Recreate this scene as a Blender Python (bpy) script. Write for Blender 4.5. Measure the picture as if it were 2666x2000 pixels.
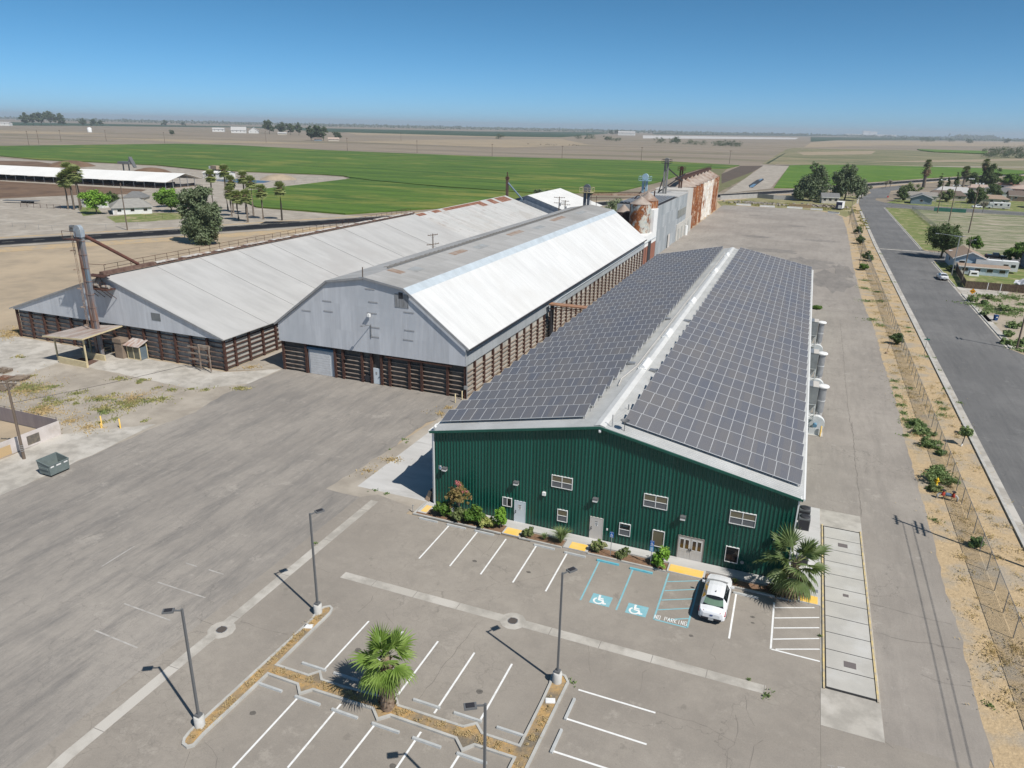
import bpy, math, random
from mathutils import Matrix, Vector, noise
R = math.radians
sc = bpy.context.scene
COL = sc.collection
for o in list(bpy.data.objects): bpy.data.objects.remove(o)

# ---------------------------------------------------------------- camera, sky, sun, exposure
cam_d = bpy.data.cameras.new('camera'); cam = bpy.data.objects.new('camera', cam_d); COL.objects.link(cam)
cam_d.sensor_width = 36; cam_d.lens = 25.5178; cam_d.clip_start = 0.5; cam_d.clip_end = 60000
cam.matrix_world = Matrix.Translation((0, 0, 33.5)) @ Matrix(((0.928725,-0.141349,0.342770),(0.370231,0.303708,-0.877889),(0.019986,0.942222,0.334393))).to_4x4()
sc.camera = cam
SUN_EL, SUN_AZ = R(50.6), R(114.7)          # azimuth clockwise from +Y
sun_dir = Vector((math.sin(SUN_AZ)*math.cos(SUN_EL), math.cos(SUN_AZ)*math.cos(SUN_EL), math.sin(SUN_EL)))
world = bpy.data.worlds.new('World'); sc.world = world; world.use_nodes = True
wn = world.node_tree; wn.nodes.clear()
sky = wn.nodes.new('ShaderNodeTexSky'); sky.sky_type = 'NISHITA'; sky.sun_disc = False
sky.sun_elevation = SUN_EL; sky.sun_rotation = SUN_AZ; sky.altitude = 0; sky.air_density = .35; sky.dust_density = .45; sky.ozone_density = 6.0
bg = wn.nodes.new('ShaderNodeBackground'); bg.inputs[1].default_value = 0.12
wo = wn.nodes.new('ShaderNodeOutputWorld')
hs = wn.nodes.new('ShaderNodeHueSaturation'); hs.inputs['Hue'].default_value = .48; hs.inputs['Saturation'].default_value = 1.12     # deeper, clearer blue
wn.links.new(sky.outputs[0], hs.inputs['Color']); wn.links.new(hs.outputs[0], bg.inputs[0]); wn.links.new(bg.outputs[0], wo.inputs[0])
sl = bpy.data.lights.new('sun', 'SUN'); sl.energy = 4.7; sl.angle = R(0.5); sl.color = (1, .955, .89)
so = bpy.data.objects.new('sun', sl); COL.objects.link(so); so.rotation_euler = (-sun_dir).to_track_quat('-Z', 'Y').to_euler()
sc.view_settings.view_transform = 'Standard'; sc.view_settings.look = 'None'; sc.view_settings.exposure = 0.05
sc.cycles.max_bounces = 5; sc.cycles.diffuse_bounces = 2; sc.cycles.glossy_bounces = 2; sc.cycles.transmission_bounces = 2; sc.cycles.volume_bounces = 0; sc.cycles.transparent_max_bounces = 12
sc.view_settings.gamma = 1; sc.view_settings.use_curve_mapping = False

# ---------------------------------------------------------------- mesh helpers
class MB:
    """collects faces (with a material slot and a smooth flag) and links them as one mesh object"""
    def __init__(s): s.v = []; s.f = []; s.m = []; s.sm = []; s.uv = {}
    def face(s, pts, m=0, sm=False, uv=None):
        i = len(s.v); s.v += [tuple(p) for p in pts]; s.f.append(tuple(range(i, i+len(pts)))); s.m.append(m); s.sm.append(sm)
        if uv: s.uv[len(s.f)-1] = uv
        return s
    def idx(s, verts, faces, m=0, sm=False):
        i = len(s.v); s.v += [tuple(p) for p in verts]
        for f in faces: s.f.append(tuple(i+k for k in f)); s.m.append(m); s.sm.append(sm)
        return s
    def box(s, x0, x1, y0, y1, z0, z1, m=0, rz=0, piv=None):
        P = [(x0,y0,z0),(x1,y0,z0),(x1,y1,z0),(x0,y1,z0),(x0,y0,z1),(x1,y0,z1),(x1,y1,z1),(x0,y1,z1)]
        if rz:
            c, t = math.cos(rz), math.sin(rz); px, py = piv or ((x0+x1)/2, (y0+y1)/2)
            P = [(px+(a-px)*c-(b-py)*t, py+(a-px)*t+(b-py)*c, z) for a, b, z in P]
        return s.idx(P, [(0,3,2,1),(4,5,6,7),(0,1,5,4),(1,2,6,5),(2,3,7,6),(3,0,4,7)], m)
    def cbox(s, c, sz, m=0, rz=0): return s.box(c[0]-sz[0]/2, c[0]+sz[0]/2, c[1]-sz[1]/2, c[1]+sz[1]/2, c[2]-sz[2]/2, c[2]+sz[2]/2, m, rz)
    def beam(s, a, b, w, h=None, m=0):
        """rectangular bar from a to b"""
        a, b = Vector(a), Vector(b); h = h or w; d = (b-a).normalized()
        x = d.cross(Vector((0,0,1))); x = Vector((1,0,0)) if x.length < 1e-4 else x.normalized()
        y = x.cross(d); P = []
        for q in (a, b):
            for sx, sy in ((-1,-1),(1,-1),(1,1),(-1,1)): P.append(q + x*sx*w/2 + y*sy*h/2)
        return s.idx(P, [(0,1,2,3),(7,6,5,4),(0,4,5,1),(1,5,6,2),(2,6,7,3),(3,7,4,0)], m)
    def tube(s, pts, r, n=8, m=0, caps=True, sm=True):
        pts = [Vector(p) for p in pts]; rr = r if isinstance(r, (list, tuple)) else [r]*len(pts); V = []; F = []
        for i, p in enumerate(pts):
            d = (pts[min(i+1, len(pts)-1)] - pts[max(i-1, 0)]).normalized()
            x = d.cross(Vector((0,0,1))); x = Vector((1,0,0)) if x.length < 1e-3 else x.normalized(); y = d.cross(x)
            V += [p + (x*math.cos(2*math.pi*k/n) + y*math.sin(2*math.pi*k/n))*rr[i] for k in range(n)]
        for i in range(len(pts)-1):
            for k in range(n): F.append((i*n+k, i*n+(k+1)%n, (i+1)*n+(k+1)%n, (i+1)*n+k))
        s.idx(V, F, m, sm)
        if caps: s.face(V[:n][::-1], m); s.face(V[-n:], m)
        return s
    def lathe(s, c, prof, n=16, m=0, sm=True, top=True):
        V = []; F = []
        for r, z in prof: V += [(c[0]+r*math.cos(2*math.pi*k/n), c[1]+r*math.sin(2*math.pi*k/n), c[2]+z) for k in range(n)]
        for i in range(len(prof)-1):
            for k in range(n): F.append((i*n+k, i*n+(k+1)%n, (i+1)*n+(k+1)%n, (i+1)*n+k))
        s.idx(V, F, m, sm)
        if top: s.face(V[-n:], m)
        return s
    def prism(s, poly, z0, z1, m=0):
        """polygon in plan (ccw or cw) extruded upwards"""
        A = sum(poly[i-1][0]*poly[i][1]-poly[i][0]*poly[i-1][1] for i in range(len(poly)))
        if A < 0: poly = poly[::-1]
        n = len(poly); V = [(x,y,z0) for x,y in poly]+[(x,y,z1) for x,y in poly]
        return s.idx(V, [tuple(range(n,2*n)), tuple(range(n-1,-1,-1))]+[(i,(i+1)%n,n+(i+1)%n,n+i) for i in range(n)], m)
    def sheet(s, poly, z, m=0):
        A = sum(poly[i-1][0]*poly[i][1]-poly[i][0]*poly[i-1][1] for i in range(len(poly)))
        if A < 0: poly = poly[::-1]
        return s.face([(x,y,z) for x,y in poly], m)
    def xz(s, poly, y0, y1, m=0):
        """outline in the x-z plane extruded along y"""
        n = len(poly); V = [(x,y0,z) for x,z in poly]+[(x,y1,z) for x,z in poly]
        return s.idx(V, [tuple(range(n)), tuple(range(2*n-1,n-1,-1))]+[(i,n+i,n+(i+1)%n,(i+1)%n) for i in range(n)], m)
    def yz(s, poly, x0, x1, m=0):
        n = len(poly); V = [(x0,y,z) for y,z in poly]+[(x1,y,z) for y,z in poly]
        return s.idx(V, [tuple(range(n-1,-1,-1)), tuple(range(n,2*n))]+[(i,(i+1)%n,n+(i+1)%n,n+i) for i in range(n)], m)
    def mesh(s, name, mats):
        me = bpy.data.meshes.new(name); me.from_pydata(s.v, [], s.f)
        for q in (mats if isinstance(mats, (list, tuple)) else [mats]): me.materials.append(q)
        me.polygons.foreach_set('material_index', s.m); me.polygons.foreach_set('use_smooth', s.sm)
        if s.uv:
            L = me.uv_layers.new(name='UVMap')
            for fi, uv in s.uv.items():
                p = me.polygons[fi]
                for k, li in enumerate(p.loop_indices): L.data[li].uv = uv[k]
        me.update(); return me

def link(name, me, parent=None, loc=None, rz=0, scale=None):
    o = bpy.data.objects.new(name, me); COL.objects.link(o)
    if parent: o.parent = parent
    if loc: o.location = loc
    if rz: o.rotation_euler = (0, 0, rz)
    if scale: o.scale = scale
    return o
def tag(o, label, cat, group=None):
    o['label'] = label; o['category'] = cat
    if group: o['group'] = group
    return o
def thing(name, label, cat, loc=(0,0,0), rz=0, group=None, scale=None):
    loc = (loc[0], loc[1], loc[2] if len(loc) > 2 else 0)
    return tag(link(name, None, None, loc, rz, scale), label, cat, group)
def part(name, mb, mats, parent, loc=None, rz=0): return link(name, mb.mesh(name, mats), parent, loc, rz)
def struct(name, mb, mats, kind='structure'):
    o = link(name, mb.mesh(name, mats)); o['kind'] = kind; return o
def solid(name, mb, mats, label, cat, group=None, loc=None, rz=0): return tag(link(name, mb.mesh(name, mats), None, loc, rz), label, cat, group)
def dup(root, label, loc, rz=0, group=None, scale=None):
    def cp(o, par):
        c = o.copy(); COL.objects.link(c); c.parent = par
        for ch in [q for q in KIDS.get(o.name, [])]: cp(ch, c)
        return c
    KIDS = {}
    for q in bpy.data.objects:
        if q.parent: KIDS.setdefault(q.parent.name, []).append(q)
    c = cp(root, None); c.location = (loc[0], loc[1], loc[2] if len(loc) > 2 else 0); c.rotation_euler = (0, 0, rz)
    if scale: c.scale = scale
    c['label'] = label
    if group: c['group'] = group
    return c

# ---------------------------------------------------------------- materials
def lin(c):
    return tuple((x/12.92 if x <= .04045 else ((x+.055)/1.055)**2.4) for x in c)
def rgb(r, g, b): return lin((r/255, g/255, b/255))
class NT:
    def __init__(s, name):
        s.mat = bpy.data.materials.new(name); s.mat.use_nodes = True; s.t = s.mat.node_tree; s.t.nodes.clear()
        s.out = s.n('OutputMaterial'); s.b = s.n('BsdfPrincipled'); s.l(s.b.outputs[0], s.out.inputs[0])
        s.b.inputs['Specular IOR Level'].default_value = .3
    def n(s, t, **k):
        q = s.t.nodes.new('ShaderNode'+t)
        for a, v in k.items(): setattr(q, a, v)
        return q
    def l(s, a, b): s.t.links.new(a, b)
    def pos(s, scale=(1,1,1), rz=0, kind='pos'):
        if kind == 'pos': src = s.n('NewGeometry').outputs['Position']
        elif kind == 'obj': src = s.n('TexCoord').outputs['Object']
        else: src = s.n('TexCoord').outputs['UV']
        if scale == (1,1,1) and not rz: return src
        m = s.n('Mapping'); m.inputs['Scale'].default_value = scale; m.inputs['Rotation'].default_value = (0,0,rz); s.l(src, m.inputs[0]); return m.outputs[0]
    def noise(s, vec, scale, detail=5, rough=.6, lo=.35, hi=.65):
        q = s.n('TexNoise'); q.inputs['Scale'].default_value = scale; q.inputs['Detail'].default_value = detail; q.inputs['Roughness'].default_value = rough
        s.l(vec, q.inputs['Vector'])
        return s.ramp(q.outputs[0], lo, hi) if lo is not None else q.outputs[0]
    def ramp(s, fac, lo, hi):
        m = s.n('MapRange'); m.inputs[1].default_value = lo; m.inputs[2].default_value = hi; s.l(fac, m.inputs[0]); return m.outputs[0]
    def mix(s, fac, a, b, mode='MIX'):
        m = s.n('Mix', data_type='RGBA', blend_type=mode); 
        for sock, v in ((m.inputs[0], fac), (m.inputs[6], a), (m.inputs[7], b)):
            if hasattr(v, 'links'): s.l(v, sock)
            elif isinstance(v, (int, float)): sock.default_value = v
            else: sock.default_value = (*v[:3], 1)
        return m.outputs[2]
    def math(s, op, a, b=None, c=None):
        m = s.n('Math', operation=op)
        for k, v in enumerate((a, b, c)):
            if v is None: continue
            if hasattr(v, 'links'): s.l(v, m.inputs[k])
            else: m.inputs[k].default_value = v
        return m.outputs[0]
    def bump(s, h, strength=.3, dist=.05):
        q = s.n('Bump'); q.inputs['Strength'].default_value = strength; q.inputs['Distance'].default_value = dist
        s.l(h, q.inputs['Height']); s.l(q.outputs[0], s.b.inputs['Normal'])
    def done(s, col, rough=.8, metal=0):
        if hasattr(col, 'links'): s.l(col, s.b.inputs['Base Color'])
        else: s.b.inputs['Base Color'].default_value = (*col[:3], 1)
        if hasattr(rough, 'links'): s.l(rough, s.b.inputs['Roughness'])
        else: s.b.inputs['Roughness'].default_value = rough
        s.b.inputs['Metallic'].default_value = metal
        return s.mat
MATS = {}
def mat(name, c1, c2=None, sc1=1., c3=None, sc3=.15, rough=.8, metal=0, bump=0, bsc=20, stretch=(1,1,1), rz=0, lo=.35, hi=.65, lo3=.5, hi3=.7, spec=.3, kind='pos'):
    """two-tone noise plus optional third patchy tone"""
    if name in MATS: return MATS[name]
    t = NT(name); t.b.inputs['Specular IOR Level'].default_value = spec; v = t.pos(stretch, rz, kind); col = c1
    if c2: col = t.mix(t.noise(v, sc1, lo=lo, hi=hi), c1, c2)
    if c3: col = t.mix(t.noise(v, sc3, lo=lo3, hi=hi3), col, c3)
    if bump: t.bump(t.noise(v, bsc, lo=None), .5, bump)
    MATS[name] = t.done(col, rough, metal); return MATS[name]

# ---------------------------------------------------------------- ground, roads, fields
def asphalt(name, base, dark, light, st=(1.1,.16), streak=.5, crack=.5, csc=.22, spots=.5, spec=.3):
    """worn asphalt: broad tone, wear streaks, mottling, stains, bleached patches, grit, hairline cracks"""
    t = NT(name); t.b.inputs['Specular IOR Level'].default_value = spec; P = t.pos(); v = t.pos((*st, 1)); mid = lambda a, b, f: tuple(x+(y-x)*f for x, y in zip(a, b))
    col = t.mix(t.noise(P, .06, 4, .6, .4, .6), mid(base, dark, .3), mid(base, light, .45))
    col = t.mix(t.math('MULTIPLY', t.noise(v, .55, 6, .8, .46, .66), streak), col, dark)
    col = t.mix(t.math('MULTIPLY', t.noise(v, 1.7, 4, .8, .52, .7), streak*.6), col, light)
    col = t.mix(t.math('MULTIPLY', t.noise(P, .9, 5, .82, .42, .66), .32), col, mid(base, dark, .8))
    col = t.mix(t.math('MULTIPLY', t.noise(P, .28, 6, .8, .58, .66), .6), col, light)
    col = t.mix(t.math('MULTIPLY', t.noise(t.pos((1,1,1), 1.3), .45, 5, .75, .63, .68), spots), col, tuple(.6*c for c in dark))
    col = t.mix(t.math('MULTIPLY', t.noise(P, 2.6, 3, .6, .7, .74), spots), col, tuple(.5*c for c in dark))
    col = t.mix(.16, col, t.mix(t.noise(P, 11, 3, .8, .3, .7), tuple(.6*c for c in dark), light))
    if crack:
        nz = t.n('TexNoise'); nz.inputs['Scale'].default_value = .9; nz.inputs['Detail'].default_value = 5; t.l(P, nz.inputs[0])
        vm = t.n('VectorMath', operation='MULTIPLY_ADD'); t.l(nz.outputs[1], vm.inputs[0]); vm.inputs[1].default_value = (2.4, 2.4, 0); t.l(P, vm.inputs[2])
        vo = t.n('TexVoronoi', feature='DISTANCE_TO_EDGE'); vo.inputs['Scale'].default_value = csc; t.l(vm.outputs[0], vo.inputs['Vector'])
        line = t.math('MULTIPLY', t.ramp(vo.outputs[0], .006, .001), t.noise(P, .05, 2, .5, .45, .55))
        vo2 = t.n('TexVoronoi', feature='DISTANCE_TO_EDGE'); vo2.inputs['Scale'].default_value = csc*5; t.l(vm.outputs[0], vo2.inputs['Vector'])
        l2 = t.math('MULTIPLY', t.ramp(vo2.outputs[0], .04, .008), t.noise(P, .07, 2, .5, .55, .64))
        col = t.mix(t.math('MULTIPLY', t.math('MAXIMUM', line, t.math('MULTIPLY', l2, .55)), crack), col, tuple(.5*c for c in dark))
    t.bump(t.noise(P, 14, lo=None), .25, .02)
    return t.done(col, .92)
A_YARD = asphalt('yard_asphalt', (.31,.28,.245), (.165,.157,.148), (.41,.375,.33), (1.0,.17), .8, .25, .22, .35)
A_LOT = asphalt('lot_asphalt', (.315,.28,.238), (.21,.19,.166), (.4,.362,.312), (.5,.5), .45, .35, .16, .35)
A_DRIVE = asphalt('drive_asphalt', (.335,.3,.262), (.2,.182,.162), (.42,.382,.338), (.9,.14), .5, .5, .22, .4)
A_STREET = asphalt('street_asphalt', (.168,.166,.163), (.098,.098,.098), (.235,.23,.222), (1.2,.09), .6, .5, .3, .25)
A_HWY = asphalt('highway_asphalt', (.02,.021,.025), (.013,.014,.016), (.03,.03,.032), (.5,.5), .3, 0, .2, 0, .08)
CONC = mat('old_concrete', (.46,.43,.38), (.36,.335,.295), .7, (.52,.49,.44), .25, bump=.01, lo=.42, hi=.6, lo3=.5, hi3=.6)
CONC_L = mat('pale_concrete', (.56,.55,.53), (.46,.45,.43), .35, (.36,.35,.33), .5, stretch=(.3,1.2,1), rz=R(60), lo3=.56, hi3=.75)
CURBM = mat('kerb_concrete', (.5,.49,.455), (.4,.39,.36), 1.2)
WHITEP = mat('white_road_paint', (.8,.8,.78), (.62,.61,.58), 3, lo=.5, hi=.8, rough=.7)
BLUEP = mat('blue_road_paint', (.19,.44,.5), (.27,.48,.52), 2, rough=.8)
FADEP = mat('worn_road_paint', (.48,.46,.43), (.33,.31,.285), 1.5, rough=.9)
YELP = mat('yellow_ramp_paint', (.85,.54,.1), (.82,.57,.22), 1.0, rough=.8)
DIRT = mat('dirt', (.42,.335,.235), (.33,.27,.195), .25, (.47,.375,.26), .05, bump=.03, bsc=3)
GREYDIRT = mat('grey_dirt', (.4,.355,.295), (.3,.265,.22), .35, (.47,.425,.36), .12, bump=.02, bsc=3)
def dry_grass(name, c1, c2, c3, s1=.9, s3=.12):
    t = NT(name); P = t.pos()
    col = t.mix(t.noise(P, s1, 8, .75, .4, .62), c1, c2)
    col = t.mix(t.noise(P, s3, 5, .6, .48, .62), col, c3)
    col = t.mix(t.math('MULTIPLY', t.noise(P, 7, 4, .8, .3, .8), .35), col, tuple(.55*a for a in c2))
    t.bump(t.noise(P, 5, lo=None), .6, .12)
    return t.done(col, .95)
STRAW = dry_grass('straw_grass', (.57,.43,.26), (.44,.33,.2), (.4,.345,.27), 2.2, .3)
ISLE = dry_grass('island_straw', (.52,.33,.13), (.3,.235,.155), (.2,.17,.13), 1.3, .5)
MULCH = mat('bark_mulch', (.16,.095,.06), (.26,.16,.1), 6, bump=.03)
def fieldmat(name, c1, c2, c3, st=(.02,.2,1), rz=0, s=1., fine=.5):
    t = NT(name); P = t.pos(); v = t.pos(st, rz)
    col = t.mix(t.noise(v, s, 8, .75, .42, .58), c1, c2)
    col = t.mix(t.noise(t.pos((st[0]*1.5,st[1]*.6,1), rz+.05), s*.8, 6, .7, .52, .62), col, c3)
    col = t.mix(t.math('MULTIPLY', t.noise(t.pos((st[0]*4,st[1]*2.5,1), rz), s, 5, .7, .5, .6), .45), col, tuple(.7*a for a in c1))
    col = t.mix(t.math('MULTIPLY', t.noise(P, fine, 4, .8, .35, .75), .3), col, tuple(.5*a for a in c2))
    return t.done(col, .95)
CROP = fieldmat('crop_green', (.11,.19,.026), (.052,.112,.016), (.2,.22,.045), (.01,.07,1), R(-12), 1., .35)
CROP2 = fieldmat('crop_bright', (.115,.21,.024), (.075,.155,.017), (.15,.235,.032), (.02,.1,1), R(10), 1., .4)
FALLOW = fieldmat('fallow_ground', (.25,.208,.162), (.32,.262,.192), (.19,.172,.11), (.0016,.02,1), R(22), 1., .04)
TANF = fieldmat('tan_stubble', (.41,.325,.215), (.34,.275,.19), (.29,.24,.17), (.004,.04,1), R(20), 1., .05)
SCRUB = fieldmat('scrub_land', (.11,.135,.06), (.36,.295,.185), (.15,.165,.08), (.006,.055,1), R(4), 1., .06)
ORCH = fieldmat('orchard_green', (.035,.075,.03), (.025,.055,.025), (.05,.09,.035), (.004,.03,1), R(20), 1., .05)
PLOUGH = fieldmat('ploughed_soil', (.1,.075,.055), (.14,.11,.085), (.09,.07,.055), (.05,.3,1), R(40), 1., .3)
CORRAL = mat('corral_manure', (.15,.092,.055), (.21,.14,.09), .12, (.11,.07,.045), .05)
PALE = mat('pale_ground_cover', (.6,.58,.55), (.5,.48,.45), .02)
LAWN = fieldmat('lawn', (.12,.18,.04), (.25,.25,.1), (.4,.34,.2), (.16,.4,1), 0, 1., .8)
PARK = fieldmat('worn_park_grass', (.13,.17,.065), (.42,.365,.28), (.3,.28,.18), (.05,.16,1), R(0), 1., .5)

ROADS = 0
def ragged(poly, step, amp, seed=1):
    rn = random.Random(seed); out = []
    for i, p in enumerate(poly):
        q = poly[(i+1) % len(poly)]; L = math.hypot(q[0]-p[0], q[1]-p[1]); n = max(1, min(120, int(L/step)))
        for k in range(n):
            a = 0 if k == 0 else amp; out.append((p[0]+(q[0]-p[0])*k/n+rn.uniform(-a,a), p[1]+(q[1]-p[1])*k/n+rn.uniform(-a,a)))
    return out
def sheet(name, polys, z, m, rag=None):
    b = MB()
    for p in polys: b.sheet(ragged(p, *rag) if rag else p, z)
    return struct(name, b, m)
g = MB(); N = 60                                                        # one sheet out to the horizon
g.face([(-15500,-15500,-.06),(15500,-15500,-.06),(15500,15500,-.06),(-15500,15500,-.06)])
struct('ground', g, FALLOW)
sheet('dirt_lot', [[(-260,20),(-60,-10),(-30,0),(-28,60),(-37,60),(-37,230),(-60,330),(-150,215),(-205,118)], [(-60,330),(-37,230),(-20,410),(60,540),(-50,402)]], -.04, DIRT)
sheet('rear_verge', [[(-37.4,362),(-30,372.5),(8,367),(13,357),(16,345),(19,360),(20,398),(30,470),(8,470),(-20,440),(-45,400)]], -.02, fieldmat('weedy_verge', (.3,.27,.14), (.22,.22,.09), (.4,.34,.23), (.1,.3,1), 0, 1., .5))
sheet('dirt_verge', [[(11,10),(40,10),(36,300),(30,470),(-20,430),(-45,395),(-30,250)]], -.03, STRAW)
# paved yard, drive and rear lot
sheet('paved_drive', [[(5,0),(14.2,40),(14.29,39.37),(14.28,43.54),(14.49,51.87),(14.33,58.02),(14.51,64.85),(14.5,71.34),(14.47,76.73),(14.42,85.31),(14.57,95.08),(14.57,96.17),(14.62,106.26),(14.48,120.33),(14.58,136.89),(14.5,151.12),(14,156.98),(13.77,174.41),(13.8,217.68),(14.39,254.95),(14.95,301.13),(14.67,343.88),(12.27,355.42),(6.12,365.56),(-4.76,370.24),(-23.43,369.57),(-37.24,368.76),(-37.5,362),(-37.5,81),(-30,60),(-10,45)]], -.004, A_DRIVE, (.9,.12))
sheet('paved_yard', [[(-66.33,19.6),(-66.25,38.69),(-66.18,45.02),(-66.24,50.61),(-66.13,56.82),(-65.52,62.18),(-66.87,68.15),(-66.6,80.2),(-37.5,80.2),(-36.5,75),(-38.51,70.83),(-38.53,55.16),(-38.29,52.3),(-35.5,52),(-35.5,5)]], 0, A_YARD, (1.2,.16))
sheet('parking_lot', [[(-35.6,52),(-34.3,53.1),(-30,52.2),(-30,51),(5.17,51),(5.17,5),(-35.6,5)], [(5.16,5),(14.2,5),(14.2,39),(8.6,39),(8.6,38.9),(5.16,38.9)]], .004, A_LOT)
sheet('concrete_apron', [[(-73.66,43.82),(-74.07,50.99),(-66.86,57.52),(-66.34,50.7),(-66.25,38.69),(-68.52,25.1),(-78.78,30.1)]], .004, CONC, (1.2,.16))
sheet('shed_apron', [[(-128,75.5),(-73,75.5),(-66.8,80),(-66.8,73),(-71.58,68.3),(-88.34,69.02),(-97.32,69),(-96.23,61.4),(-120.55,54.84)]], .002, CONC, (1.2,.16))
sheet('yard_dirt', [[(-130,75.4),(-73,75.4),(-66.5,80),(-60,75),(-62,50),(-66,40),(-74,51.2),(-130,51.2)]], -.002, GREYDIRT)
sheet('alley_dirt', [[(-73.2,76),(-66.7,80),(-66.7,150),(-73.2,150)]], .004, GREYDIRT)
sheet('scruffy_ground', [[(-120.55,54.84),(-96.23,61.4),(-96.18,68.11),(-87.83,68.59),(-71.18,67.89),(-65.52,62.18),(-66.75,57.41),(-77.56,53.95),(-77.9,53.64),(-88.18,53.91),(-107.1,47.82)]], .001, GREYDIRT, (1.2,.16))
sheet('side_slab', [[(-37,53.75),(-28.4,53.75),(-28.4,150),(-36.4,150)]], .006, CONC_L)
sheet('slab_verge', [[(-39.5,52.1),(-29.5,51.6),(-28.4,53.9),(-28.4,150),(-37.5,150),(-37.6,81),(-37.8,72)]], .003, GREYDIRT, (1.2,.16))
# street, side streets, highway
HW = [(-300,-20),(-208.5,138),(-176.2,188.5),(-45.8,421),(-5,491),(38.5,583),(80,661),(110,717),(420,1300)]
HN = (.879,-.476)
def band(pts, n, a, b): return [(x+n[0]*a, y+n[1]*a) for x, y in pts] + [(x+n[0]*b, y+n[1]*b) for x, y in reversed(pts)]
sheet('road_shoulder', [band(HW, HN, -8.6, 9.6)], -.012, GREYDIRT)
sheet('straw_strip', [band([(x+.0,y) for x, y in HW[:4]], HN, 10.5, 19), band(HW[3:], HN, 10.5, 14), band(HW[1:4], HN, -11.5, -9)], -.009, STRAW)
sheet('highway', [band(HW, HN, -6.2, 6.2)], .0, A_HWY)
hm = MB()
for off, w in ((-5.4,.14),(5.4,.14)): hm.sheet(band(HW, HN, off-w, off+w), .012)
for i in range(0, 90):
    t0, t1 = i/90, (i+.4)/90
    a = (HW[1][0]+(HW[7][0]-HW[1][0])*t0, HW[1][1]+(HW[7][1]-HW[1][1])*t0); b = (HW[1][0]+(HW[7][0]-HW[1][0])*t1, HW[1][1]+(HW[7][1]-HW[1][1])*t1)
    hm.sheet(band([a, b], HN, -.12, .12), .012)
struct('road_markings', hm, mat('highway_paint', (.42,.4,.34)))
sheet('street', [[(22.4,15),(75,15),(75,133.5),(37.5,134.5),(34.85,139.5),(34.85,233),(36.5,236.5),(120,240),(120,249),(37.5,252.5),(34.85,258),(34.85,402),(36.5,405),(200,388),(200,405),(120,411),(52,423),(38,430),(33.8,446),(35,460),(41,464.64),(47.85,527.66),(61.19,560.95),(65.42,604.08),(35.21,531.99),(34.75,498.15),(26.45,454.76),(24.2,416.34),(23.64,379.4),(22.6,264)]], .004, A_STREET)
sheet('street_gutter', [[(21.9,15),(22.55,15),(22.75,264),(23.8,379),(23.1,379),(22,264)], [(34.6,139.5),(35.1,139.5),(35.1,233),(34.6,233)], [(34.6,258),(35.1,258),(35.1,402),(34.6,402)], [(22.6,252.4),(36.5,252),(36.5,253.4),(22.6,253.6)]], .009, CONC)
kb = MB()
for pl in ([(35.0,139.5),(35.25,139.5),(35.25,187),(35,187)], [(35,196),(35.25,196),(35.25,233),(35,233)], [(35,258),(35.25,258),(35.25,402),(35,402)], [(21.55,15),(21.85,15),(21.95,264),(23.05,379),(22.75,379),(21.65,264)], [(36.5,404.9),(200,387.6),(200,387.9),(36.6,405.2)], [(37,430.5),(52,423.5),(120,411.6),(120,411.9),(52,423.8),(37.2,430.8)], [(37.5,252.3),(120,249.1),(120,249.4),(37.5,252.6)]): kb.prism(pl, -.03, .14)
struct('street_kerb', kb, CURBM)
sheet('side_walk', [[(35.26,187),(38,187.2),(44,189.5),(46,195),(35.26,195.9)], [(35.26,160),(37.3,160.5),(37.3,166),(35.26,166)], [(35.26,139.5),(36.2,139.5),(36.2,187),(35.26,187)], [(30.5,505),(33,497),(26.2,455),(23.9,416),(23.2,416),(25.2,455)]], .012, CONC)
sheet('vacant_lot', [[(35.2,138),(90,135),(90,194),(35.2,194)]], -.008, mat('vacant_soil', (.42,.35,.27), (.36,.31,.24), .3, (.17,.17,.08), .25, lo3=.58, hi3=.68))
sheet('house_lawn', [[(35.2,196),(90,196),(90,236),(35.2,233)], [(38,431),(52,424),(200,396),(200,520),(60,520)]], -.006, LAWN)
sheet('park_lawn', [[(35.2,258),(46.5,256),(46.5,402),(35.2,402)]], -.006, LAWN)
sheet('park_ground', [[(46.5,256),(180,249),(180,390),(46.5,403)]], -.006, PARK)
# crop fields and far farmland
cf = MB().prism([(-876.82,574.76),(-853,846.91),(-771.71,866.84),(-574.59,809.11),(-352.92,796.67),(-155.06,848.87),(-70.26,810.3),(-74.74,735.42),(-96.36,715.65),(-96.89,623.79),(-94.46,517.59),(-99.51,404.09),(-134.56,376.08),(-193.21,383.61),(-250.84,399.83),(-277.21,413.96),(-288.63,423.8),(-308.53,427.58),(-338.8,423.36),(-400.37,415.93),(-465.9,436.76),(-531.1,436.69),(-587.26,432.61),(-659.13,450.28),(-675.08,440.81)], -.05, .55)
cf.prism([(-272.49,408.61),(-248.09,395.42),(-190.27,377.76),(-133.32,370.22),(-120.46,326.26),(-144.18,283.12),(-165.6,242.89),(-209.8,244.65),(-261.55,284),(-261.92,297.45),(-265.15,350.75),(-269.17,397.22)], -.05, .54)
struct('crop_field', cf, CROP)
struct('crop_field', MB().prism([(-20.93,502.08),(-23.18,858.35),(7.7,906.89),(112.63,956.22),(179.34,965.41),(206.83,937.82),(192.85,872.09),(114.63,751.92),(83.6,695.33),(40.15,611.36),(-5.38,511.84)], -.05, .6), CROP2)
sheet('ploughed_field', [[(-69.16,641.63),(-69.18,805.98),(-48.63,834.78),(-48.48,702.61),(-55.51,521.64)]], .05, PLOUGH)
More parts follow.
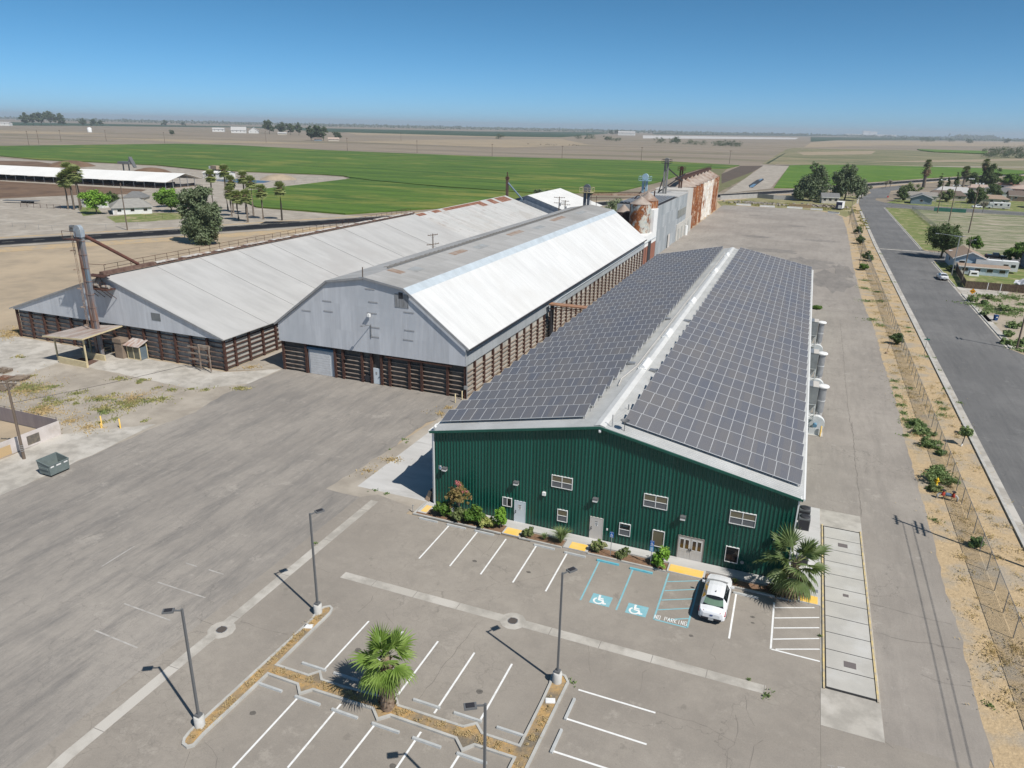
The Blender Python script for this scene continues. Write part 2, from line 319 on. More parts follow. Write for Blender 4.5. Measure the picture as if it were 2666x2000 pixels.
sheet('fallow_strip', [[(-55.51,521.64),(-48.48,702.61),(-46.07,602.38),(-48.42,445.52),(-84.12,488.92),(-95.99,713.03),(-74.45,732.69),(-69.16,641.63)]], .03, fieldmat('weedy_field', (.13,.15,.05), (.2,.18,.1), (.24,.2,.13), (.05,.3,1), R(30), 1., .4))
sheet('field_track', [[(-44.91,437.68),(-48.36,838.53),(-22.79,872.46),(-22.82,495.99)], [(-52.67,852.57),(235.42,1072.2),(230.32,1048.2),(-51.53,835.46)]], .06, GREYDIRT)
sheet('canal_bank', [[(-52.81,881.23),(-57.09,1745.38),(-26.69,1961.29),(-32.68,1265.04),(-38.46,875.98)]], .05, SCRUB)
sheet('canal', [[(-49.71,894.37),(-47.97,1373.34),(-46.17,1375.71),(-46.67,897.44)]], .08, mat('canal_water', (.05,.065,.035), rough=.7, spec=.1))
sheet('scrub_field', [[(-37.23,886.88),(-32.68,1265.04),(-24.67,1835.83),(191.46,1975.56),(462.5,1877.71),(242.44,969.29),(113.78,966.53),(7.73,916.59)]], .03, SCRUB)
sheet('stubble_field', [[(-30.19,1471.29),(119.24,1782.99),(91.51,1473.42),(-15.83,1285.88)], [(-26.34,1939.21),(214.47,2738.2),(881.54,3607.54),(1919.26,7891.35),(93.82,4092.9),(-20.22,2976.98)], [(57.71,1059.9),(326.5,1500.32),(298.64,1369.38),(153.76,1147.13)], [(-820.05,1195.19),(-839.48,1620.11),(-742.12,2275.35),(-437.63,1543.02),(-476.16,1170.37),(-689.57,1208.7)], [(-1686.08,2481.6),(-1078.98,2434.52),(-734.9,2606.46),(-952.39,2209.41),(-1286.75,1974.81)], [(-1234.96,992.09),(-951.97,1070.51),(-737.27,1088.25),(-872.59,913)], [(-1837.9,1268.63),(-1508.58,1293.44),(-1414.53,1137.32),(-1514.84,1044.35)], [(-334.43,776.38),(-154.71,885.91),(-150.73,863.62),(-258.38,795.17)]], .06, TANF)
sheet('orchard', [[(-4282.82,2878.8),(-4002.81,3180.46),(-3235.66,3786.42),(-2753.07,3890.69),(-1938.61,4373.68),(-1883.81,7221.68),(-1362.35,5224.97),(-860.78,2638.44),(-1062.7,2397.78),(-1738.07,2454.91),(-2785.08,3258.46),(-2848.38,2261.24),(-2747,1843.81)], [(-1518.79,7582.32),(41.07,12352.41),(30.36,8678.66),(-1104.2,5516.42)], [(-52.94,6848.92),(1100.58,11661.56),(2986.41,13143.8),(2020.94,8883.91),(545.62,5748.83),(98.14,4292.73),(-22.58,3256.4)]], .2, ORCH)
struct('crop_field', MB().prism([(228.1,2077.23),(296.02,2057.42),(379.74,2089.79),(314.17,1761.53),(229.83,1797.83),(221.77,1941.63)], 0, 1.6), CROP2)
sheet('pale_field', [[(-938.44,4399.25),(-117.59,5603.98),(-102.71,4183.06),(-616.47,2894.28)]], .3, PALE)
# dairy ground
sheet('dairy_yard', [[(-623.39,412.69),(-634.63,433.27),(-576.83,424.8),(-521.9,429.01),(-458.12,429.37),(-394.16,409.39),(-333.69,416.89),(-303.92,421.14),(-284.4,417.54),(-274.78,406.78),(-267.83,394.88),(-263.15,348.08),(-260.17,295.44),(-262.12,284.62),(-208.51,244.06),(-164.73,241.6),(-154.63,245.43),(-165.99,215.1),(-214.21,141.4),(-216.28,137.47)]], -.02, GREYDIRT)
sheet('corral_ground', [[(-414.52,271.93),(-408.74,276.45),(-355.47,278.95),(-308.23,281.05),(-293.86,260.44),(-310.67,242.94),(-321.48,215.87),(-321.5,209.25)], [(-612.41,405.29),(-594.8,405.62),(-567.48,416.5),(-468.22,379.25),(-486.27,362.67),(-538.41,366.47)]], .0, CORRAL)
sheet('house_lawn', [[(-273.44,213.56),(-269.97,218.72),(-242.19,199.5),(-241.58,190.65)], [(-233.5,193.4),(-231.89,205.93),(-231.03,208.68),(-220.18,215.47),(-206.41,202.29),(-211.14,190.19),(-217.44,183.36)]], .0, LAWN)
sheet('pond', [[(-331.3,353.64),(-323.58,365.05),(-296.68,360.72),(-292.22,349.19),(-304.86,340.8),(-322.18,344.32)]], .03, mat('pond_water', (.07,.11,.16), rough=.3, spec=.25))
sheet('puddle', [[(-37.61,516.68),(-36.95,581.52),(-33.89,602.52),(-32.3,585.2),(-33.11,527.35),(-33.39,495.72),(-35.62,497.39)]], .07, mat('pond_mud', (.05,.045,.04), rough=.5))
sheet('puddle', [[(-36.19,507.15),(-35.75,532.86),(-33.93,535.76),(-33.7,505.55),(-35.02,497.83)], [(-35.44,573.84),(-35.21,599.55),(-33.67,595.13),(-34.07,574.92)]], .09, mat('puddle_water', (.15,.24,.33), rough=.3, spec=.25))
sheet('driveway', [[(-175.09,205.18),(-177.84,211.4),(-167.79,217.47),(-165.99,215.1)]], .005, A_HWY)

# cracks and joints that read as single lines
def crack(b, pts, w, z, seed):
    rn = random.Random(seed); P = []
    for (x0,y0),(x1,y1) in zip(pts, pts[1:]):
        n = max(2, int(math.hypot(x1-x0,y1-y0)/.5))
        P += [(x0+(x1-x0)*k/n+rn.uniform(-.09,.09), y0+(y1-y0)*k/n+rn.uniform(-.09,.09)) for k in range(n)]
    P.append(pts[-1])
    for (x0,y0),(x1,y1) in zip(P, P[1:]):
        d = Vector((x1-x0,y1-y0)); 
        if d.length < 1e-4: continue
        d.normalize(); ww = w*rn.uniform(.25,.95); b.face([(x0+d.y*ww,y0-d.x*ww,z),(x1+d.y*ww,y1-d.x*ww,z),(x1-d.y*ww,y1+d.x*ww,z),(x0-d.y*ww,y0+d.x*ww,z)])
b = MB()
for k, (p, w) in enumerate((([(8.89,92.5),(8.76,75.37),(8.74,67.32)],.035),([(8.91,148.37),(8.78,122.24),(8.64,97.8),(8.75,89.52)],.03),([(6.16,213.6),(9.89,212.09),(13.6,208.99)],.05),([(5.87,155.62),(9.73,155.71),(13.93,155.69)],.06),([(-17.96,31.33),(-17.9,34.41),(-17.78,37.12),(-17.66,39.42)],.025),([(-26.16,37.14),(-26.03,38.62),(-26.2,39.85)],.02),([(-24.4,37.89),(-23.04,36.95)],.02),([(-5.45,37.14),(-5.6,39.08),(-5.2,39.81)],.02),([(-4.19,36.05),(-2.12,36.21),(-0.54,35.95),(0.54,35.51)],.022),([(0.28,33.49),(0.29,34.87),(0.68,36.47),(0.32,37.72)],.022),([(1.44,33.98),(1.53,35.71),(2.03,36.36)],.018),([(0.73,39.63),(0.91,38.45),(1.49,37.27)],.018),([(-36.43,32.09),(-34.59,31.94)],.025),([(-33.12,32.94),(-31.26,32.99),(-29.24,33.14)],.025),([(-36,26.43),(-34.58,26.34)],.02),([(-25.77,22.54),(-26.26,23.19),(-27.62,23.68)],.022),([(-27.33,21.88),(-27.89,22.85)],.02),([(-32.84,40.68),(-30.62,40.47)],.015),([(-13.88,48.11),(-17.79,44.29),(-19.16,45.1)],.015),([(-9.78,40.53),(-8.79,37.72)],.018),([(-1.77,43.95),(-1.8,42.72),(-1.38,42.3)],.016),([(8.81,53.23),(11.99,53.02),(14.1,52.87)],.02),([(8.76,49.7),(10.47,49.58),(14.22,50.09)],.02),([(11.24,46.12),(12.69,45.89),(14.26,46.2)],.02),([(5.6,40.29),(6.68,39.81),(8,39.45),(9.1,38.66)],.018),([(-20.91,51.28),(-20.65,49.06),(-20.9,47.34)],.018))): crack(b, p, w, .0085, k)
struct('pavement_crack', b, mat('crack_dark', (.19,.17,.15)), 'stuff')
b = MB()
for k, (c, rx, ry) in enumerate((((-3.3,44.1),.16,.13),((.55,48.0),.17,.14),((.62,47.3),.14,.1),((-16.5,46.8),.2,.14),((-23.9,33.7),.25,.2),((-14.8,33.4),.22,.2),((-21.1,46.5),.2,.16),((-26.6,26.5),.22,.18),((-16.9,26.4),.24,.2),((1.8,31.0),.2,.16))):
    rn = random.Random(k); b.face([(c[0]+rx*math.cos(a*.524)*rn.uniform(.8,1.15),c[1]+ry*math.sin(a*.524)*rn.uniform(.8,1.15),.0082) for a in range(12)])
struct('oil_stain', b, mat('oil_stain', (.1,.09,.08), (.17,.155,.135), 6), 'stuff')
b = MB()                                                                 # darker worn areas and patched strips of the rear lot
rnp = random.Random(21)
for c, rx, ry in (((-8,232),8,5),((2,214),7,9),((8,190),5,14),((11,205),3,12),((-14,262),5,3),((-20,330),3,2),((6,262),6,3),((-2,300),4,2)):
    b.face([(c[0]+rx*math.cos(a*.2618)*rnp.uniform(.6,1.2),c[1]+ry*math.sin(a*.2618)*rnp.uniform(.6,1.2),.003+.0004*rx) for a in range(24)])
struct('worn_patch', b, asphalt('worn_asphalt', (.25,.228,.205), (.16,.15,.138), (.34,.31,.275), (.9,.2), .8, .3, .22, .6), 'stuff')

# ---------------------------------------------------------------- green office and warehouse with solar roof
YF, YB, XL, XR, XA, ZE, ZA = 53.68, 157.4, -28.45, 2.62, -13.08, 7.58, 10.74
def roofz(x): return ZE + (ZA-ZE)*((x-XL)/(XA-XL) if x < XA else (XR-x)/(XR-XA))
def green_steel():
    t = NT('green_sheet_steel'); P = t.pos(); s = t.n('SeparateXYZ'); t.l(P, s.inputs[0]); cell = t.math('FLOOR', t.math('MULTIPLY', t.math('ADD', s.outputs[0], s.outputs[1]), 1/.915))
    w = t.n('TexWhiteNoise', noise_dimensions='1D'); t.l(cell, w.inputs['W']); col = t.mix(w.outputs[0], (.01,.082,.058), (.014,.1,.073))
    col = t.mix(t.math('MULTIPLY', t.noise(t.pos((2.2,2.2,.12)), 1., 7, .75, .48, .68), .35), col, (.022,.105,.085))
    low = t.ramp(s.outputs[2], .9, .0); col = t.mix(t.math('MULTIPLY', t.math('MULTIPLY', low, t.noise(P, 1.5, 6, .7, .35, .7)), .45), col, (.12,.12,.095))
    t.b.inputs['Specular IOR Level'].default_value = .4; t.bump(t.noise(P, .9, 3, .5, None), .25, .05); return t.done(col, t.ramp(t.noise(P, .8, 4, .6, None), 0, 1.6))
GREEN = green_steel()
WHITE = mat('white_trim', (.78,.78,.76), rough=.5)
ROOFW = mat('pale_roof_steel', (.6,.6,.58), (.52,.52,.5), .6, (.66,.66,.64), .2, rough=.45, metal=.25)
GALV = mat('galvanised_steel', (.46,.47,.48), (.36,.37,.385), 1.2, rough=.42, metal=.55)
DARKM = mat('dark_metal', (.035,.035,.04), rough=.6)
STEELG = mat('grey_pole_paint', (.16,.165,.17), rough=.5, metal=.2)
BEIGE = mat('beige_paint', (.56,.53,.49), rough=.6)
DOORW = mat('pale_door_paint', (.6,.66,.7), (.56,.62,.66), 3, rough=.5)
def glass(name, c, rough=.04, spec=.8):
    t = NT(name); t.b.inputs['Specular IOR Level'].default_value = spec
    return t.done(c, rough)
GLASS = glass('window_glass', (.015,.016,.018)); SCREEN = mat('window_screen', (.14,.145,.15), rough=.5); BLIND = mat('window_blind', (.15,.13,.08), rough=.3, spec=.7)
gb = thing('green_building', 'long green ribbed steel building with solar panels covering its white roof', 'building', (XA, YF, 0))
LO = (-XA, -YF, 0)                                                          # children are built in world metres
def wpart(name, mb, mats, parent=gb, lo=LO): return part(name, mb, mats, parent, lo)
b = MB(); x = XL; zt = lambda x: roofz(x) - .06                              # front wall, every rib real
prof = [(0,0),(.19,0),(.215,-.06),(.275,-.06),(.305,0)]
while x < XR-.31:
    for (a, d0), (c, d1) in zip(prof, prof[1:]):
        b.face([(x+a,YF+d0,.0),(x+c,YF+d1,.0),(x+c,YF+d1,zt(x+c)),(x+a,YF+d0,zt(x+a))])
    x += .305
b.face([(x,YF,0),(XR,YF,0),(XR,YF,zt(XR)),(x,YF,zt(x))])
wpart('front_wall', b, GREEN)
b = MB()
b.box(XL, XL+.1, YF+.05, YB, 0, ZE-.1); b.box(XR-.1, XR, YF+.05, YB, 0, ZE-.1)
wpart('side_wall', b, GREEN)
wpart('rear_wall', MB().face([(XL,YB,0),(XL,YB,ZE-.1),(XA,YB,ZA-.1),(XR,YB,ZE-.1),(XR,YB,0)]), GREEN)
b = MB()
for xa, xb in ((XL-.25, XA), (XR+.25, XA)):
    za, zb = roofz(XL)-.05, ZA
    b.idx([(xa,YF-.35,za),(xb,YF-.35,zb),(xb,YB+.3,zb),(xa,YB+.3,za),(xa,YF-.35,za-.1),(xb,YF-.35,zb-.1),(xb,YB+.3,zb-.1),(xa,YB+.3,za-.1)], [(0,1,2,3) if xa < xb else (3,2,1,0),(7,6,5,4),(0,4,5,1),(1,5,6,2),(2,6,7,3),(3,7,4,0)])
    y = YF-.2
    while y < YB:
        b.idx([(xa,y,za),(xb,y,zb),(xb,y+.07,zb),(xa,y+.07,za),(xa,y+.015,za+.04),(xb,y+.015,zb+.04),(xb,y+.055,zb+.04),(xa,y+.055,za+.04)], [(4,5,6,7),(0,1,5,4),(2,3,7,6),(3,0,4,7)]); y += .305
roof = wpart('roof', b, ROOFW)
b = MB().xz([(XA-.45,ZA-.06),(XA,ZA+.06),(XA+.45,ZA-.06),(XA+.45,ZA-.02),(XA,ZA+.1),(XA-.45,ZA-.02)], YF-.36, YB+.31)
wpart('ridge_cap', b, mat('ridge_cap_steel', (.66,.66,.64), (.58,.58,.56), .8, rough=.5))
b = MB()
for xa, xb, in ((XL-.25, XA), (XA, XR+.25)):
    b.beam((xa, YF-.38, roofz(max(xa,XL))-.16), (xb, YF-.38, roofz(min(xb,XR))-.16), .1, .2)
wpart('fascia_trim', b, GREEN)
wpart('gutter', MB().box(XR+.26, XR+.4, YF-.3, YB, ZE-.2, ZE-.05).box(XL-.4, XL-.26, YF-.3, YB, ZE-.2, ZE-.05), WHITE)
for xx in (XL-.06, XR-.04): wpart('corner_trim', MB().box(xx, xx+.1, YF-.07, YF+.1, 0, ZE-.12), WHITE)
wpart('downspout', MB().box(XL-.22, XL-.1, YF+.02, YF+.14, .1, ZE-.2), WHITE)
for yy in (69.4,82.2,101.1,126.6,145.2):
    b = MB(); n = 8
    for k in range(n):
        a0, a1 = math.pi*k/n, math.pi*(k+1)/n
        b.face([(XA+.28*math.cos(a0),yy,ZA+.1+.34*math.sin(a0)),(XA+.28*math.cos(a1),yy,ZA+.1+.34*math.sin(a1)),(XA+.28*math.cos(a1),yy+2.9,ZA+.1+.34*math.sin(a1)),(XA+.28*math.cos(a0),yy+2.9,ZA+.1+.34*math.sin(a0))][::-1], 0, True)
    for y2 in (yy, yy+2.9): b.face([(XA+.28*math.cos(math.pi*k/n),y2,ZA+.1+.34*math.sin(math.pi*k/n)) for k in range(n+1)])
    b.box(XA-.42, XA+.42, yy-.12, yy+3.02, ZA-.04, ZA+.12)
    wpart('ridge_vent', b, WHITE)
b = MB().tube([(XA-1.1,64,roofz(XA-1.1)+.12),(XA-1.3,66,roofz(XA-1.3)+.14),(XA-.75,70,roofz(XA-.75)+.14),(XA-.8,110,roofz(XA-.8)+.14),(XA-.75,150,roofz(XA-.75)+.14)], .05, 6)
wpart('conduit', b, BEIGE)
for xx, yy in ((XA-1.5,71.5),(XA+1.05,69.8),(XA-1.5,92),(XA+.95,91.6)): wpart('junction_box', MB().cbox((xx,yy,roofz(xx)+.16),(.7,.45,.2)), GALV)
wpart('dish_antenna', MB().lathe((-11.2,YF+.3,roofz(-11.2)+.85), [(.02,-.08),(.25,-.02),(.38,.1)], 14, top=False).tube([(-11.2,YF+.3,roofz(-11.2)),(-11.2,YF+.3,roofz(-11.2)+.8)], .03, 6), STEELG)
wpart('vent_pipe', MB().tube([(-12.2,YF+.2,roofz(-12.2)),(-12.2,YF+.2,roofz(-12.2)+1.1)], .04, 6).tube([(-11.9,58.4,roofz(-11.9)),(-11.9,58.4,roofz(-11.9)+.5)], .06, 6), GALV)
# solar panels: rows tilted to the south, portrait modules
def pv_glass():
    t = NT('solar_glass'); u = t.pos(kind='uv'); s = t.n('SeparateXYZ'); t.l(u, s.inputs[0])
    fx = t.math('FRACT', t.math('MULTIPLY', s.outputs[0], 6)); fy = t.math('FRACT', t.math('MULTIPLY', s.outputs[1], 12))
    bus = t.math('MAXIMUM', t.math('LESS_THAN', t.math('ABSOLUTE', t.math('SUBTRACT', fx, .5)), .05), t.math('MAXIMUM', t.math('LESS_THAN', fx, .07), t.math('LESS_THAN', fy, .05)))
    oi = t.n('ObjectInfo'); wn_ = t.n('TexWhiteNoise', noise_dimensions='3D'); fl = t.n('VectorMath', operation='FLOOR')
    m = t.n('Mapping'); m.inputs['Scale'].default_value = (.985, .363, .01); t.l(t.pos(), m.inputs[0]); t.l(m.outputs[0], fl.inputs[0]); t.l(fl.outputs[0], wn_.inputs[0])
    col = t.mix(wn_.outputs[0], (.115,.123,.15), (.15,.147,.155))
    col = t.mix(t.math('MULTIPLY', bus, .6), col, (.26,.265,.27))
    col = t.mix(t.math('MULTIPLY', t.noise(t.pos(), .25, 5, .7, .4, .7), .35), col, (.2,.18,.155))
    t.b.inputs['Specular IOR Level'].default_value = .5
    return t.done(col, .22)
PVG = pv_glass(); PVF = mat('panel_frame', (.5,.51,.52), rough=.5)
PW, PD, TL, PITCH = 1.0, 1.98, R(13), 2.75
kk = math.atan((ZA-ZE)/(XA-XL))
def panel_faces(b, M):
    """one framed module in its own plane, lower left corner at the origin"""
    w, d, t = PW-.012, PD, .045
    P = lambda x, y, z: tuple(M @ Vector((x, y, z)))
    O = [(0,0),(w,0),(w,d),(0,d)]; f = .02; g_ = .045; I = [(f,g_),(w-f,g_),(w-f,d-g_),(f,d-g_)]
    for i in range(4):
        j = (i+1) % 4
        b.face([P(*O[i],t), P(*O[j],t), P(*I[j],t), P(*I[i],t)], 1); b.face([P(*O[i],0), P(*O[j],0), P(*O[j],t), P(*O[i],t)], 1)
    b.face([P(*q, t-.006) for q in I], 0, uv=[(0,0),(1,0),(1,1),(0,1)]); b.face([P(*q, 0) for q in O[::-1]], 1)
spots = []
for side in (0, 1):
    for r in range(37):
        y0 = 55.05 + PITCH*r + (.35 if r > 13 else 0)
        for c in range(14):
            if side == 0: x0 = XL + .02 + c*.972*PW*1.0; ang = -kk
            else: x0 = -11.55 + c*1.01; ang = kk
            zz = roofz(x0) + .24
            M = Matrix.Translation((x0, y0, zz)) @ Matrix.Rotation(ang, 4, 'Y') @ Matrix.Rotation(TL+R(math.sin(x0*7.3+y0*3.1)*.35), 4, 'X') @ Matrix.Diagonal((.996 if side == 0 else 1.034, 1, 1, 1))
            spots.append((y0 + (0 if side else 0), side, M))
spots.sort(key=lambda s: (s[0], s[1]))
pb = MB(); panel_faces(pb, Matrix()); pm = pb.mesh('solar_panel', [PVG, PVF]); rest = MB()
for i, (_, side, M) in enumerate(spots):
    if i < 300:
        o = bpy.data.objects.new('solar_panel', pm); COL.objects.link(o); o.parent = roof; o.matrix_local = M
    else: panel_faces(rest, M)
q = part('solar_panel_field', rest, [PVG, PVF], roof); q['kind'] = 'stuff'
for side in (0, 1):
    b = MB()
    for r in range(37):
        y0 = 55.05 + PITCH*r + (.35 if r > 13 else 0); xa, xb = (XL+.1, -14.9) if side == 0 else (-11.5, 2.5)
        for dy, dz in ((.15,.2),(1.85,.62)):
            b.beam((xa,y0+dy,roofz(xa)+dz),(xb,y0+dy,roofz(xb)+dz), .05)
        for k in range(8):
            xx = xa+(xb-xa)*k/7; b.beam((xx,y0+1.85,roofz(xx)),(xx,y0+1.85,roofz(xx)+.62), .05); b.beam((xx,y0+.15,roofz(xx)),(xx,y0+.15,roofz(xx)+.2), .05)
    part('panel_rack', b, GALV, roof)
# windows, doors and fittings of the front wall
def window(tl, br, cols=1, rows=1, screens=(), gl=GLASS, upper=None):
    x0, x1, z1, z0 = tl[0], br[0], tl[1], br[1]; yy = YF-.06
    w = wpart('window', MB().box(x0-.005, x1+.005, yy-.005, YF+.02, z0-.005, z1+.005), WHITE)
    f = .045
    b = MB().box(x0, x1, yy-.05, yy-.006, z0, z0+f).box(x0, x1, yy-.05, yy-.006, z1-f, z1).box(x0, x0+f, yy-.052, yy-.006, z0+f, z1-f).box(x1-f, x1, yy-.052, yy-.006, z0+f, z1-f)
    for c in range(1, cols): xm = x0+(x1-x0)*c/cols; b.box(xm-f*.6, xm+f*.6, yy-.048, yy-.006, z0+f, z1-f)
    for r in range(1, rows): zm = z0+(z1-z0)*r/rows; b.box(x0+f, x1-f, yy-.046, yy-.006, zm-f*.5, zm+f*.5)
    part('frame', b, WHITE, w)
    for c in range(cols):
        for r in range(rows):
            a0, a1 = x0+(x1-x0)*c/cols, x0+(x1-x0)*(c+1)/cols; b0, b1 = z0+(z1-z0)*r/rows, z0+(z1-z0)*(r+1)/rows
            part('pane', MB().face([(a0,yy-.012,b0),(a1,yy-.012,b0),(a1,yy-.012,b1),(a0,yy-.012,b1)]), SCREEN if (c, r) in screens else (upper or gl), w)
window((-17.08,5.41), (-15.21,4.28), 2, 2, ((0,0),(1,0)), GLASS, BLIND)
window((-9.07,5.35), (-7.11,4.18), 2, 2, ((0,0),(1,0)), GLASS, BLIND)
window((-2.21,5.35), (-0.23,4.19), 2, 2, ((0,0),(1,0)), GLASS, BLIND)
window((-16.43,2.23), (-15.51,1.07), 1, 2, ((0,0),), GLASS, BLIND)
window((-10.92,2.17), (-9.95,1.01), 1, 2, ((0,0),))
window((-21.61,2.29), (-20.71,1.42), 2, 1, ((0,0),))
window((-8.09,2.18), (-7.1,0.67), 1, 1, (), BLIND)
window((-2.17,2.11), (-1.14,0.69))
def door(x0, x1, h, m, sign=True):
    d = wpart('door', MB().box(x0, x1, YF-.09, YF+.02, .02, h), m)
    part('door_frame', MB().box(x0-.06, x0-.003, YF-.1, YF+.02, 0, h+.06).box(x1+.003, x1+.06, YF-.1, YF+.02, 0, h+.06).box(x0-.003, x1+.003, YF-.1, YF+.02, h+.003, h+.06), m, d)
    part('handle', MB().cbox((x0+.1, YF-.13, 1.05), (.06,.08,.1)).cbox((x0+.1, YF-.12, 1.22), (.06,.05,.06)), DARKM, d)
    if sign:
        b = MB()                                                          # small white notice with dark print
        xc = (x0+x1)/2; b.box(xc-.15, xc+.15, YF-.098, YF-.092, h-.75, h-.28); b.box(xc-.13, xc+.13, YF-.102, YF-.0985, h-.36, h-.3, 1)
        for k in range(3): b.box(xc-.11, xc+.11, YF-.102, YF-.0985, h-.47-.07*k, h-.44-.07*k, 1)
        b.box(xc-.05, xc+.05, YF-.102, YF-.0985, h-.72, h-.66, 1)
        part('notice', b, [WHITE, DARKM], d)
dl = (-20.4,2.2); dr = (-19.45,0.17); door(dl[0], dr[0], 2.13, DOORW)
dl = (-13.42,2.14); dr = (-12.37,0.1); door(dl[0], dr[0], 2.13, BEIGE)
dl = (-5.91,2.03); dr = (-3.95,0.06); xm = (dl[0]+dr[0])/2
for i, (a, c) in enumerate(((dl[0], xm-.01), (xm+.01, dr[0]))):
    d = wpart('double_door_leaf', MB().box(a, c, YF-.09, YF+.02, .02, 2.1), BEIGE)
    for k in range(2):
        u0 = a+(c-a)*(.14+.42*k); u1 = u0+(c-a)*.3
        part('glass_lite', MB().face([(u0,YF-.096,1.05),(u1,YF-.096,1.05),(u1,YF-.096,1.85 + (.08 if k == 0 else 0)),(u0,YF-.096,1.85 + (.08 if k == 1 else 0))]), glass('brown_glass', (.05,.028,.014)) if not i and not k else bpy.data.materials['brown_glass'], d)
        part('lite_frame', MB().box(u0-.03,u0,YF-.105,YF-.092,1.0,1.95).box(u1,u1+.03,YF-.105,YF-.092,1.0,1.95).box(u0,u1,YF-.105,YF-.092,1.0,1.05).box(u0-.03,u1+.03,YF-.104,YF-.092,1.9,1.95), WHITE, d)
        b = MB().box(u0,u1,YF-.1,YF-.092,.2,.24).box(u0,u1,YF-.1,YF-.092,.8,.84).box(u0,u0+.03,YF-.0995,YF-.092,.24,.8).box(u1-.03,u1,YF-.0995,YF-.092,.24,.8)
        part('door_moulding', b, BEIGE, d)
    part('handle', MB().cbox((xm+(-.08 if i == 0 else .08),YF-.13,1.05),(.05,.08,.2)), DARKM, d)
wpart('door_frame', MB().box(dl[0]-.08,dl[0]-.003,YF-.1,YF+.02,0,2.2).box(dr[0]+.003,dr[0]+.08,YF-.1,YF+.02,0,2.2).box(dl[0]-.003,dr[0]+.003,YF-.1,YF+.02,2.105,2.2), mat('brown_frame', (.25,.23,.21)))
for p in ((-27.3,3.94), (-20.29,3.98), (-13.09,3.92), (-5.76,3.89), (1.43,3.84)):
    wl = wpart('wall_lamp', MB().box(p[0]-.22,p[0]+.22,YF-.4,YF,p[1]-.02,p[1]+.16), STEELG)
    part('lens', MB().box(p[0]-.2,p[0]+.2,YF-.42,YF-.05,p[1]-.14,p[1]-.022), mat('lamp_lens', (.7,.7,.68), rough=.2), wl)
p = (-17.69,3.46); wpart('vent_box', MB().box(p[0]-.15,p[0]+.15,YF-.25,YF,p[1]-.15,p[1]+.15), WHITE)
p = (-27.83,3.92); wpart('wall_sign', MB().box(p[0]-.13,p[0]+.13,YF-.06,YF-.04,p[1]-.2,p[1]+.2).box(p[0]-.08,p[0]+.08,YF-.066,YF-.061,p[1]-.1,p[1]+.08,1), [WHITE, mat('sign_blue', (.05,.2,.4))])
p = (-11.95,1.24); wpart('intercom', MB().box(p[0]-.06,p[0]+.06,YF-.08,YF,p[1]-.08,p[1]+.08), WHITE)
for xx, zz in ((XA,ZA-.55),(XL+.3,ZE+.35),(XR+.1,ZE-.25)): wpart('security_camera', MB().lathe((xx,YF-.3,zz),[(.03,.25),(.12,.2),(.14,.05),(.08,-.06),(.01,-.1)],10).cbox((xx,YF-.15,zz+.22),(.1,.4,.08)), WHITE)
p = (-1.02,0.92); wpart('hose_reel', MB().tube([(p[0]+.22,YF-.05,p[1]),(p[0]+.22,YF-.12,p[1])], .14, 12), GALV)
# air conditioners on the right side slab
for i, (yy, h) in enumerate(((64.6,1.2),(62.9,1.2),(57.2,.9))):
    t = thing('air_conditioner', ('far grey air conditioner of the pair beside the green wall','nearer grey air conditioner of the pair beside the green wall','low round-topped air conditioner behind the palm by green wall')[i], 'air conditioner', (3.75, yy, 0), 0, 'air conditioners beside the green building')
    part('cabinet', MB().cbox((0,0,h/2+.04),(.95,.95,h)), STEELG if i < 2 else GALV, t)
    part('fan_guard', MB().lathe((0,0,h+.05),[(.42,0),(.42,.05),(.3,.09),(.1,.1)],16), DARKM, t)
    part('louvre', MB().box(-.42,.42,-.49,-.478,.15,h-.1).box(-.49,-.478,-.42,.42,.15,h-.1), DARKM, t)
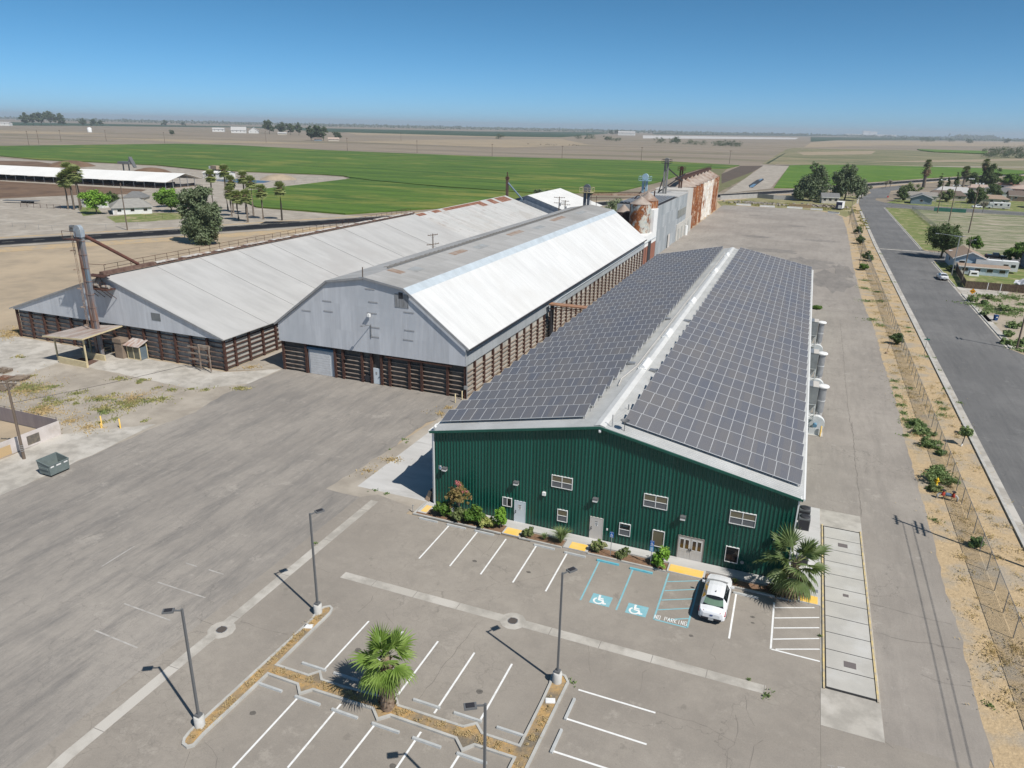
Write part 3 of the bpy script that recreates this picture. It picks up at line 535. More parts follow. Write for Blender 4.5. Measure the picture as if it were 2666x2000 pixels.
# dust collectors along the right wall
def dust_collector(label, y):
    t = thing('dust_collector', label, 'dust collector', (2.75, y, 0), 0, 'dust collectors along the green building')
    WP = mat('white_steel', (.68,.69,.68), (.6,.61,.6), 2, rough=.5)
    part('filter_box', MB().box(.25,1.5,-2.0,.1,3.7,5.75).box(.85,.9,-2.01,.11,3.69,5.77), GALV, t)
    part('filter_lid', MB().box(.22,.86,-2.03,.13,5.77,5.86).box(.89,1.53,-2.03,.13,5.77,5.84,1), [GALV, BEIGE], t)
    b = MB()
    for xx in (.3,1.45):
        for yy in (-1.95,.05): b.beam((xx,yy,0),(xx,yy,3.7),.09)
    for z0, z1 in ((.1,1.8),(1.8,3.6)):
        b.beam((.3,-1.95,z0),(1.45,-1.95,z1),.06); b.beam((1.45,-1.95,z0),(.3,-1.95,z1),.06); b.beam((1.45,-1.95,z0),(1.45,.05,z1),.06); b.beam((1.45,.05,z0),(1.45,-1.95,z1),.06)
    for zz in (1.8,3.62): b.box(.25,1.5,-2.0,.1,zz-.05,zz+.05)
    part('support_frame', b, WP, t)
    part('hopper', MB().idx([(.3,-1.9,3.58),(1.4,-1.9,3.58),(1.4,0,3.58),(.3,0,3.58),(.7,-1.2,2.3),(1.0,-1.2,2.3),(1.0,-.8,2.3),(.7,-.8,2.3)], [(0,1,5,4),(1,2,6,5),(2,3,7,6),(3,0,4,7),(7,6,5,4)]), GALV, t)
    st = part('exhaust_stack', MB().tube([(2.05,0,2.2),(2.05,0,5.2)], .44, 18), GALV, t)
    part('stack_joint', MB().tube([(2.05,0,3.6),(2.05,0,3.68)], .47, 18), WP, st); part('stack_collar', MB().tube([(2.05,0,1.6),(2.05,0,2.25)], [.36,.4], 18), mat('bright_steel', (.75,.75,.75), rough=.3, metal=.6), st)
    part('stack_cap', MB().lathe((2.05,0,5.2),[(.44,0),(.66,.05),(.7,.2),(.62,.3),(.3,.36)],18), WHITE, st)
    f = part('fan_housing', MB().tube([(1.85,-1.75,1.2),(1.85,-1.05,1.2)], .95, 22, sm=False).box(1.6,2.5,-1.7,-1.1,1.2,1.75), WP, t)
    part('motor', MB().tube([(1.75,-2.3,1.15),(1.75,-1.76,1.15)], .22, 12), mat('motor_blue', (.12,.25,.36)), f)
    part('fan_base', MB().box(1.1,2.6,-2.5,-.4,.1,.16).box(1.15,2.5,-2.45,-2.4,.16,.9).box(1.2,2.45,-2.4,-.5,.16,.5), WP, f)
    part('base_slab', MB().box(.1,2.75,-2.7,.4,0,.1), CONC, t)
    return t
dc = dust_collector('nearest grey dust collector with fan and stack beside solar roof', 88.6)
dup(dc, 'middle grey dust collector of three beside solar roof', (2.75,103.1,0), 0, 'dust collectors along the green building')
dup(dc, 'farthest grey dust collector of three beside solar roof', (2.75,121.4,0), 0, 'dust collectors along the green building')
solid('bollard', MB().tube([(0,0,0),(0,0,1.25),(0,0,1.3)],[.09,.09,.03],10), YELP, 'yellow bollard in front of nearest dust collector', 'bollard', None, (5.2,85.95,.1))

# ---------------------------------------------------------------- grain barns
RUSTC = mat('rust_brown_paint', (.085,.04,.03), (.055,.03,.025), 1.5, (.13,.065,.045), 3, rough=.8)
def sheets(name, c1, c2, c3=None, pitch=.9, axis=0, rough=.5, metal=.35, wave=.18, stretch=None, rust=0):
    """corrugated sheet metal: sheet-to-sheet tone steps, fine corrugation relief, streaks"""
    t = NT(name); P = t.pos(); s = t.n('SeparateXYZ'); t.l(P, s.inputs[0])
    h = t.math('MULTIPLY', s.outputs[axis], 1/pitch); cell = t.math('FLOOR', h)
    wn_ = t.n('TexWhiteNoise', noise_dimensions='2D'); cv = t.n('CombineXYZ'); t.l(cell, cv.inputs[0])
    row = t.math('FLOOR', t.math('MULTIPLY', s.outputs[2], .28)); t.l(row, cv.inputs[1]); t.l(cv.outputs[0], wn_.inputs[0])
    col = t.mix(wn_.outputs[0], c1, c2)
    st = stretch or ((1.6,1.6,.12) if axis != 2 else (1,1,1))
    col = t.mix(t.math('MULTIPLY', t.noise(t.pos(st), 1., 6, .7, .42, .7), .6), col, tuple(.75*a for a in c1))
    if c3: col = t.mix(t.noise(P, .09, 5, .6, .52, .66), col, c3)
    if rust:
        col = t.mix(t.math('MULTIPLY', t.noise(t.pos((.9,.9,.25)), .5, 8, .75, .56, .64), rust), col, (.17,.07,.035))
    w = t.math('SINE', t.math('MULTIPLY', s.outputs[axis], 2*math.pi/wave)); t.bump(w, .35, .02)
    return t.done(col, rough, metal)
CLAD = sheets('grey_cladding', (.56,.58,.61), (.63,.65,.68), (.5,.525,.555), .85, 0, .55, .08)
CLADY = sheets('grey_cladding_side', (.4,.43,.45), (.47,.5,.52), (.36,.385,.405), .85, 1, .5, .1)
ROOFG = sheets('old_grey_roof', (.4,.39,.37), (.46,.45,.43), (.33,.32,.3), 1.8, 1, .6, .1, .3, (.1,1.2,.1))
ROOFL = sheets('pale_grey_roof', (.46,.455,.44), (.49,.485,.47), (.42,.41,.395), 2.4, 1, .65, .02, .3, (.08,.35,.08))
ROOFB = sheets('bright_white_roof', (.68,.68,.665), (.64,.64,.625), (.6,.595,.575), 3.05, 1, .6, 0, .3, (.1,.6,.1))
PALEBLUE = mat('pale_blue_flashing', (.5,.56,.6), (.42,.47,.5), .6, rough=.5)
BULK = sheets('bulkhead_sheet', (.24,.235,.22), (.4,.395,.37), (.15,.145,.135), .75, 0, .7, .02); BULKD = sheets('dark_bulkhead_sheet', (.07,.067,.062), (.14,.135,.126), (.05,.048,.045), .75, 0, .7, .02)  # dark one: weathered sheets with overhang and recess shade put into the colour
BULKY = sheets('bulkhead_sheet_side', (.47,.46,.42), (.56,.54,.49), (.33,.32,.29), .75, 1, .7, .05)
BX0, BX1, BY0, BY1 = -66.6, -37.55, 80.15, 187.4
BP = [(BX0-.45,6.85),(-57.9,13.75),(-52.1,14.72),(-46.2,13.82),(BX1+.55,6.9)]
bn = thing('grain_barn', 'big grey gambrel barn with bright white right roof slope', 'barn', (-52.1, BY0, 0)); BO = (52.1, -BY0, 0)
part('gable_cladding', MB().face([(BX0,BY0-.35,4.35),(BX1,BY0-.35,4.5),(BX1,BY0-.35,6.95),(-46.2,BY0-.35,13.62),(-52.1,BY0-.35,14.5),(-57.9,BY0-.35,13.55),(BX0,BY0-.35,6.9)]), CLAD, bn, BO)
part('rear_gable', MB().face([(BX0,BY1,0),(BX0,BY1,6.9),(-57.9,BY1,13.55),(-52.1,BY1,14.5),(-46.2,BY1,13.62),(BX1,BY1,6.95),(BX1,BY1,0)]), CLAD, bn, BO)
part('eave_cladding', MB().face([(BX1+.02,BY0-.35,4.5),(BX1+.02,BY1,4.5),(BX1+.02,BY1,6.95),(BX1+.02,BY0-.35,6.95)]).face([(BX0,BY0-.35,6.9),(BX0,BY1,6.9),(BX0,BY1,4.35),(BX0,BY0-.35,4.35)]), CLADY, bn, BO)
def slope(a, b_, y0, y1, th=.1):
    (xa, za), (xb, zb) = a, b_
    return MB().idx([(xa,y0,za),(xb,y0,zb),(xb,y1,zb),(xa,y1,za),(xa,y0,za-th),(xb,y0,zb-th),(xb,y1,zb-th),(xa,y1,za-th)], [(0,1,2,3),(7,6,5,4),(0,4,5,1),(1,5,6,2),(2,6,7,3),(3,7,4,0)])
part('roof_left_slope', slope(BP[0], BP[1], BY0-.6, BY1+.3), ROOFL, bn, BO)
up = part('roof_upper', slope(BP[1], BP[2], BY0-.6, BY1+.3), ROOFG, bn, BO); part('roof_upper', slope(BP[2], BP[3], BY0-.6, BY1+.3), ROOFG, bn, BO)
xk = -45.2; zk = BP[3][1]+(BP[4][1]-BP[3][1])*(xk-BP[3][0])/(BP[4][0]-BP[3][0])
part('roof_flashing', slope(BP[3], (xk, zk), BY0-.6, BY1+.3), PALEBLUE, bn, BO)
part('roof_white_slope', slope((xk, zk), BP[4], BY0-.45, BY1+.3), ROOFB, bn, BO)
b = MB()
for (xa, za), (xb, zb) in zip(BP, BP[1:]): b.beam((xa,BY0-.62,za-.12),(xb,BY0-.62,zb-.12),.1,.26)
part('gable_trim', b, GALV, bn, BO)
part('gutter', MB().box(BX1+.56,BX1+.75,BY0-.4,BY1,6.7,6.85), DARKM, bn, BO)
b = MB()                                                                   # ridge: low cap rail with brackets
b.beam((-52.4,BY0+6,14.86),(-52.4,BY1-8,14.86),.16,.14)
for k in range(66): b.beam((-54.2,BY0+8+k*1.5,14.48),(-53.0,BY0+8.5+k*1.5,14.7),.09,.06)
part('ridge_rail', b, mat('weathered_timber', (.17,.16,.145)), up, None)
for k, (dx, dy, sx, sy, c) in enumerate(((1.2,5,2.2,1.6,0),(2.4,8,1.6,2.4,1),(1.6,22,1.2,5,0),(2.2,30,1.4,4,1),(1.5,46,1.2,7,0),(2.3,58,1.3,5,1),(1.4,71,1.2,9,0),(2,88,1.4,6,1))):
    xa, xb = -52.1+dx-sx/2, -52.1+dx+sx/2; f = lambda x: 14.72-(x+52.1)*.1525+.012
    part('roof_patch', MB().face([(xa,BY0+dy,f(xa)),(xb,BY0+dy,f(xb)),(xb,BY0+dy+sy,f(xb)),(xa,BY0+dy+sy,f(xa))]), mat('rusty_patch', (.26,.17,.12), (.36,.32,.28), .8) if c == 0 else mat('grey_patch', (.34,.36,.37), (.27,.27,.26), .8), up)
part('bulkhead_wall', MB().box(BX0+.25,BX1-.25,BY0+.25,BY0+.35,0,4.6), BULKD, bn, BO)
part('bulkhead_wall', MB().box(BX1-.36,BX1-.26,BY0+.36,BY1-.2,0,4.6).box(BX0+.26,BX0+.36,BY0+.36,BY1-.2,0,4.6), BULKY, bn, BO)
col_m = MB().box(-.13,.13,-.1,.1,0,4.45).box(-.17,.17,-.14,-.1,0,4.44).box(-.17,.17,.1,.14,0,4.44).mesh('column', RUSTC)
for xx in (-66.3,-62.4,-57.6,-56.3,-53.25,-51.75,-50.2,-48.95,-45.95,-44.1,-40.3,-37.75): link('column', col_m, bn, (xx+52.1, 0, 0))
for k in range(36): link('column', col_m, bn, (BX1-.1+52.1, 3.0+3.06*k - .35, 0), R(90))
for k in range(12): link('column', col_m, bn, (BX0+.1+52.1, 3.0+3.06*k - .35, 0), R(90))
GIRT = mat('girt_steel', (.34,.29,.245), (.2,.15,.12), 1.2, rough=.8)
for k in range(6):
    z = .35+.62*k
    for xa, xb in ((-66.2,-62.6),(-57.5,-51.9),(-50.1,-37.8)): part('girt', MB().box(xa,xb,BY0+.02,BY0+.24,z-.04,z+.04), GIRT, bn, BO)
    part('girt', MB().box(BX1-.24,BX1-.02,BY0+.4,BY1-.4,z-.04,z+.04), GIRT, bn, BO); part('girt', MB().box(BX0+.02,BX0+.24,BY0+.4,BY1-.4,z-.04,z+.04), GIRT, bn, BO)
d = part('roll_up_door', MB().box(-62.1,-57.95,BY0+.1,BY0+.2,0,3.55), mat('door_surround', (.42,.46,.5), rough=.6), bn, BO)
for k in range(9): part('door_slat', MB().box(-61.85,-58.5,BY0+.04,BY0+.099,.02+.345*k,.345+.345*k), mat('roller_slat', (.6,.61,.62), (.52,.53,.54), 2, rough=.55), d)
part('door_header', MB().box(-62.2,-57.8,BY0-.1,BY0+.2,3.6,3.95), mat('blue_steel', (.03,.09,.16), rough=.6), bn, BO)
d = part('man_door', MB().box(-51.55,-50.55,BY0+.0,BY0+.12,.02,2.25), DOORW, bn, BO)
part('notice', MB().box(-51.2,-50.95,BY0-.02,BY0-.002,1.35,1.75), GALV, d); part('handle', MB().cbox((-50.68,BY0-.05,1.05),(.06,.1,.12)), DARKM, d)
part('fan_opening', MB().tube([(-52.55,BY0-.0,.62),(-52.55,BY0+.24,.62)],.5,18).box(-53.1,-52.0,BY0+.2,BY0+.245,.05,1.2), DARKM, bn, BO)
part('track_rail', MB().box(-49.4,-39.6,BY0-.3,BY0-.1,4.1,4.25), RUSTC, bn, BO)
wl = part('wall_lamp', MB().tube([(-51.4,BY0-.4,6.6),(-51.4,BY0-.4,8.4)],.05,6).beam((-51.4,BY0-.4,8.3),(-51.6,BY0-1.7,8.6),.07), STEELG, bn, BO); part('lamp_head', MB().cbox((-51.65,BY0-1.9,8.6),(.35,.6,.16)), GALV, wl)
part('floodlight', MB().cbox((-51.4,BY0-.7,9.75),(.35,.35,.4)), WHITE, bn, BO)
part('gable_door', MB().box(-47.0,-46.4,BY0-.42,BY0-.391,12.4,13.2), DARKM, bn, BO)
part('repair_sheet', MB().box(-47.6,-45.6,BY0-.39,BY0-.36,11.2,13.0), mat('streaked_sheet', (.33,.34,.35), (.16,.16,.16), 2.5, stretch=(4,4,.3)), bn, BO)
vent_m = MB()
vent_m.box(-.74,.74,-.01,.0,-.02,.18)
for k in range(7): vent_m.box(-.7+.21*k,-.7+.21*k+.13,-.03,-.009,0,.16)
vm = vent_m.mesh('louvre_vent', mat('vent_grey', (.36,.365,.375)))
for xx, zz in ((-51.3,13.1),(-50.9,11.4),(-45.6,10.6),(-51.1,9.9),(-58.1,10.8),(-58,9.4),(-61.6,9.1),(-45.6,8.2),(-45.8,6.9),(-50.8,8.0),(-50.9,6.7)):
    link('louvre_vent', vm, bn, (xx+52.1,-.36,zz))
part('gable_mast', MB().tube([(-52.2,BY0-.5,14.4),(-52.15,BY0-.5,16.0)],.07,6), mat('old_timber', (.12,.09,.07)), bn, BO)
part('downpipe', MB().tube([(BX1+.1,BY0-.2,.2),(BX1+.1,BY0-.2,4.6)],.07,6).cbox((BX1-.05,BY0-.25,1.6),(.4,.3,.45)), GALV, bn, BO)
part('conduit', MB().tube([(BX1+.15,112,5.0),(BX1+.2,118,5.7),(BX1+.2,186,5.75),(BX1+.3,202,5.8)],.08,6), PALEBLUE, bn, BO)
# pipe bridge between barn and green building
pb_ = thing('pipe_bridge', 'rusty steel pipe bridge between grey barn and solar roof', 'pipe bridge', (-37.0, 111.3, -1.75))
part('tower', MB().box(.2,.5,-.5,-.2,0,7.9).box(.2,.5,.3,.6,0,7.9).beam((.35,-.35,2),(.35,.45,5),.1).beam((.35,.45,2),(.35,-.35,5),.1), DARKM, pb_)
part('walkway', MB().box(0,8.6,-.7,.8,7.75,7.95), mat('rust_orange', (.38,.21,.12), (.27,.15,.1), 1), pb_)
part('truss', MB().beam((.4,-.6,7.2),(8.6,-.6,7.2),.1).beam((.4,.7,7.2),(8.6,.7,7.2),.1), RUSTC, pb_)

# left storage shed
SX0, SX1, SY0, SYM, SY1 = -115.0, -73.2, 75.95, 168., 231.
sh = thing('storage_shed', 'long low gabled grain shed with pale roof and ridge conveyor', 'shed', (-94, SY0, 0)); SO = (94, -SY0, 0)
part('gable_cladding', MB().face([(SX0,SY0-.3,4.55),(SX1,SY0-.3,4.65),(SX1,SY0-.3,4.95),(-93.8,SY0-.3,11.6),(SX0,SY0-.3,4.85)]), CLAD, sh, SO)
part('rear_gable', MB().face([(SX0,SY1,0),(SX0,SY1,4.85),(-93.8,SY1,11.6),(SX1,SY1,4.95),(SX1,SY1,0)]), CLAD, sh, SO)
part('roof_left_slope', slope((SX0-.6,4.7),(-93.8,11.78),SY0-.5,SY1), ROOFL, sh, SO)
part('roof_front_section', slope((-93.8,11.78),(SX1+.6,4.78),SY0-.5,SYM), ROOFL, sh, SO)
RUSTROOF = sheets('rust_streaked_roof', (.5,.5,.48), (.56,.55,.53), (.44,.42,.39), 2.4, 1, .7, .05, .3, (.1,.9,.1), .35)
rr = part('roof_rear_section', slope((-93.8,11.7),(SX1+.6,4.7),SYM,SY1), RUSTROOF, sh, SO)
RUST = mat('red_rust', (.27,.12,.075), (.2,.085,.05), 1., (.36,.22,.16), .6)
sz = lambda x: 11.78-(x+93.8)*.344-.055
for (xa, xb, ya, yb, cnt) in ((-93.6,-92.3,168.5,205,17),(-93.6,-90.6,205,229,11),(-90.5,-88.6,207,229,9),(-89.5,-84.5,195,203,4),(-84.4,-76,193,201,6),(-81.5,-77.6,203,229,10),(-89.6,-88.4,168.5,190,8)):
    for k in range(cnt):
        if random.Random(k*7+int(xa)).random() < .25: continue
        y0 = ya+(yb-ya)*k/cnt; y1 = y0+(yb-ya)/cnt*.93
        part('rusty_sheet', MB().face([(xa,y0,sz(xa)+.02),(xb,y0,sz(xb)+.02),(xb,y1,sz(xb)+.02),(xa,y1,sz(xa)+.02)]), RUST, rr)
for dy in (9,18,27,36,48,60,75): part('roof_seam', MB().beam((-93.8,SY0+dy,11.83),(SX1+.6,SY0+dy,4.83),.08,.04), mat('seam_grey', (.42,.415,.4)), sh, SO)
part('gable_trim', MB().beam((SX0-.6,SY0-.52,4.62),(-93.8,SY0-.52,11.7),.08,.2).beam((-93.8,SY0-.52,11.7),(SX1+.6,SY0-.52,4.7),.08,.2), GALV, sh, SO)
part('bulkhead_wall', MB().box(SX0+.3,SX1-.3,SY0+.3,SY0+.4,0,4.7), BULK, sh, SO)
part('bulkhead_wall', MB().box(SX1-.4,SX1-.3,SY0+.41,SY1-.2,0,4.75).box(SX0+.3,SX0+.4,SY0+.41,SY1-.2,0,4.6), BULKY, sh, SO)
for k in range(15): link('column', col_m, sh, (SX0+.2+k*2.975+94, .05, 0))
for k in range(24): link('column', col_m, sh, (SX1-.15+94, 2.4+2.95*k, 0), R(90))
for k in range(6):
    z = .35+.72*k; part('girt', MB().box(SX0+.3,SX1-.3,SY0+.06,SY0+.29,z-.07,z+.07), mat('girt_rusty', (.1,.06,.05), (.2,.15,.12), 1.5), sh, SO); part('girt', MB().box(SX1-.29,SX1-.06,SY0+.4,SY1-.4,z-.05,z+.05), RUSTC, sh, SO)
part('gable_panel', MB().box(-85.6,-83.9,SY0-.34,SY0-.31,6.1,7.2), mat('dark_panel', (.15,.16,.165), (.21,.22,.22), 1.2), sh, SO)
cv = part('ridge_conveyor', MB().box(-94.2,-93.4,SY0-.6,SY0+9,11.9,12.4).box(-94.2,-93.4,SY0+9,SYM,11.9,12.2), mat('conveyor_rust', (.09,.05,.04), (.2,.13,.1), 1.2), sh, SO)
for k in range(56):
    if k % 5 == 3: continue
    part('cover_sheet', MB().box(-94.2,-93.25,SY0+9+k*1.46,SY0+9+k*1.46+1.3,12.22,12.32), mat('chalky_white', (.62,.6,.56), (.35,.24,.18), .9, lo=.45, hi=.6), cv)
b = MB()
for k in range(40): b.beam((-95,SY0+1+k*2.35,12.0),(-95,SY0+1+k*2.35,13.1),.05)
for z in (12.55,13.1): b.beam((-95,SY0+1,z),(-95,SYM,z),.05)
part('catwalk_rail', b, RUSTC, cv); part('catwalk', MB().box(-95.1,-94.31,SY0-.5,SYM,11.85,11.92), RUSTC, cv)
part('gable_platform', MB().box(-95.6,-91.8,SY0-1.9,SY0-.31,10.0,10.12).box(-95.9,-92.5,SY0-1.7,SY0-.31,11.85,11.95), RUSTC, sh, SO)
b = MB()
for xa in (-95.5,-94.2,-92.9,-91.9): b.beam((xa,SY0-1.85,10.1),(xa,SY0-1.85,11.2),.05); b.beam((xa,SY0-1.85,10.05),(xa,SY0-.35,8.6),.07)
b.beam((-95.6,SY0-1.85,11.2),(-91.8,SY0-1.85,11.2),.05); b.beam((-95.9,SY0-1.7,11.9),(-95.9,SY0-1.7,13.6),.06); b.beam((-95.9,SY0-1.7,13.6),(-94.6,SY0+1,13.1),.06)
part('platform_rail', b, RUSTC, sh, SO)
part('drive_motor', MB().tube([(-94.9,SY0-1.2,10.5),(-93.9,SY0-1.2,10.5)],.3,10).tube([(-93.5,SY0-1,10.35),(-92.3,SY0-.9,10.35)],.25,10).lathe((-94.3,SY0-.9,10.2),[(.5,0),(.5,.9),(.2,1.5)],10), mat('dull_machinery', (.4,.38,.34), (.2,.14,.11), 2), sh, SO)
part('corner_frame', MB().box(-78.3,-74.4,SY0-1.5,SY0-1.4,3.3,3.5).box(-78.3,-74.4,SY0-1.5,SY0-1.4,2.4,2.6).box(-78.3,-74.4,SY0-1.5,SY0-1.4,1.5,1.7).box(-76.3,-76.1,SY0-1.6,SY0-1.52,.3,3.9).box(-74.5,-74.3,SY0-1.6,SY0-1.52,.2,3.9).box(-76.4,-74.4,SY0-1.52,SY0-1.3,3.5,3.9), mat('rusty_frame', (.22,.15,.11), (.33,.28,.23), 2), sh, SO)
# bucket elevator at the shed
DUCT = mat('rust_blue_duct', (.15,.21,.26), (.22,.12,.08), .7, (.22,.25,.27), .5, rough=.7, stretch=(2,2,.3))
DUCTR = mat('rust_duct', (.28,.14,.085), (.25,.24,.24), .9, (.17,.08,.05), .6, rough=.8, stretch=(2,2,.3))
le = thing('bucket_elevator', 'tall rusty blue bucket elevator in front of the long shed', 'elevator', (-94, 73.1, 0))
part('leg_casing', MB().box(-.54,-.08,-.25,.25,0,18.2), DUCTR, le); part('leg_casing', MB().box(.1,.54,-.25,.25,0,18.2), DUCT, le)
for k in range(9): part('casing_flange', MB().box(-.6,.6,-.29,.29,1.9*k+1.9,1.9*k+1.96), DUCTR, le)
part('head', MB().tube([(0,-.3,18.75),(0,.3,18.75)],.6,14).box(-.68,.68,-.34,.34,17.7,18.75), mat('blue_grey_steel', (.25,.3,.35), (.35,.38,.4), 2, rough=.6), le)
part('head_motor', MB().tube([(-1.3,-.1,19.0),(-.7,-.1,19.0)],.3,10).cbox((-1.1,-.1,18.6),(.6,.5,.4)), STEELG, le)
part('platform', MB().box(-1.7,.9,-1.3,-.36,17.4,17.48).beam((-1.7,-1.3,17.4),(-1.7,-1.3,18.6),.05).beam((.9,-1.3,17.4),(.9,-1.3,18.6),.05).beam((-1.7,-1.3,18.6),(.9,-1.3,18.6),.05), RUSTC, le)
b = MB()
for s_ in (-1.02,-.74): b.beam((s_,-.5,3.6),(s_,-.5,18.4),.05)
for k in range(36): b.beam((-1.02,-.5,3.8+.4*k),(-.74,-.5,3.8+.4*k),.03)
for k in range(5): b.lathe((-.88,-.75,5+2.7*k),[(.36,0),(.36,.08)],10,top=False)
part('ladder', b, mat('pale_rust', (.4,.33,.26), (.25,.15,.1), 2), le)
part('spout', MB().tube([(.5,.3,17.9),(.1,8.9,12.5)],.24,10), mat('spout_rust', (.16,.07,.05), (.11,.055,.045), 1), le)

# ---------------------------------------------------------------- dump-pit canopy, booth and yard things by the shed
CREAM = mat('cream_paint', (.62,.53,.33), (.52,.43,.27), 2, rough=.7)
cn = thing('dump_canopy', 'rusty sloping canopy on cream posts over the dump pit', 'canopy', (-95, 71, 0)); CO = (95, -71, 0)
part('canopy_roof', MB().idx([(-98.3,68.0,4.15),(-90.9,68.3,4.5),(-91.6,75.5,4.6),(-97.6,74.6,4.25)]+[(-98.3,68.0,4.05),(-90.9,68.3,4.4),(-91.6,75.5,4.5),(-97.6,74.6,4.15)], [(0,1,2,3),(7,6,5,4),(0,4,5,1),(1,5,6,2),(2,6,7,3),(3,7,4,0)]), mat('rusty_tin', (.3,.24,.2), (.48,.45,.42), .8, (.25,.14,.1), .4, stretch=(2.5,.5,1)), cn, CO)
part('canopy_edge', MB().beam((-98.35,67.95,4.05),(-90.85,68.25,4.4),.08,.2).beam((-90.85,68.25,4.42),(-91.55,75.5,4.52),.08,.18), CREAM, cn, CO)
for xx, yy, h in ((-98.2,69.5,4.05),(-91.7,69.0,4.35),(-97.4,74.3,4.1)): part('post', MB().box(xx-.09,xx+.09,yy-.09,yy+.09,0,h), CREAM, cn, CO)
def lowwall(name, label, pts, w=.2):
    b = MB(); (x0,y0,h0), (x1,y1,h1) = pts; d = Vector((x1-x0,y1-y0,0)).normalized(); n = Vector((-d.y,d.x,0))*w/2
    b.idx([(x0-n.x,y0-n.y,0),(x1-n.x,y1-n.y,0),(x1+n.x,y1+n.y,0),(x0+n.x,y0+n.y,0),(x0-n.x,y0-n.y,h0),(x1-n.x,y1-n.y,h1),(x1+n.x,y1+n.y,h1),(x0+n.x,y0+n.y,h0)], [(4,5,6,7),(0,1,5,4),(1,2,6,5),(2,3,7,6),(3,0,4,7)])
    return solid(name, b, CREAM, label, 'wall')
lowwall('ramp_wall', 'front cream ramp wall beside the canopy posts', ((-97.2,68.9,.95),(-91.6,68.85,.85)))
lowwall('ramp_wall', 'rear cream ramp wall under the dump canopy', ((-96.3,72.0,1.0),(-92.1,72.25,.85)))
struct('dump_grate', MB().face([(-96,69.2,.012),(-92.2,69.2,.012),(-93,71.9,.012),(-96.5,71.9,.012)]), mat('grate_rust', (.16,.09,.065), (.1,.07,.06), 3))
lg = thing('pit_railing', 'low cream pipe railing beside the dump pit', 'railing', (-94.6,74.6,0)); b = MB()
for k in range(3): b.beam((-.3+.1*k,-1.2+1.1*k,0),(-.3+.1*k,-1.2+1.1*k,1.0),.06)
part('posts', b, CREAM, lg); part('rails', MB().beam((-.3,-1.2,1),(-.1,1,1),.06).beam((-.3,-1.2,.55),(-.1,1,.55),.05), CREAM, lg)
solid('square_tank', MB().box(-.75,.75,-.6,.6,0,3.0).box(-.85,.85,-.7,.7,2.4,2.95), mat('brown_tank', (.27,.21,.16), (.2,.155,.12), 1), 'square brown tank beside the cream booth', 'tank', None, (-91.3,74.6,0))
bt = thing('scale_booth', 'small cream framed booth with rusty tin roof at the shed', 'booth', (-88.9,75.2,0))
b = MB()
for xx in (-1.2,0,1.2): b.box(xx-.06,xx+.06,-.75,-.63,0,2.05)
b.box(1.14,1.26,.55,.67,0,2.05).box(-1.26,1.26,-.76,-.62,1.95,2.07).box(-1.26,1.26,-.76,-.62,0,.12)
part('booth_frame', b, CREAM, bt); part('window', MB().box(-1.14,-.06,-.71,-.67,.12,1.95).box(.06,1.14,-.71,-.67,.12,1.95), glass('dusty_glass', (.1,.1,.07), .25), bt)
part('side_door', MB().box(1.2,1.24,-.6,.55,.05,1.9), glass('side_glass', (.13,.17,.2), .2), bt); part('rear_wall', MB().box(-1.2,1.2,.6,.68,0,2.3), CREAM, bt)
part('booth_roof', MB().idx([(-1.6,-1.05,2.1),(1.45,-1.05,2.1),(1.45,.85,2.75),(-1.6,.85,2.75),(-1.6,-1.05,2.03),(1.45,-1.05,2.03),(1.45,.85,2.68),(-1.6,.85,2.68)],[(0,1,2,3),(7,6,5,4),(0,4,5,1),(1,5,6,2),(2,6,7,3),(3,7,4,0)]), mat('tin_roof_rust', (.52,.5,.48), (.33,.2,.15), 1.2, stretch=(2.5,.6,1)), bt)
# dumpster
DUMP = mat('dumpster_green', (.17,.205,.2), (.135,.165,.16), 2, rough=.6)
dm = thing('dumpster', 'open grey-green steel dumpster at the edge of the yard', 'dumpster', (-66.05,44.15,0), R(-1))
W2, L2 = .78, 1.0
b = MB()
b.idx([(-W2,-L2,.2),(W2,-L2,.2),(W2,L2,.2),(-W2,L2,.2),(-W2-.12,-L2-.05,1.55),(W2+.02,-L2-.05,1.25),(W2+.02,L2+.05,1.25),(-W2-.12,L2+.05,1.55)], [(3,2,1,0),(0,1,5,4),(1,2,6,5),(2,3,7,6),(3,0,4,7)])
i_ = .07
b.idx([(-W2+i_,-L2+i_,.28),(W2-i_,-L2+i_,.28),(W2-i_,L2-i_,.28),(-W2+i_,L2-i_,.28),(-W2-.12+i_,-L2+i_-.05,1.54),(W2-i_,-L2+i_-.05,1.24),(W2-i_,L2-i_+.05,1.24),(-W2-.12+i_,L2-i_+.05,1.54)], [(0,1,2,3),(4,5,1,0),(5,6,2,1),(6,7,3,2),(7,4,0,3)])
part('bin_body', b, DUMP, dm)
b = MB(); T = [(-W2-.12,-L2-.05,1.55),(W2+.02,-L2-.05,1.25),(W2+.02,L2+.05,1.25),(-W2-.12,L2+.05,1.55)]
for k in range(4): b.beam(T[k], T[(k+1)%4], .09, .09)
part('bin_rim', b, DUMP, dm)
for s_ in (-1,1): part('lift_pocket', MB().box(-.7,.6,s_*(L2+.02)-.08,s_*(L2+.02)+.08,.75,.95), DUMP, dm)
for y0, y1 in ((-.9,-.55),(-.3,.2),(.5,.9)):
    part('sticker', MB().face([(W2+.025,y0,.98),(W2+.025,y1,.98),(W2+.045,y1,1.14),(W2+.045,y0,1.14)]), WHITE, dm)
for sx in (-.6,.6):
    for sy in (-.85,.85): part('caster', MB().tube([(sx-.04,sy,.1),(sx+.04,sy,.1)],.1,10).box(sx-.06,sx+.06,sy-.05,sy+.05,.1,.22), DARKM, dm)
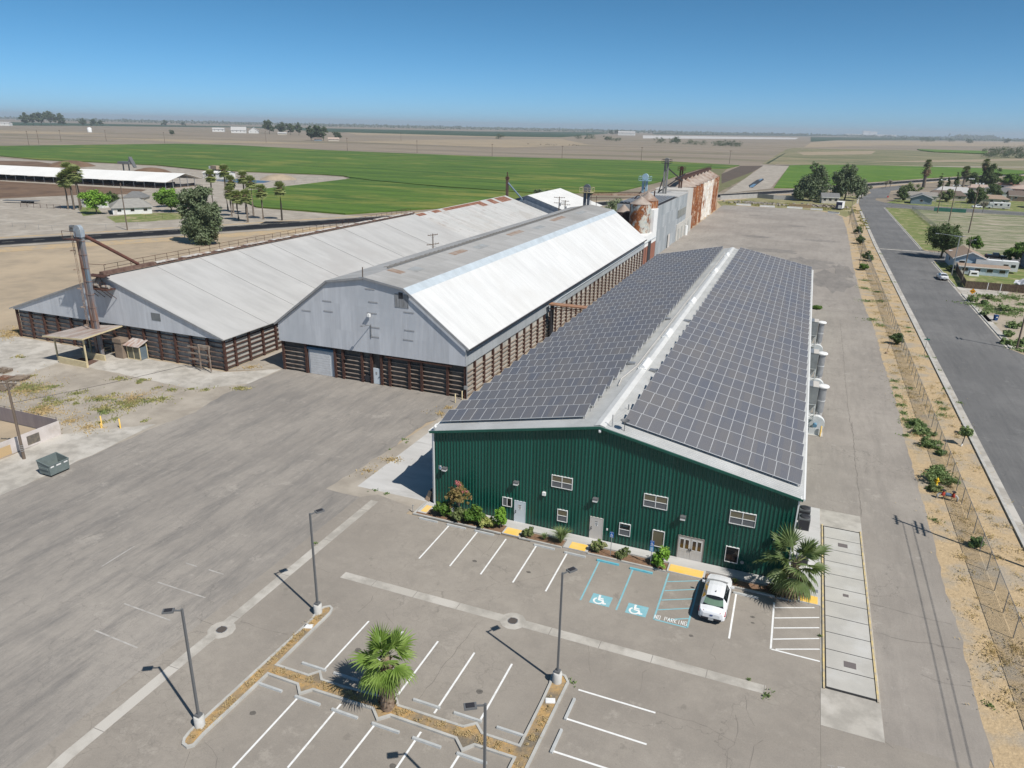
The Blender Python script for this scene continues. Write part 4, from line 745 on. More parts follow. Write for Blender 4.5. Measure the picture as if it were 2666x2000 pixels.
# walled yard on the left edge
WALLP = mat('white_plaster', (.62,.57,.54), (.52,.47,.44), .7, (.45,.4,.36), .5)
wy = thing('plaster_wall', 'low white plaster wall with dark vent by utility pole', 'wall', (-74,47.5,0))
part('wall_panel', MB().box(-.1,.1,-13,3.45,0,1.6), WALLP, wy); part('vent', MB().box(.101,.13,-.4,1.0,.25,1.25), mat('vent_mesh', (.11,.1,.09), (.2,.17,.13), 3), wy); part('patch', MB().box(.101,.11,-3.6,-2.2,.05,1.1), mat('ochre_patch', (.5,.36,.2)), wy)
sc_ = thing('slat_screen', 'purple-grey screened fence meeting the white plaster wall', 'fence', (-74.1,51,0))
part('screen', MB().box(-26,-.1,-.04,.0,.05,1.75), mat('screen_cloth', (.22,.185,.19), (.27,.23,.225), .8, stretch=(2,2,.4)), sc_)
for k in range(10): part('post', MB().tube([(-.3-2.8*k,.05,0),(-.3-2.8*k,.05,1.95)],.04,6), STEELG, sc_)
part('top_wire', MB().tube([(-26,.03,1.9),(-.1,.03,1.9)],.015,4), DARKM, sc_)
POLE = mat('pole_timber', (.13,.1,.075), (.19,.15,.12), 2, rough=.9, stretch=(4,4,.4))
def arm_pole(name, label, loc, h, arms=((0,.5),), rz=0, group=None, r=.16, xf=False, lamp=None):
    t = thing(name, label, 'utility pole', loc, rz, group)
    part('pole_shaft', MB().tube([(0,0,0),(0,0,h)],[r,r*.65],9), POLE, t)
    for dz, l in arms:
        if l <= .1: continue
        part('crossarm', MB().box(-l,l,-.06,.06,h-dz-.12,h-dz), POLE, t)
        b = MB()
        for k in (-.92,-.45,.45,.92): b.lathe((k*l,0,h-dz),[(.05,0),(.06,.12),(.03,.2)],6)
        part('insulators', b, mat('insulator', (.35,.32,.3), rough=.3), t)
        part('brace', MB().beam((-l*.6,.05,h-dz-.05),(0,.05,h-dz-.8),.03).beam((l*.6,.05,h-dz-.05),(0,.05,h-dz-.8),.03), GALV, t)
    if xf: part('transformer', MB().tube([(.3,-.3,h-2.6),(.3,-.3,h-1.7)],.25,10), GALV, t)
    if lamp: part('lamp_arm', MB().tube([(0,0,h-lamp[2]),(lamp[0],lamp[1],h-lamp[2]+.4)],.04,6).cbox((lamp[0]*1.1,lamp[1]*1.1,h-lamp[2]+.38),(.5,.3,.14)), GALV, t)
    return t
def wire(name, label, a, b_, sag=.6, r=.018):
    pts = [tuple(Vector(a).lerp(Vector(b_), k/12)[j] - (sag*4*(k/12)*(1-k/12) if j == 2 else 0) for j in range(3)) for k in range(13)]
    return solid(name, MB().tube(pts, r, 4, caps=False), DARKM, label, 'cable')
ap = arm_pole('utility_pole', 'brown utility pole beside the white plaster wall', (-71.7,45.0,0), 8.6, ((.25,.95),), R(20))
b = MB()
for z in (.9,1.1,1.3,1.5): b.tube([(0,0,z),(0,0,z+.06)],.185,9)
part('metal_band', b, GALV, ap)
wire('guy_wire', 'thin cable from the leaning pole to the grey barn', (-71.7,45,6.2), (-66.4,79.8,4.6), .5, .02)
hy = thing('pipe_standpipe', 'yellow standpipe between two yellow bollards by plaster wall', 'standpipe', (-71.5,54.1,0))
part('valve', MB().tube([(0,0,0),(0,0,.55)],.12,10).tube([(-.2,0,.35),(.2,0,.35)],.08,8), YELP, hy)
for k, xx in enumerate((-.55,2.0)): solid('bollard', MB().tube([(0,0,0),(0,0,1.15),(0,0,1.2)],[.08,.08,.03],8), YELP, ('left','right')[k]+' yellow bollard beside the yellow standpipe', 'bollard', None, (-71.5+xx,54.6+.3*k,0))
for k, p in enumerate(((-38.28,78.23), (-37.95,79.54))): solid('bollard', MB().tube([(0,0,0),(0,0,1.2),(0,0,1.25)],[.08,.08,.03],8), CREAM, ('left','right')[k]+' cream bollard at the right corner of gambrel barn', 'bollard', None, (*p,0))
rnd = random.Random(5)
WOODP = mat('weathered_pallet', (.3,.24,.18), (.2,.15,.11), 2); RUSTP = mat('scrap_rust', (.28,.13,.07), (.18,.09,.06), 2)
for k, (p, rz) in enumerate((((-93.9,58.58),.3),((-95.19,61.05),.5),((-96.7,60.54),.2),((-93.35,57.73),.4),((-95.18,61.65),.45),((-100.23,62.77),.1))):
    t = thing('pallet', ('front wooden pallet on the scrap heap','right-hand wooden pallet beside the scrap heap','rusty pallet in the middle of the scrap heap','lowest pallet at the left picture edge','pallet lying at the right end of the scrap','tangled scrap rack behind the pallets')[k], 'pallet', (*p,0), rz, 'pallets left of the shed')
    for j in range(5): part('slat', MB().box(-1,1,-.75+.33*j,-.58+.33*j,.32+.02*j,.36+.02*j), RUSTP if k == 2 else WOODP, t)
    for j in range(3): part('bearer', MB().box(-.95+.85*j,-.85+.85*j,-.75,.75,.02,.315), WOODP, t)

# ---------------------------------------------------------------- mill complex behind the barn
RUSTW = None
def rusty(name, c1, c2, rlo, rhi, sc_=.25, st=(1,1,.25)):
    t = NT(name); P = t.pos(); v = t.pos(st)
    col = t.mix(t.noise(P, .7, 5, .6, .4, .6), c1, c2)
    r1 = t.noise(v, sc_, 9, .72, rlo, rhi); rc = t.mix(t.noise(P, 1.3, 5, .7, .35, .65), (.15,.045,.018), (.34,.125,.04))
    col2 = t.mix(r1, col, rc); fl = t.noise(t.pos((1,1,.5)), 1.1, 6, .75, .56, .62)
    col2 = t.mix(t.math('MULTIPLY', fl, .8), col2, col); dk = t.noise(v, 1.0, 5, .7, .55, .65)
    return t.done(t.mix(t.math('MULTIPLY', dk, .5), col2, (.07,.028,.018)), .75)
SILO = rusty('rusty_silo', (.66,.58,.47), (.5,.36,.24), .38, .48, .4, (1,1,.22)); SILO2 = rusty('whiter_silo', (.76,.74,.69), (.68,.6,.5), .53, .58, .4, (1,1,.25)); TANKM = rusty('rusty_tank', (.4,.45,.44), (.55,.52,.44), .45, .51, .45, (1,1,.6))
CONE = mat('brown_silo_roof', (.3,.24,.2), (.4,.34,.29), .5, (.22,.13,.09), .3)
for k in range(8):
    yy = 273+10.0*k
    t = thing('grain_silo', 'rust-streaked white grain silo, '+('nearest','second nearest','third nearest','fourth from the mill','fifth from the mill','sixth from the mill','second farthest','farthest')[k]+' in the row of eight', 'silo', (-42.6,yy,0), 0, 'row of rusty silos')
    part('silo_shell', MB().lathe((0,0,0),[(5.0,0),(5.0,14.6)],28,top=False), (SILO,SILO,SILO,SILO2,SILO2,SILO2,SILO,SILO)[k], t)
    b = MB()
    for z in (2.4,4.9,7.3,9.8,12.2): b.lathe((0,0,z),[(5.03,0),(5.06,.05),(5.03,.1)],28,top=False)
    part('silo_band', b, (SILO,SILO2)[k in (3,4,5)], t)
    part('silo_roof', MB().lathe((0,0,14.6),[(5.15,-.05),(.6,2.2),(.5,2.5)],28), CONE, t)
cvb = thing('silo_conveyor', 'rusty conveyor gallery running above the row of silos', 'conveyor', (-43.2,310,0))
part('gallery', MB().box(-.8,.8,-45,40,16.9,17.8), RUSTC, cvb); b = MB()
for k in range(34): b.beam((.9,-45+2.5*k,17.8),(.9,-45+2.5*k,18.8),.08)
b.beam((.9,-45,18.8),(.9,40,18.8),.08); part('gallery_rail', b, RUSTC, cvb)
ml = thing('mill_building', 'tall patched corrugated mill building with white end wall', 'mill', (-43,225,0)); MO = (43,-225,0)
MILLG = sheets('mill_sheets', (.34,.375,.395), (.52,.545,.555), None, 3.2, 1, .5, .2)
part('main_wall', MB().box(-49,-37.5,203,253.5,0,13.75), MILLG, ml, MO)
part('main_roof', MB().box(-49.2,-37.4,233,254,13.8,14.15), mat('mill_roof', (.5,.49,.47), (.42,.41,.39), .3), ml, MO); part('low_roof', MB().box(-49,-37.6,203.2,232.9,13.755,13.9), ROOFG, ml, MO)
b = MB()
for k in range(12): b.box(-48.5+.9*k,-48.0+.9*k,204,232,14.2,14.35)
part('roof_louvres', b, GALV, ml, MO); part('roof_void', MB().box(-49,-37.55,203.2,232.5,13.91,13.96), DARKM, ml, MO)
part('rear_annex', MB().box(-49,-37.6,253.51,266.5,0,14.6), mat('annex_concrete', (.56,.53,.48), (.48,.45,.41), .3), ml, MO)
part('lower_wall', MB().box(-37.49,-37.3,236,266.4,0,5.2), mat('pale_mill_wall', (.55,.53,.48), (.46,.44,.4), .4), ml, MO)
part('window_band', MB().box(-37.49,-37.25,236.5,251,7.3,9.6), sheets('olive_sheet', (.3,.31,.28), (.37,.37,.34), None, 2, 1), ml, MO)
for yy, w, h in ((221,3,4),(239,2.4,3.6),(245,2.5,3.8),(252,2.6,4),(258,3,4.2)): part('mill_door', MB().box(-37.29,-37.2,yy,yy+w,0,h), (BEIGE if yy < 230 else mat('grey_door', (.4,.4,.37))), ml, MO)
part('white_wall', MB().box(-44,-37.5,197.5,202.99,4.6,13.3).box(-44,-37.5,188,197.49,4.6,7.4), mat('white_mill_wall', (.8,.8,.78), (.74,.74,.72), .5), ml, MO)
part('red_base', MB().box(-43.9,-37.55,188,202.9,0,4.59), mat('red_brown_wall', (.3,.13,.085), (.25,.11,.075), .5), ml, MO); part('doorway', MB().box(-37.54,-37.4,192.5,196,0,5.8), DARKM, ml, MO)
part('drum_bins', MB().tube([(-36.9,253,0),(-36.9,253,3.2)],.6,12), WHITE, ml, MO)
def tank(name, label, x, y, r, h, m, cone=1.6):
    t = thing(name, label, 'tank', (x,y,0)); part('tank_shell', MB().lathe((0,0,0),[(r,0),(r,h)],24,top=False), m, t)
    b = MB()
    for k in range(1,6): b.lathe((0,0,h*k/6),[(r+.02,0),(r+.05,.04),(r+.02,.08)],24,top=False)
    part('tank_band', b, m, t); part('tank_roof', MB().lathe((0,0,h),[(r+.1,-.04),(.4,cone),(.35,cone+.2)],24), CONE, t); return t
tank('steel_tank', 'tall rust-stained pale tank at the end of grey barn', -41.0, 196.3, 2.85, 14.9, TANKM)
tank('steel_tank', 'rusty white tank top behind the tall stained tank', -40.6, 203.2, 2.85, 15.3, SILO, 2)
tank('hopper_tank', 'dark brown low tank behind the white roof edge', -46.4, 200, 2.0, 12.2, mat('dark_rust', (.085,.045,.035), (.06,.035,.03), 1))
def leg(name, label, loc, h, w, m, braces=(), plat=True, pc=None):
    t = thing(name, label, 'elevator', (*loc,0)); part('leg_casing', MB().box(-w,-w*.2,-w*.4,w*.4,0,h), m, t); part('leg_casing', MB().box(w*.2,w,-w*.4,w*.4,0,h), m, t)
    part('head', MB().tube([(0,-w*.5,h),(0,w*.5,h)],w*1.1,14), m, t)
    if plat:
        b = MB().box(-2*w,2*w,-1.6*w,1.6*w,h-w*1.4,h-w*1.3)
        for sx in (-2,-.7,.7,2):
            for sy in (-1.6,1.6): b.beam((sx*w,sy*w,h-w*1.35),(sx*w,sy*w,h-w*1.35+1.2),.08)
        for sy in (-1.6,1.6):
            for z in (.6,1.2): b.beam((-2*w,sy*w,h-w*1.35+z),(2*w,sy*w,h-w*1.35+z),.08)
        for sx in (-2,2): b.beam((sx*w,-1.6*w,h-w*1.35+1.2),(sx*w,1.6*w,h-w*1.35+1.2),.08)
        part('platform', b, pc or RUSTC, t)
    for a, c in braces: part('brace', MB().beam(a, c, .3), DARKM, t)
    return t
BLUE = mat('sky_blue_paint', (.3,.46,.55), (.38,.5,.56), 1)
leg('bucket_elevator', 'pale blue elevator with railed platform above the tall tank', (-44.4,216), 20.6, .8, BLUE, (((0,0,17.5),(-3,0,14)),((0,0,17.5),(3,0,14))), True, BLUE)
leg('bucket_elevator', 'tallest grey elevator tower behind the mill roof', (-43.1,241), 24.4, .7, mat('grey_elevator', (.2,.2,.19), (.28,.27,.26), 1), (((0,0,21.5),(-2,0,14)),((.5,0,22),(4.5,6,18)),((4.5,10,20),(-2,0,14.5))), True, DARKM)
leg('bucket_elevator', 'dark rusty elevator tower beside the row of silos', (-41.6,262), 21.2, .6, RUSTC)
leg('bucket_elevator', 'elevator head with cream railed platform behind barn ridge', (-56.2,197), 18.2, .85, mat('navy_steel', (.09,.11,.14), (.14,.15,.17), 1), (), True, CREAM)
cb = thing('conveyor_bridge', 'rusty enclosed conveyor bridge above the bushes', 'conveyor', (-50,202,0)); part('bridge_body', MB().beam((-6,-4,16.4),(7,4,16.4),.8,.5), mat('flaky_rust', (.4,.3,.22), (.22,.12,.08), .8), cb); part('bridge_truss', MB().beam((-6,-4,15.5),(7,4,15.5),.14).beam((-6,-4,16.9),(7,4,16.9),.16).beam((-5.4,-3.4,0),(-5.4,-3.4,16),.1).beam((-4,-2.8,0),(-4,-2.8,16),.1), RUSTC, cb)
cb = thing('roof_conveyor', 'inclined rusty conveyor over the tall tank roof', 'conveyor', (-42,205,0)); part('conveyor_trough', MB().beam((-1,-3,16.4),(1,9,17.4),.8,.4), mat('flaky_rust2', (.38,.35,.3), (.2,.12,.09), .9), cb); part('conveyor_leg', MB().beam((1,9,17.3),(1,9,13.9),.3), RUSTC, cb)
# small far shed and its elevator
fs = thing('rear_shed', 'white roofed gabled shed beyond the rusty roof', 'shed', (-87,251,0)); FO = (87,-251,0)
part('gable_wall', MB().face([(-103,234,0),(-71,234,0),(-71,234,6.7),(-87,234,11.8),(-103,234,6.7)]).box(-102.9,-71.1,234.1,268,0,6.5), sheets('blue_grey_gable', (.3,.35,.41), (.35,.4,.46), None, .9, 0), fs, FO)
part('roof_right_slope', slope((-87,12.0),(-70.4,6.6),233.5,268.5), mat('far_white_roof', (.7,.7,.68), (.63,.63,.61), .3), fs, FO); part('roof_left_slope', slope((-103.6,6.6),(-87,12.0),233.5,268.5), ROOFL, fs, FO)
el = thing('bucket_elevator', 'thin dark elevator mast with blue spout behind the rusty roof', 'elevator', (-94.2,233,0)); part('leg_casing', MB().box(-.4,.4,-.3,.3,0,17.2), mat('brown_mast', (.1,.06,.045), (.15,.1,.08), 1), el); part('head', MB().tube([(0,-.4,17.2),(0,.4,17.2)],.6,12).cbox((0,0,18.4),(.25,.25,1.6)), RUSTC, el)
part('spout', MB().tube([(.4,-.2,15.7),(5.4,.3,10.6)],.26,8), mat('blue_spout', (.16,.22,.28)), el); part('spout', MB().tube([(5.4,.3,10.4),(2.0,.2,8.4)],.36,8).tube([(5.4,.3,10.4),(3.6,.2,7.6)],.32,8), bpy.data.materials['blue_spout'], el)
arm_pole('utility_pole', 'bare crossarm pole rising between the two barn roofs', (-67.3,128,0), 13.4, ((.2,1.3),(2.0,1.6),(3.0,1.1)), R(70))
arm_pole('utility_pole', 'left crossarm pole in front of the far white roof', (-66.6,205,0), 14.7, ((.2,1.6),(1.7,1.5)), R(10), None, .2, True)
arm_pole('utility_pole', 'right crossarm pole in front of the far white roof', (-64.8,205,0), 13.8, ((.2,1.1),(1.2,1.5)), R(10), None, .2, True)

# ---------------------------------------------------------------- car park: markings, kerbs, islands
def stripe(b, a, c, w=.1, z=.009):
    a, c = Vector((*a,z)), Vector((*c,z)); d = (c-a).normalized(); n = Vector((-d.y,d.x,0))*w/2
    b.face([a-n, c-n, c+n, a+n])
wl_ = MB()
for a, c in (((-25.5,50.6),(-25.42,45.03)),((-22.76,50.69),(-22.64,45.05)),((-20.02,50.65),(-19.9,44.99)),((-17.26,50.7),(-17.15,44.99)),((-14.51,50.66),(-14.42,44.92)),((-0.84,50.5),(-0.79,44.85)),((1.93,50.47),(1.99,44.86)),((1.99,44.86),(5.14,44.86)),
    ((-24.87,36.58),(-24.87,31.12)),((-22.09,36.57),(-22.09,31.12)),((-19.35,36.6),(-19.35,31.18)),((-16.57,36.54),(-16.58,30.71)),((-13.84,36.53),(-13.8,31.16)),
    ((-24.9,28.51),(-24.91,22.9)),((-22.17,29.15),(-22.17,24.08)),((-19.4,28.56),(-19.49,24.71)),((-16.63,29.14),(-16.66,25.8)),((-13.85,28.54),(-13.92,26.57)),
    ((-9.11,36),(-4.21,35.98)),((-9.08,33.42),(-4.21,33.38)),((-9.12,30.82),(-4.62,30.86))): stripe(wl_, a, c, .13)
for a, c in (((2.01,49.82),(4.77,51)),((2.05,48.52),(5.11,49.89)),((2.07,47.31),(5.11,48.64)),((2.08,46),(5.1,47.37)),((2.3,44.97),(5.13,46.18))): stripe(wl_, a, c, .11, .0085)
struct('parking_line', wl_, WHITEP)
fl_ = MB()
for a, c in (((-42.33,31.27),(-37.78,31.13)),((-42.18,34.22),(-37.44,34.13)),((-42.19,37.05),(-41.03,37.01)),((-39.87,37.04),(-38.35,37)),((-41.81,28.29),(-37.56,28.1)),((-47.86,34.05),(-47.91,37.24))): stripe(fl_, a, c, .12)
struct('faded_line', fl_, FADEP)
bl = MB()
for a, c in (((-11.71,50.62),(-11.65,44.93)),((-8.91,50.53),(-8.87,44.85)),((-6.13,51.11),(-6.09,44.87)),((-6.09,44.87),(-3.69,44.86)),((-3.69,51.03),(-3.69,44.86))): stripe(bl, a, c, .13)
for a, c in (((-6.03,49.92),(-3.74,51.05)),((-6.01,48.64),(-3.78,49.8)),((-6.01,47.36),(-3.8,48.49)),((-6.02,46.08),(-3.81,47.24)),((-5.15,45.23),(-3.72,45.98))): stripe(bl, a, c, .11, .0085)
for tl in ((-10.98,44.99), (-8.21,44.87)): bl.face([(tl[0],tl[1]-.05,.0088),(tl[0]+1.52,tl[1]-.05,.0088),(tl[0]+1.52,tl[1]+1.2,.0088),(tl[0],tl[1]+1.2,.0088)])
struct('accessible_marking', bl, BLUEP)
def icon(b, ox, oy, s, P, up=Vector((0,0,1))):
    """wheelchair symbol from flat strokes; P maps (u, v) to a point"""
    def line(pts, w):
        for (x0,y0),(x1,y1) in zip(pts, pts[1:]):
            dx, dy = x1-x0, y1-y0; l = math.hypot(dx,dy); nx, ny = -dy/l*w/2, dx/l*w/2; ex, ey = dx/l*w*.3, dy/l*w*.3
            L_ = len(b.f)*.00012; b.face([tuple(Vector(q)+up*L_) for q in (P(ox+s*(x0-nx-ex),oy+s*(y0-ny-ey)),P(ox+s*(x1-nx+ex),oy+s*(y1-ny+ey)),P(ox+s*(x1+nx+ex),oy+s*(y1+ny+ey)),P(ox+s*(x0+nx-ex),oy+s*(y0+ny-ey)))])
    b.face([P(ox+s*(.38+.085*math.cos(a*math.pi/6)),oy+s*(.9+.085*math.sin(a*math.pi/6))) for a in range(12)])
    line([(.38,.8),(.42,.45),(.68,.45),(.8,.14),(.92,.18)], .14); line([(.4,.64),(.66,.62)], .11)
    line([(.42+.3*math.cos(R(a)),.33+.3*math.sin(R(a))) for a in range(130,372,20)], .12)
ic = MB()
for tl in ((-10.98,44.99), (-8.21,44.87)): icon(ic, tl[0]+.12, tl[1]+.02, 1.15, lambda x, y: (x, y, .0125))
struct('wheelchair_symbol', ic, WHITEP)
FONT = {'N':[[(0,0),(0,1),(.6,0),(.6,1)]],'O':[[(0,0),(.6,0),(.6,1),(0,1),(0,0)]],'P':[[(0,0),(0,1),(.6,1),(.6,.5),(0,.5)]],'A':[[(0,0),(.3,1),(.6,0)],[(.12,.38),(.48,.38)]],'R':[[(0,0),(0,1),(.6,1),(.6,.5),(0,.5),(.6,0)]],'K':[[(0,0),(0,1)],[(.6,1),(0,.45),(.6,0)]],'I':[[(.3,0),(.3,1)]],'G':[[(.6,.85),(.5,1),(0,1),(0,0),(.6,0),(.6,.5),(.35,.5)]],'T':[[(0,1),(.6,1)],[(.3,1),(.3,0)]],'U':[[(0,1),(0,0),(.6,0),(.6,1)],[]],'C':[[(.6,1),(0,1),(0,0),(.6,0)]],' ':[]}
def letters(b, text, org, ux, uy, h, z, w=.2, adv=.85, tall=1.):
    """stencil lettering laid flat: org is the lower left, ux and uy unit vectors in plan"""
    x = 0
    for ch in text:
        for st in FONT[ch]:
            for (a, c), (e, f) in zip(st, st[1:]):
                q0 = (org[0]+ux[0]*h*(x+a)+uy[0]*h*tall*c, org[1]+ux[1]*h*(x+a)+uy[1]*h*tall*c); q1 = (org[0]+ux[0]*h*(x+e)+uy[0]*h*tall*f, org[1]+ux[1]*h*(x+e)+uy[1]*h*tall*f)
                dx, dy = q1[0]-q0[0], q1[1]-q0[1]; l = math.hypot(dx,dy) or 1; k = w*h*.42/l
                stripe(b, (q0[0]-dx*k*.9,q0[1]-dy*k*.9), (q1[0]+dx*k*.9,q1[1]+dy*k*.9), w*h, z+len(b.f)*.00008)
        x += adv
lt = MB()
a, c = Vector((-6.08,45)), Vector((-3.7,45.06)); u = (c-a).normalized(); hh_ = (c-a).length/(10*.98)
letters(lt, 'NO PARKING', a, u, Vector((-u.y,u.x)), hh_, .0125, .17, .98, 1.75)
struct('painted_lettering', lt, WHITEP)
lt = MB(); a, c = Vector((5.71,35.94)), Vector((7.63,36.31)); u = (c-a).normalized()
letters(lt, 'TRUCK', a-Vector((0,.95)), u, Vector((-u.y,u.x)), (c-a).length/3.6, .0125, .13, 1.0, 1.7)
struct('painted_lettering', lt, FADEP)
def ring(b, poly, w, z0, z1):
    """kerb ring: polygon outline with an inner offset"""
    n = len(poly); A = sum(poly[i-1][0]*poly[i][1]-poly[i][0]*poly[i-1][1] for i in range(n))
    if A < 0: poly = poly[::-1]
    inn = []
    for i in range(n):
        p0, p1, p2 = Vector(poly[i-1]), Vector(poly[i]), Vector(poly[(i+1)%n]); d0, d1 = (p1-p0).normalized(), (p2-p1).normalized()
        n0, n1 = Vector((-d0.y,d0.x)), Vector((-d1.y,d1.x)); m = (n0+n1); m = m/(max(.35, m.dot(n0))); inn.append(tuple(p1+m*w))
    for i in range(n):
        j = (i+1)%n; (ax,ay),(bx,by),(cx_,cy_),(dx,dy) = poly[i], poly[j], inn[j], inn[i]
        b.face([(ax,ay,z1),(bx,by,z1),(cx_,cy_,z1),(dx,dy,z1)]); b.face([(ax,ay,z0),(bx,by,z0),(bx,by,z1),(ax,ay,z1)]); b.face([(cx_,cy_,z0),(dx,dy,z0),(dx,dy,z1),(cx_,cy_,z1)])
    return inn
ISL = [(-28.63,23.01),(-28.87,23.34),(-28.98,23.9),(-28.7,35.06),(-28.9,35.9),(-28.72,36.6),(-28.35,36.9),(-27.95,36.7),(-27.8,36.2),(-27.83,30.38),(-25.47,30.41),(-24.96,31.03),(-24.39,30.42),(-22.81,30.42),(-19.75,30.69),(-19.35,31.01),(-18.82,30.4),(-14.51,30.44),(-13.86,30.99),(-13.23,30.42),(-10.98,30.42),(-10.94,34.12),(-10.97,35.74),(-11.1,36.5),(-10.7,36.85),(-10.2,36.8),(-9.8,36.3),(-9.82,35.93),(-9.93,29.2),(-9.93,21),(-11,21),(-10.95,29.38),(-13.29,29.34),(-13.81,28.7),(-14.53,29.36),(-18.84,29.4),(-19.43,28.8),(-20.15,29.45),(-24.38,29.34),(-24.94,28.7),(-25.59,29.35),(-27.82,29.37),(-27.99,24.07),(-27.9,23.2),(-28.18,22.91)]
b = MB(); inn = ring(b, ISL, .16, 0, .15); struct('island_kerb', b, CURBM)
struct('island_soil', MB().sheet(inn, .09), ISLE)
sw = MB().box(-34.3,-33.5,20,51.9,-.02,.012); sw.idx([(-34.3,20,.012),(-33.5,20,.012),(-32.9,16,.012),(-33.9,16,.012)], [(0,3,2,1)])
sw.box(-29.8,1.9,40.25,41.05,-.02,.013)
for cx_, cy_ in ((-33.75,31.75),(-15.42,40.65)): sw.lathe((cx_,cy_,-.02),[(.95,0),(.95,.036)],12)
struct('concrete_swale', sw, CONC)
js = MB()
for k in range(6): js.box(-34.3,-33.5,22+5.6*k,22.04+5.6*k,.0125,.0135)
for k in range(9): js.box(-27+3.6*k,-26.96+3.6*k,40.25,41.05,.0135,.0145)
struct('swale_joint', js, mat('joint_dark', (.22,.2,.18)))
for k, (cx_, cy_) in enumerate(((-33.75,31.75),(-15.42,40.65))):
    t = thing('drain_grate', ('round storm drain grate in the left concrete gutter','round drain lid in the concrete gutter crossing the car park')[k], 'drain', (cx_,cy_,.017)); part('rim', MB().lathe((0,0,0),[(.38,0),(.38,.012)],18), GALV, t); b = MB()
    for j in range(6): b.box(-.28,.28,-.27+.1*j,-.21+.1*j,.0125,.022)
    b.lathe((0,0,.013),[(.33,0),(.33,.002)],16); part('bars', b, mat('grate_iron', (.1,.085,.075)), t)
ST_M = MB().xz([(-.09,0),(.09,0),(.07,.13),(-.07,.13)], -.92, .92).mesh('wheel_stop', mat('stop_concrete', (.5,.51,.5), (.42,.43,.42), 2)); ST_B = MB().xz([(-.09,0),(.09,0),(.07,.13),(-.07,.13)], -.92, .92).mesh('wheel_stop', mat('blue_stop_paint', (.1,.42,.52), (.2,.48,.55), 2))
WS = [('X',(-27.57,50.73),'wheel stop nearest the left corner of the green building'),('X',(-24.81,50.73),'second wheel stop from the left along green wall'),('X',(-22.11,50.75),'third wheel stop from the left along green wall'),('X',(-16.55,50.7),'fourth wheel stop along green wall, left of agave'),('X',(-13.82,50.62),'last white wheel stop before the blue ones'),('XB',(-11,50.59),'blue wheel stop of the left accessible bay'),('XB',(-8.23,50.51),'blue wheel stop of the right accessible bay'),('X',(-0.14,50.48),'wheel stop right of the white sedan'),('X',(-2.3,50.3),'wheel stop partly hidden by the white sedan'),
 ('X',(-25.6,31.16),'wheel stop at left end of the row beyond the island'),('X',(-23.18,31.2),'wheel stop lying in the shadow of the island palm'),('X',(-17.34,31.16),'first wheel stop right of the island palm'),('X',(-14.56,31.17),'second wheel stop right of the island palm'),('X',(-11.74,31.14),'wheel stop beside the right island kerb'),
 ('X',(-27.01,28.56),'wheel stop at left end of the nearest row'),('X',(-24.17,28.55),'second wheel stop of the nearest row'),('X',(-21.49,28.55),'third wheel stop of the nearest row'),('X',(-18.66,28.55),'fourth wheel stop of the nearest row'),('X',(-15.93,28.53),'fifth wheel stop of the nearest row'),('X',(-13.09,28.53),'sixth wheel stop of the nearest row'),
 ('Y',(-9.11,34.18),'upper wheel stop along the right island'),('Y',(-9.09,31.54),'lower wheel stop along the right island')]
for o_, p, lb in WS:
    o = link('wheel_stop', ST_B if 'B' in o_ else ST_M, None, (*p,.005), R(90) if 'X' in o_ else R(-1)); tag(o, lb, 'wheel stop', 'concrete wheel stops')
# building front: kerb, beds, walk, yellow ramps
b = MB(); b.box(-29.4,-20.75,51.12,51.28,0,.13).box(-19.05,-15.2,51.12,51.28,0,.13).box(-12.9,-6.4,51.12,51.28,0,.13).box(-3.35,3.55,51.12,51.28,0,.13)
b.box(-29.4,-29.25,51.29,53.6,0,.13)
struct('front_kerb', b, CURBM)
sheet('planting_bed', [[(-29.2,51.28),(-20.75,51.28),(-20.75,52.55),(-29.2,52.55)], [(-19.05,51.28),(-15.2,51.28),(-15.2,52.3),(-19.05,52.3)], [(-12.9,51.28),(-6.4,51.28),(-6.4,52.35),(-12.9,52.35)], [(-3.3,51.28),(3.5,51.28),(3.5,52.2),(-3.3,52.2)]], .085, MULCH)
b = MB().box(-29.2,5.16,52.55,53.6,0,.1).box(-20.7,-19.1,51.3,52.54,0,.1).box(-15.1,-12.95,51.3,52.54,0,.1).box(-6.35,-3.4,51.3,52.54,0,.1).box(3.6,5.16,51.3,52.54,0,.1).box(-29.2,-28.3,51.6,52.54,0,.1).box(2.7,5.16,53.61,67.3,0,.1)
struct('front_walk', b, CONC_L)
b = MB()
for x0, x1 in ((-20.55,-19.2),(-14.6,-13.2),(-6.2,-3.55),(3.75,4.98)): b.box(x0,x1,51.35,52.35,.1,.115)
b.box(-28.95,-28.35,51.8,53,.1,.112)
yr = struct('warning_strip', b, YELP)
dm_ = MB()
for x0, x1 in ((-20.55,-19.2),(-14.6,-13.2),(-6.2,-3.55),(3.75,4.98)):
    nx = int((x1-x0)/.11)
    for i in range(nx):
        for j in range(8): dm_.box(x0+.05+.11*i,x0+.1+.11*i,51.4+.115*j,51.45+.115*j,.115,.122)
o = part('domes', dm_, YELP, yr); o['kind'] = 'stuff'
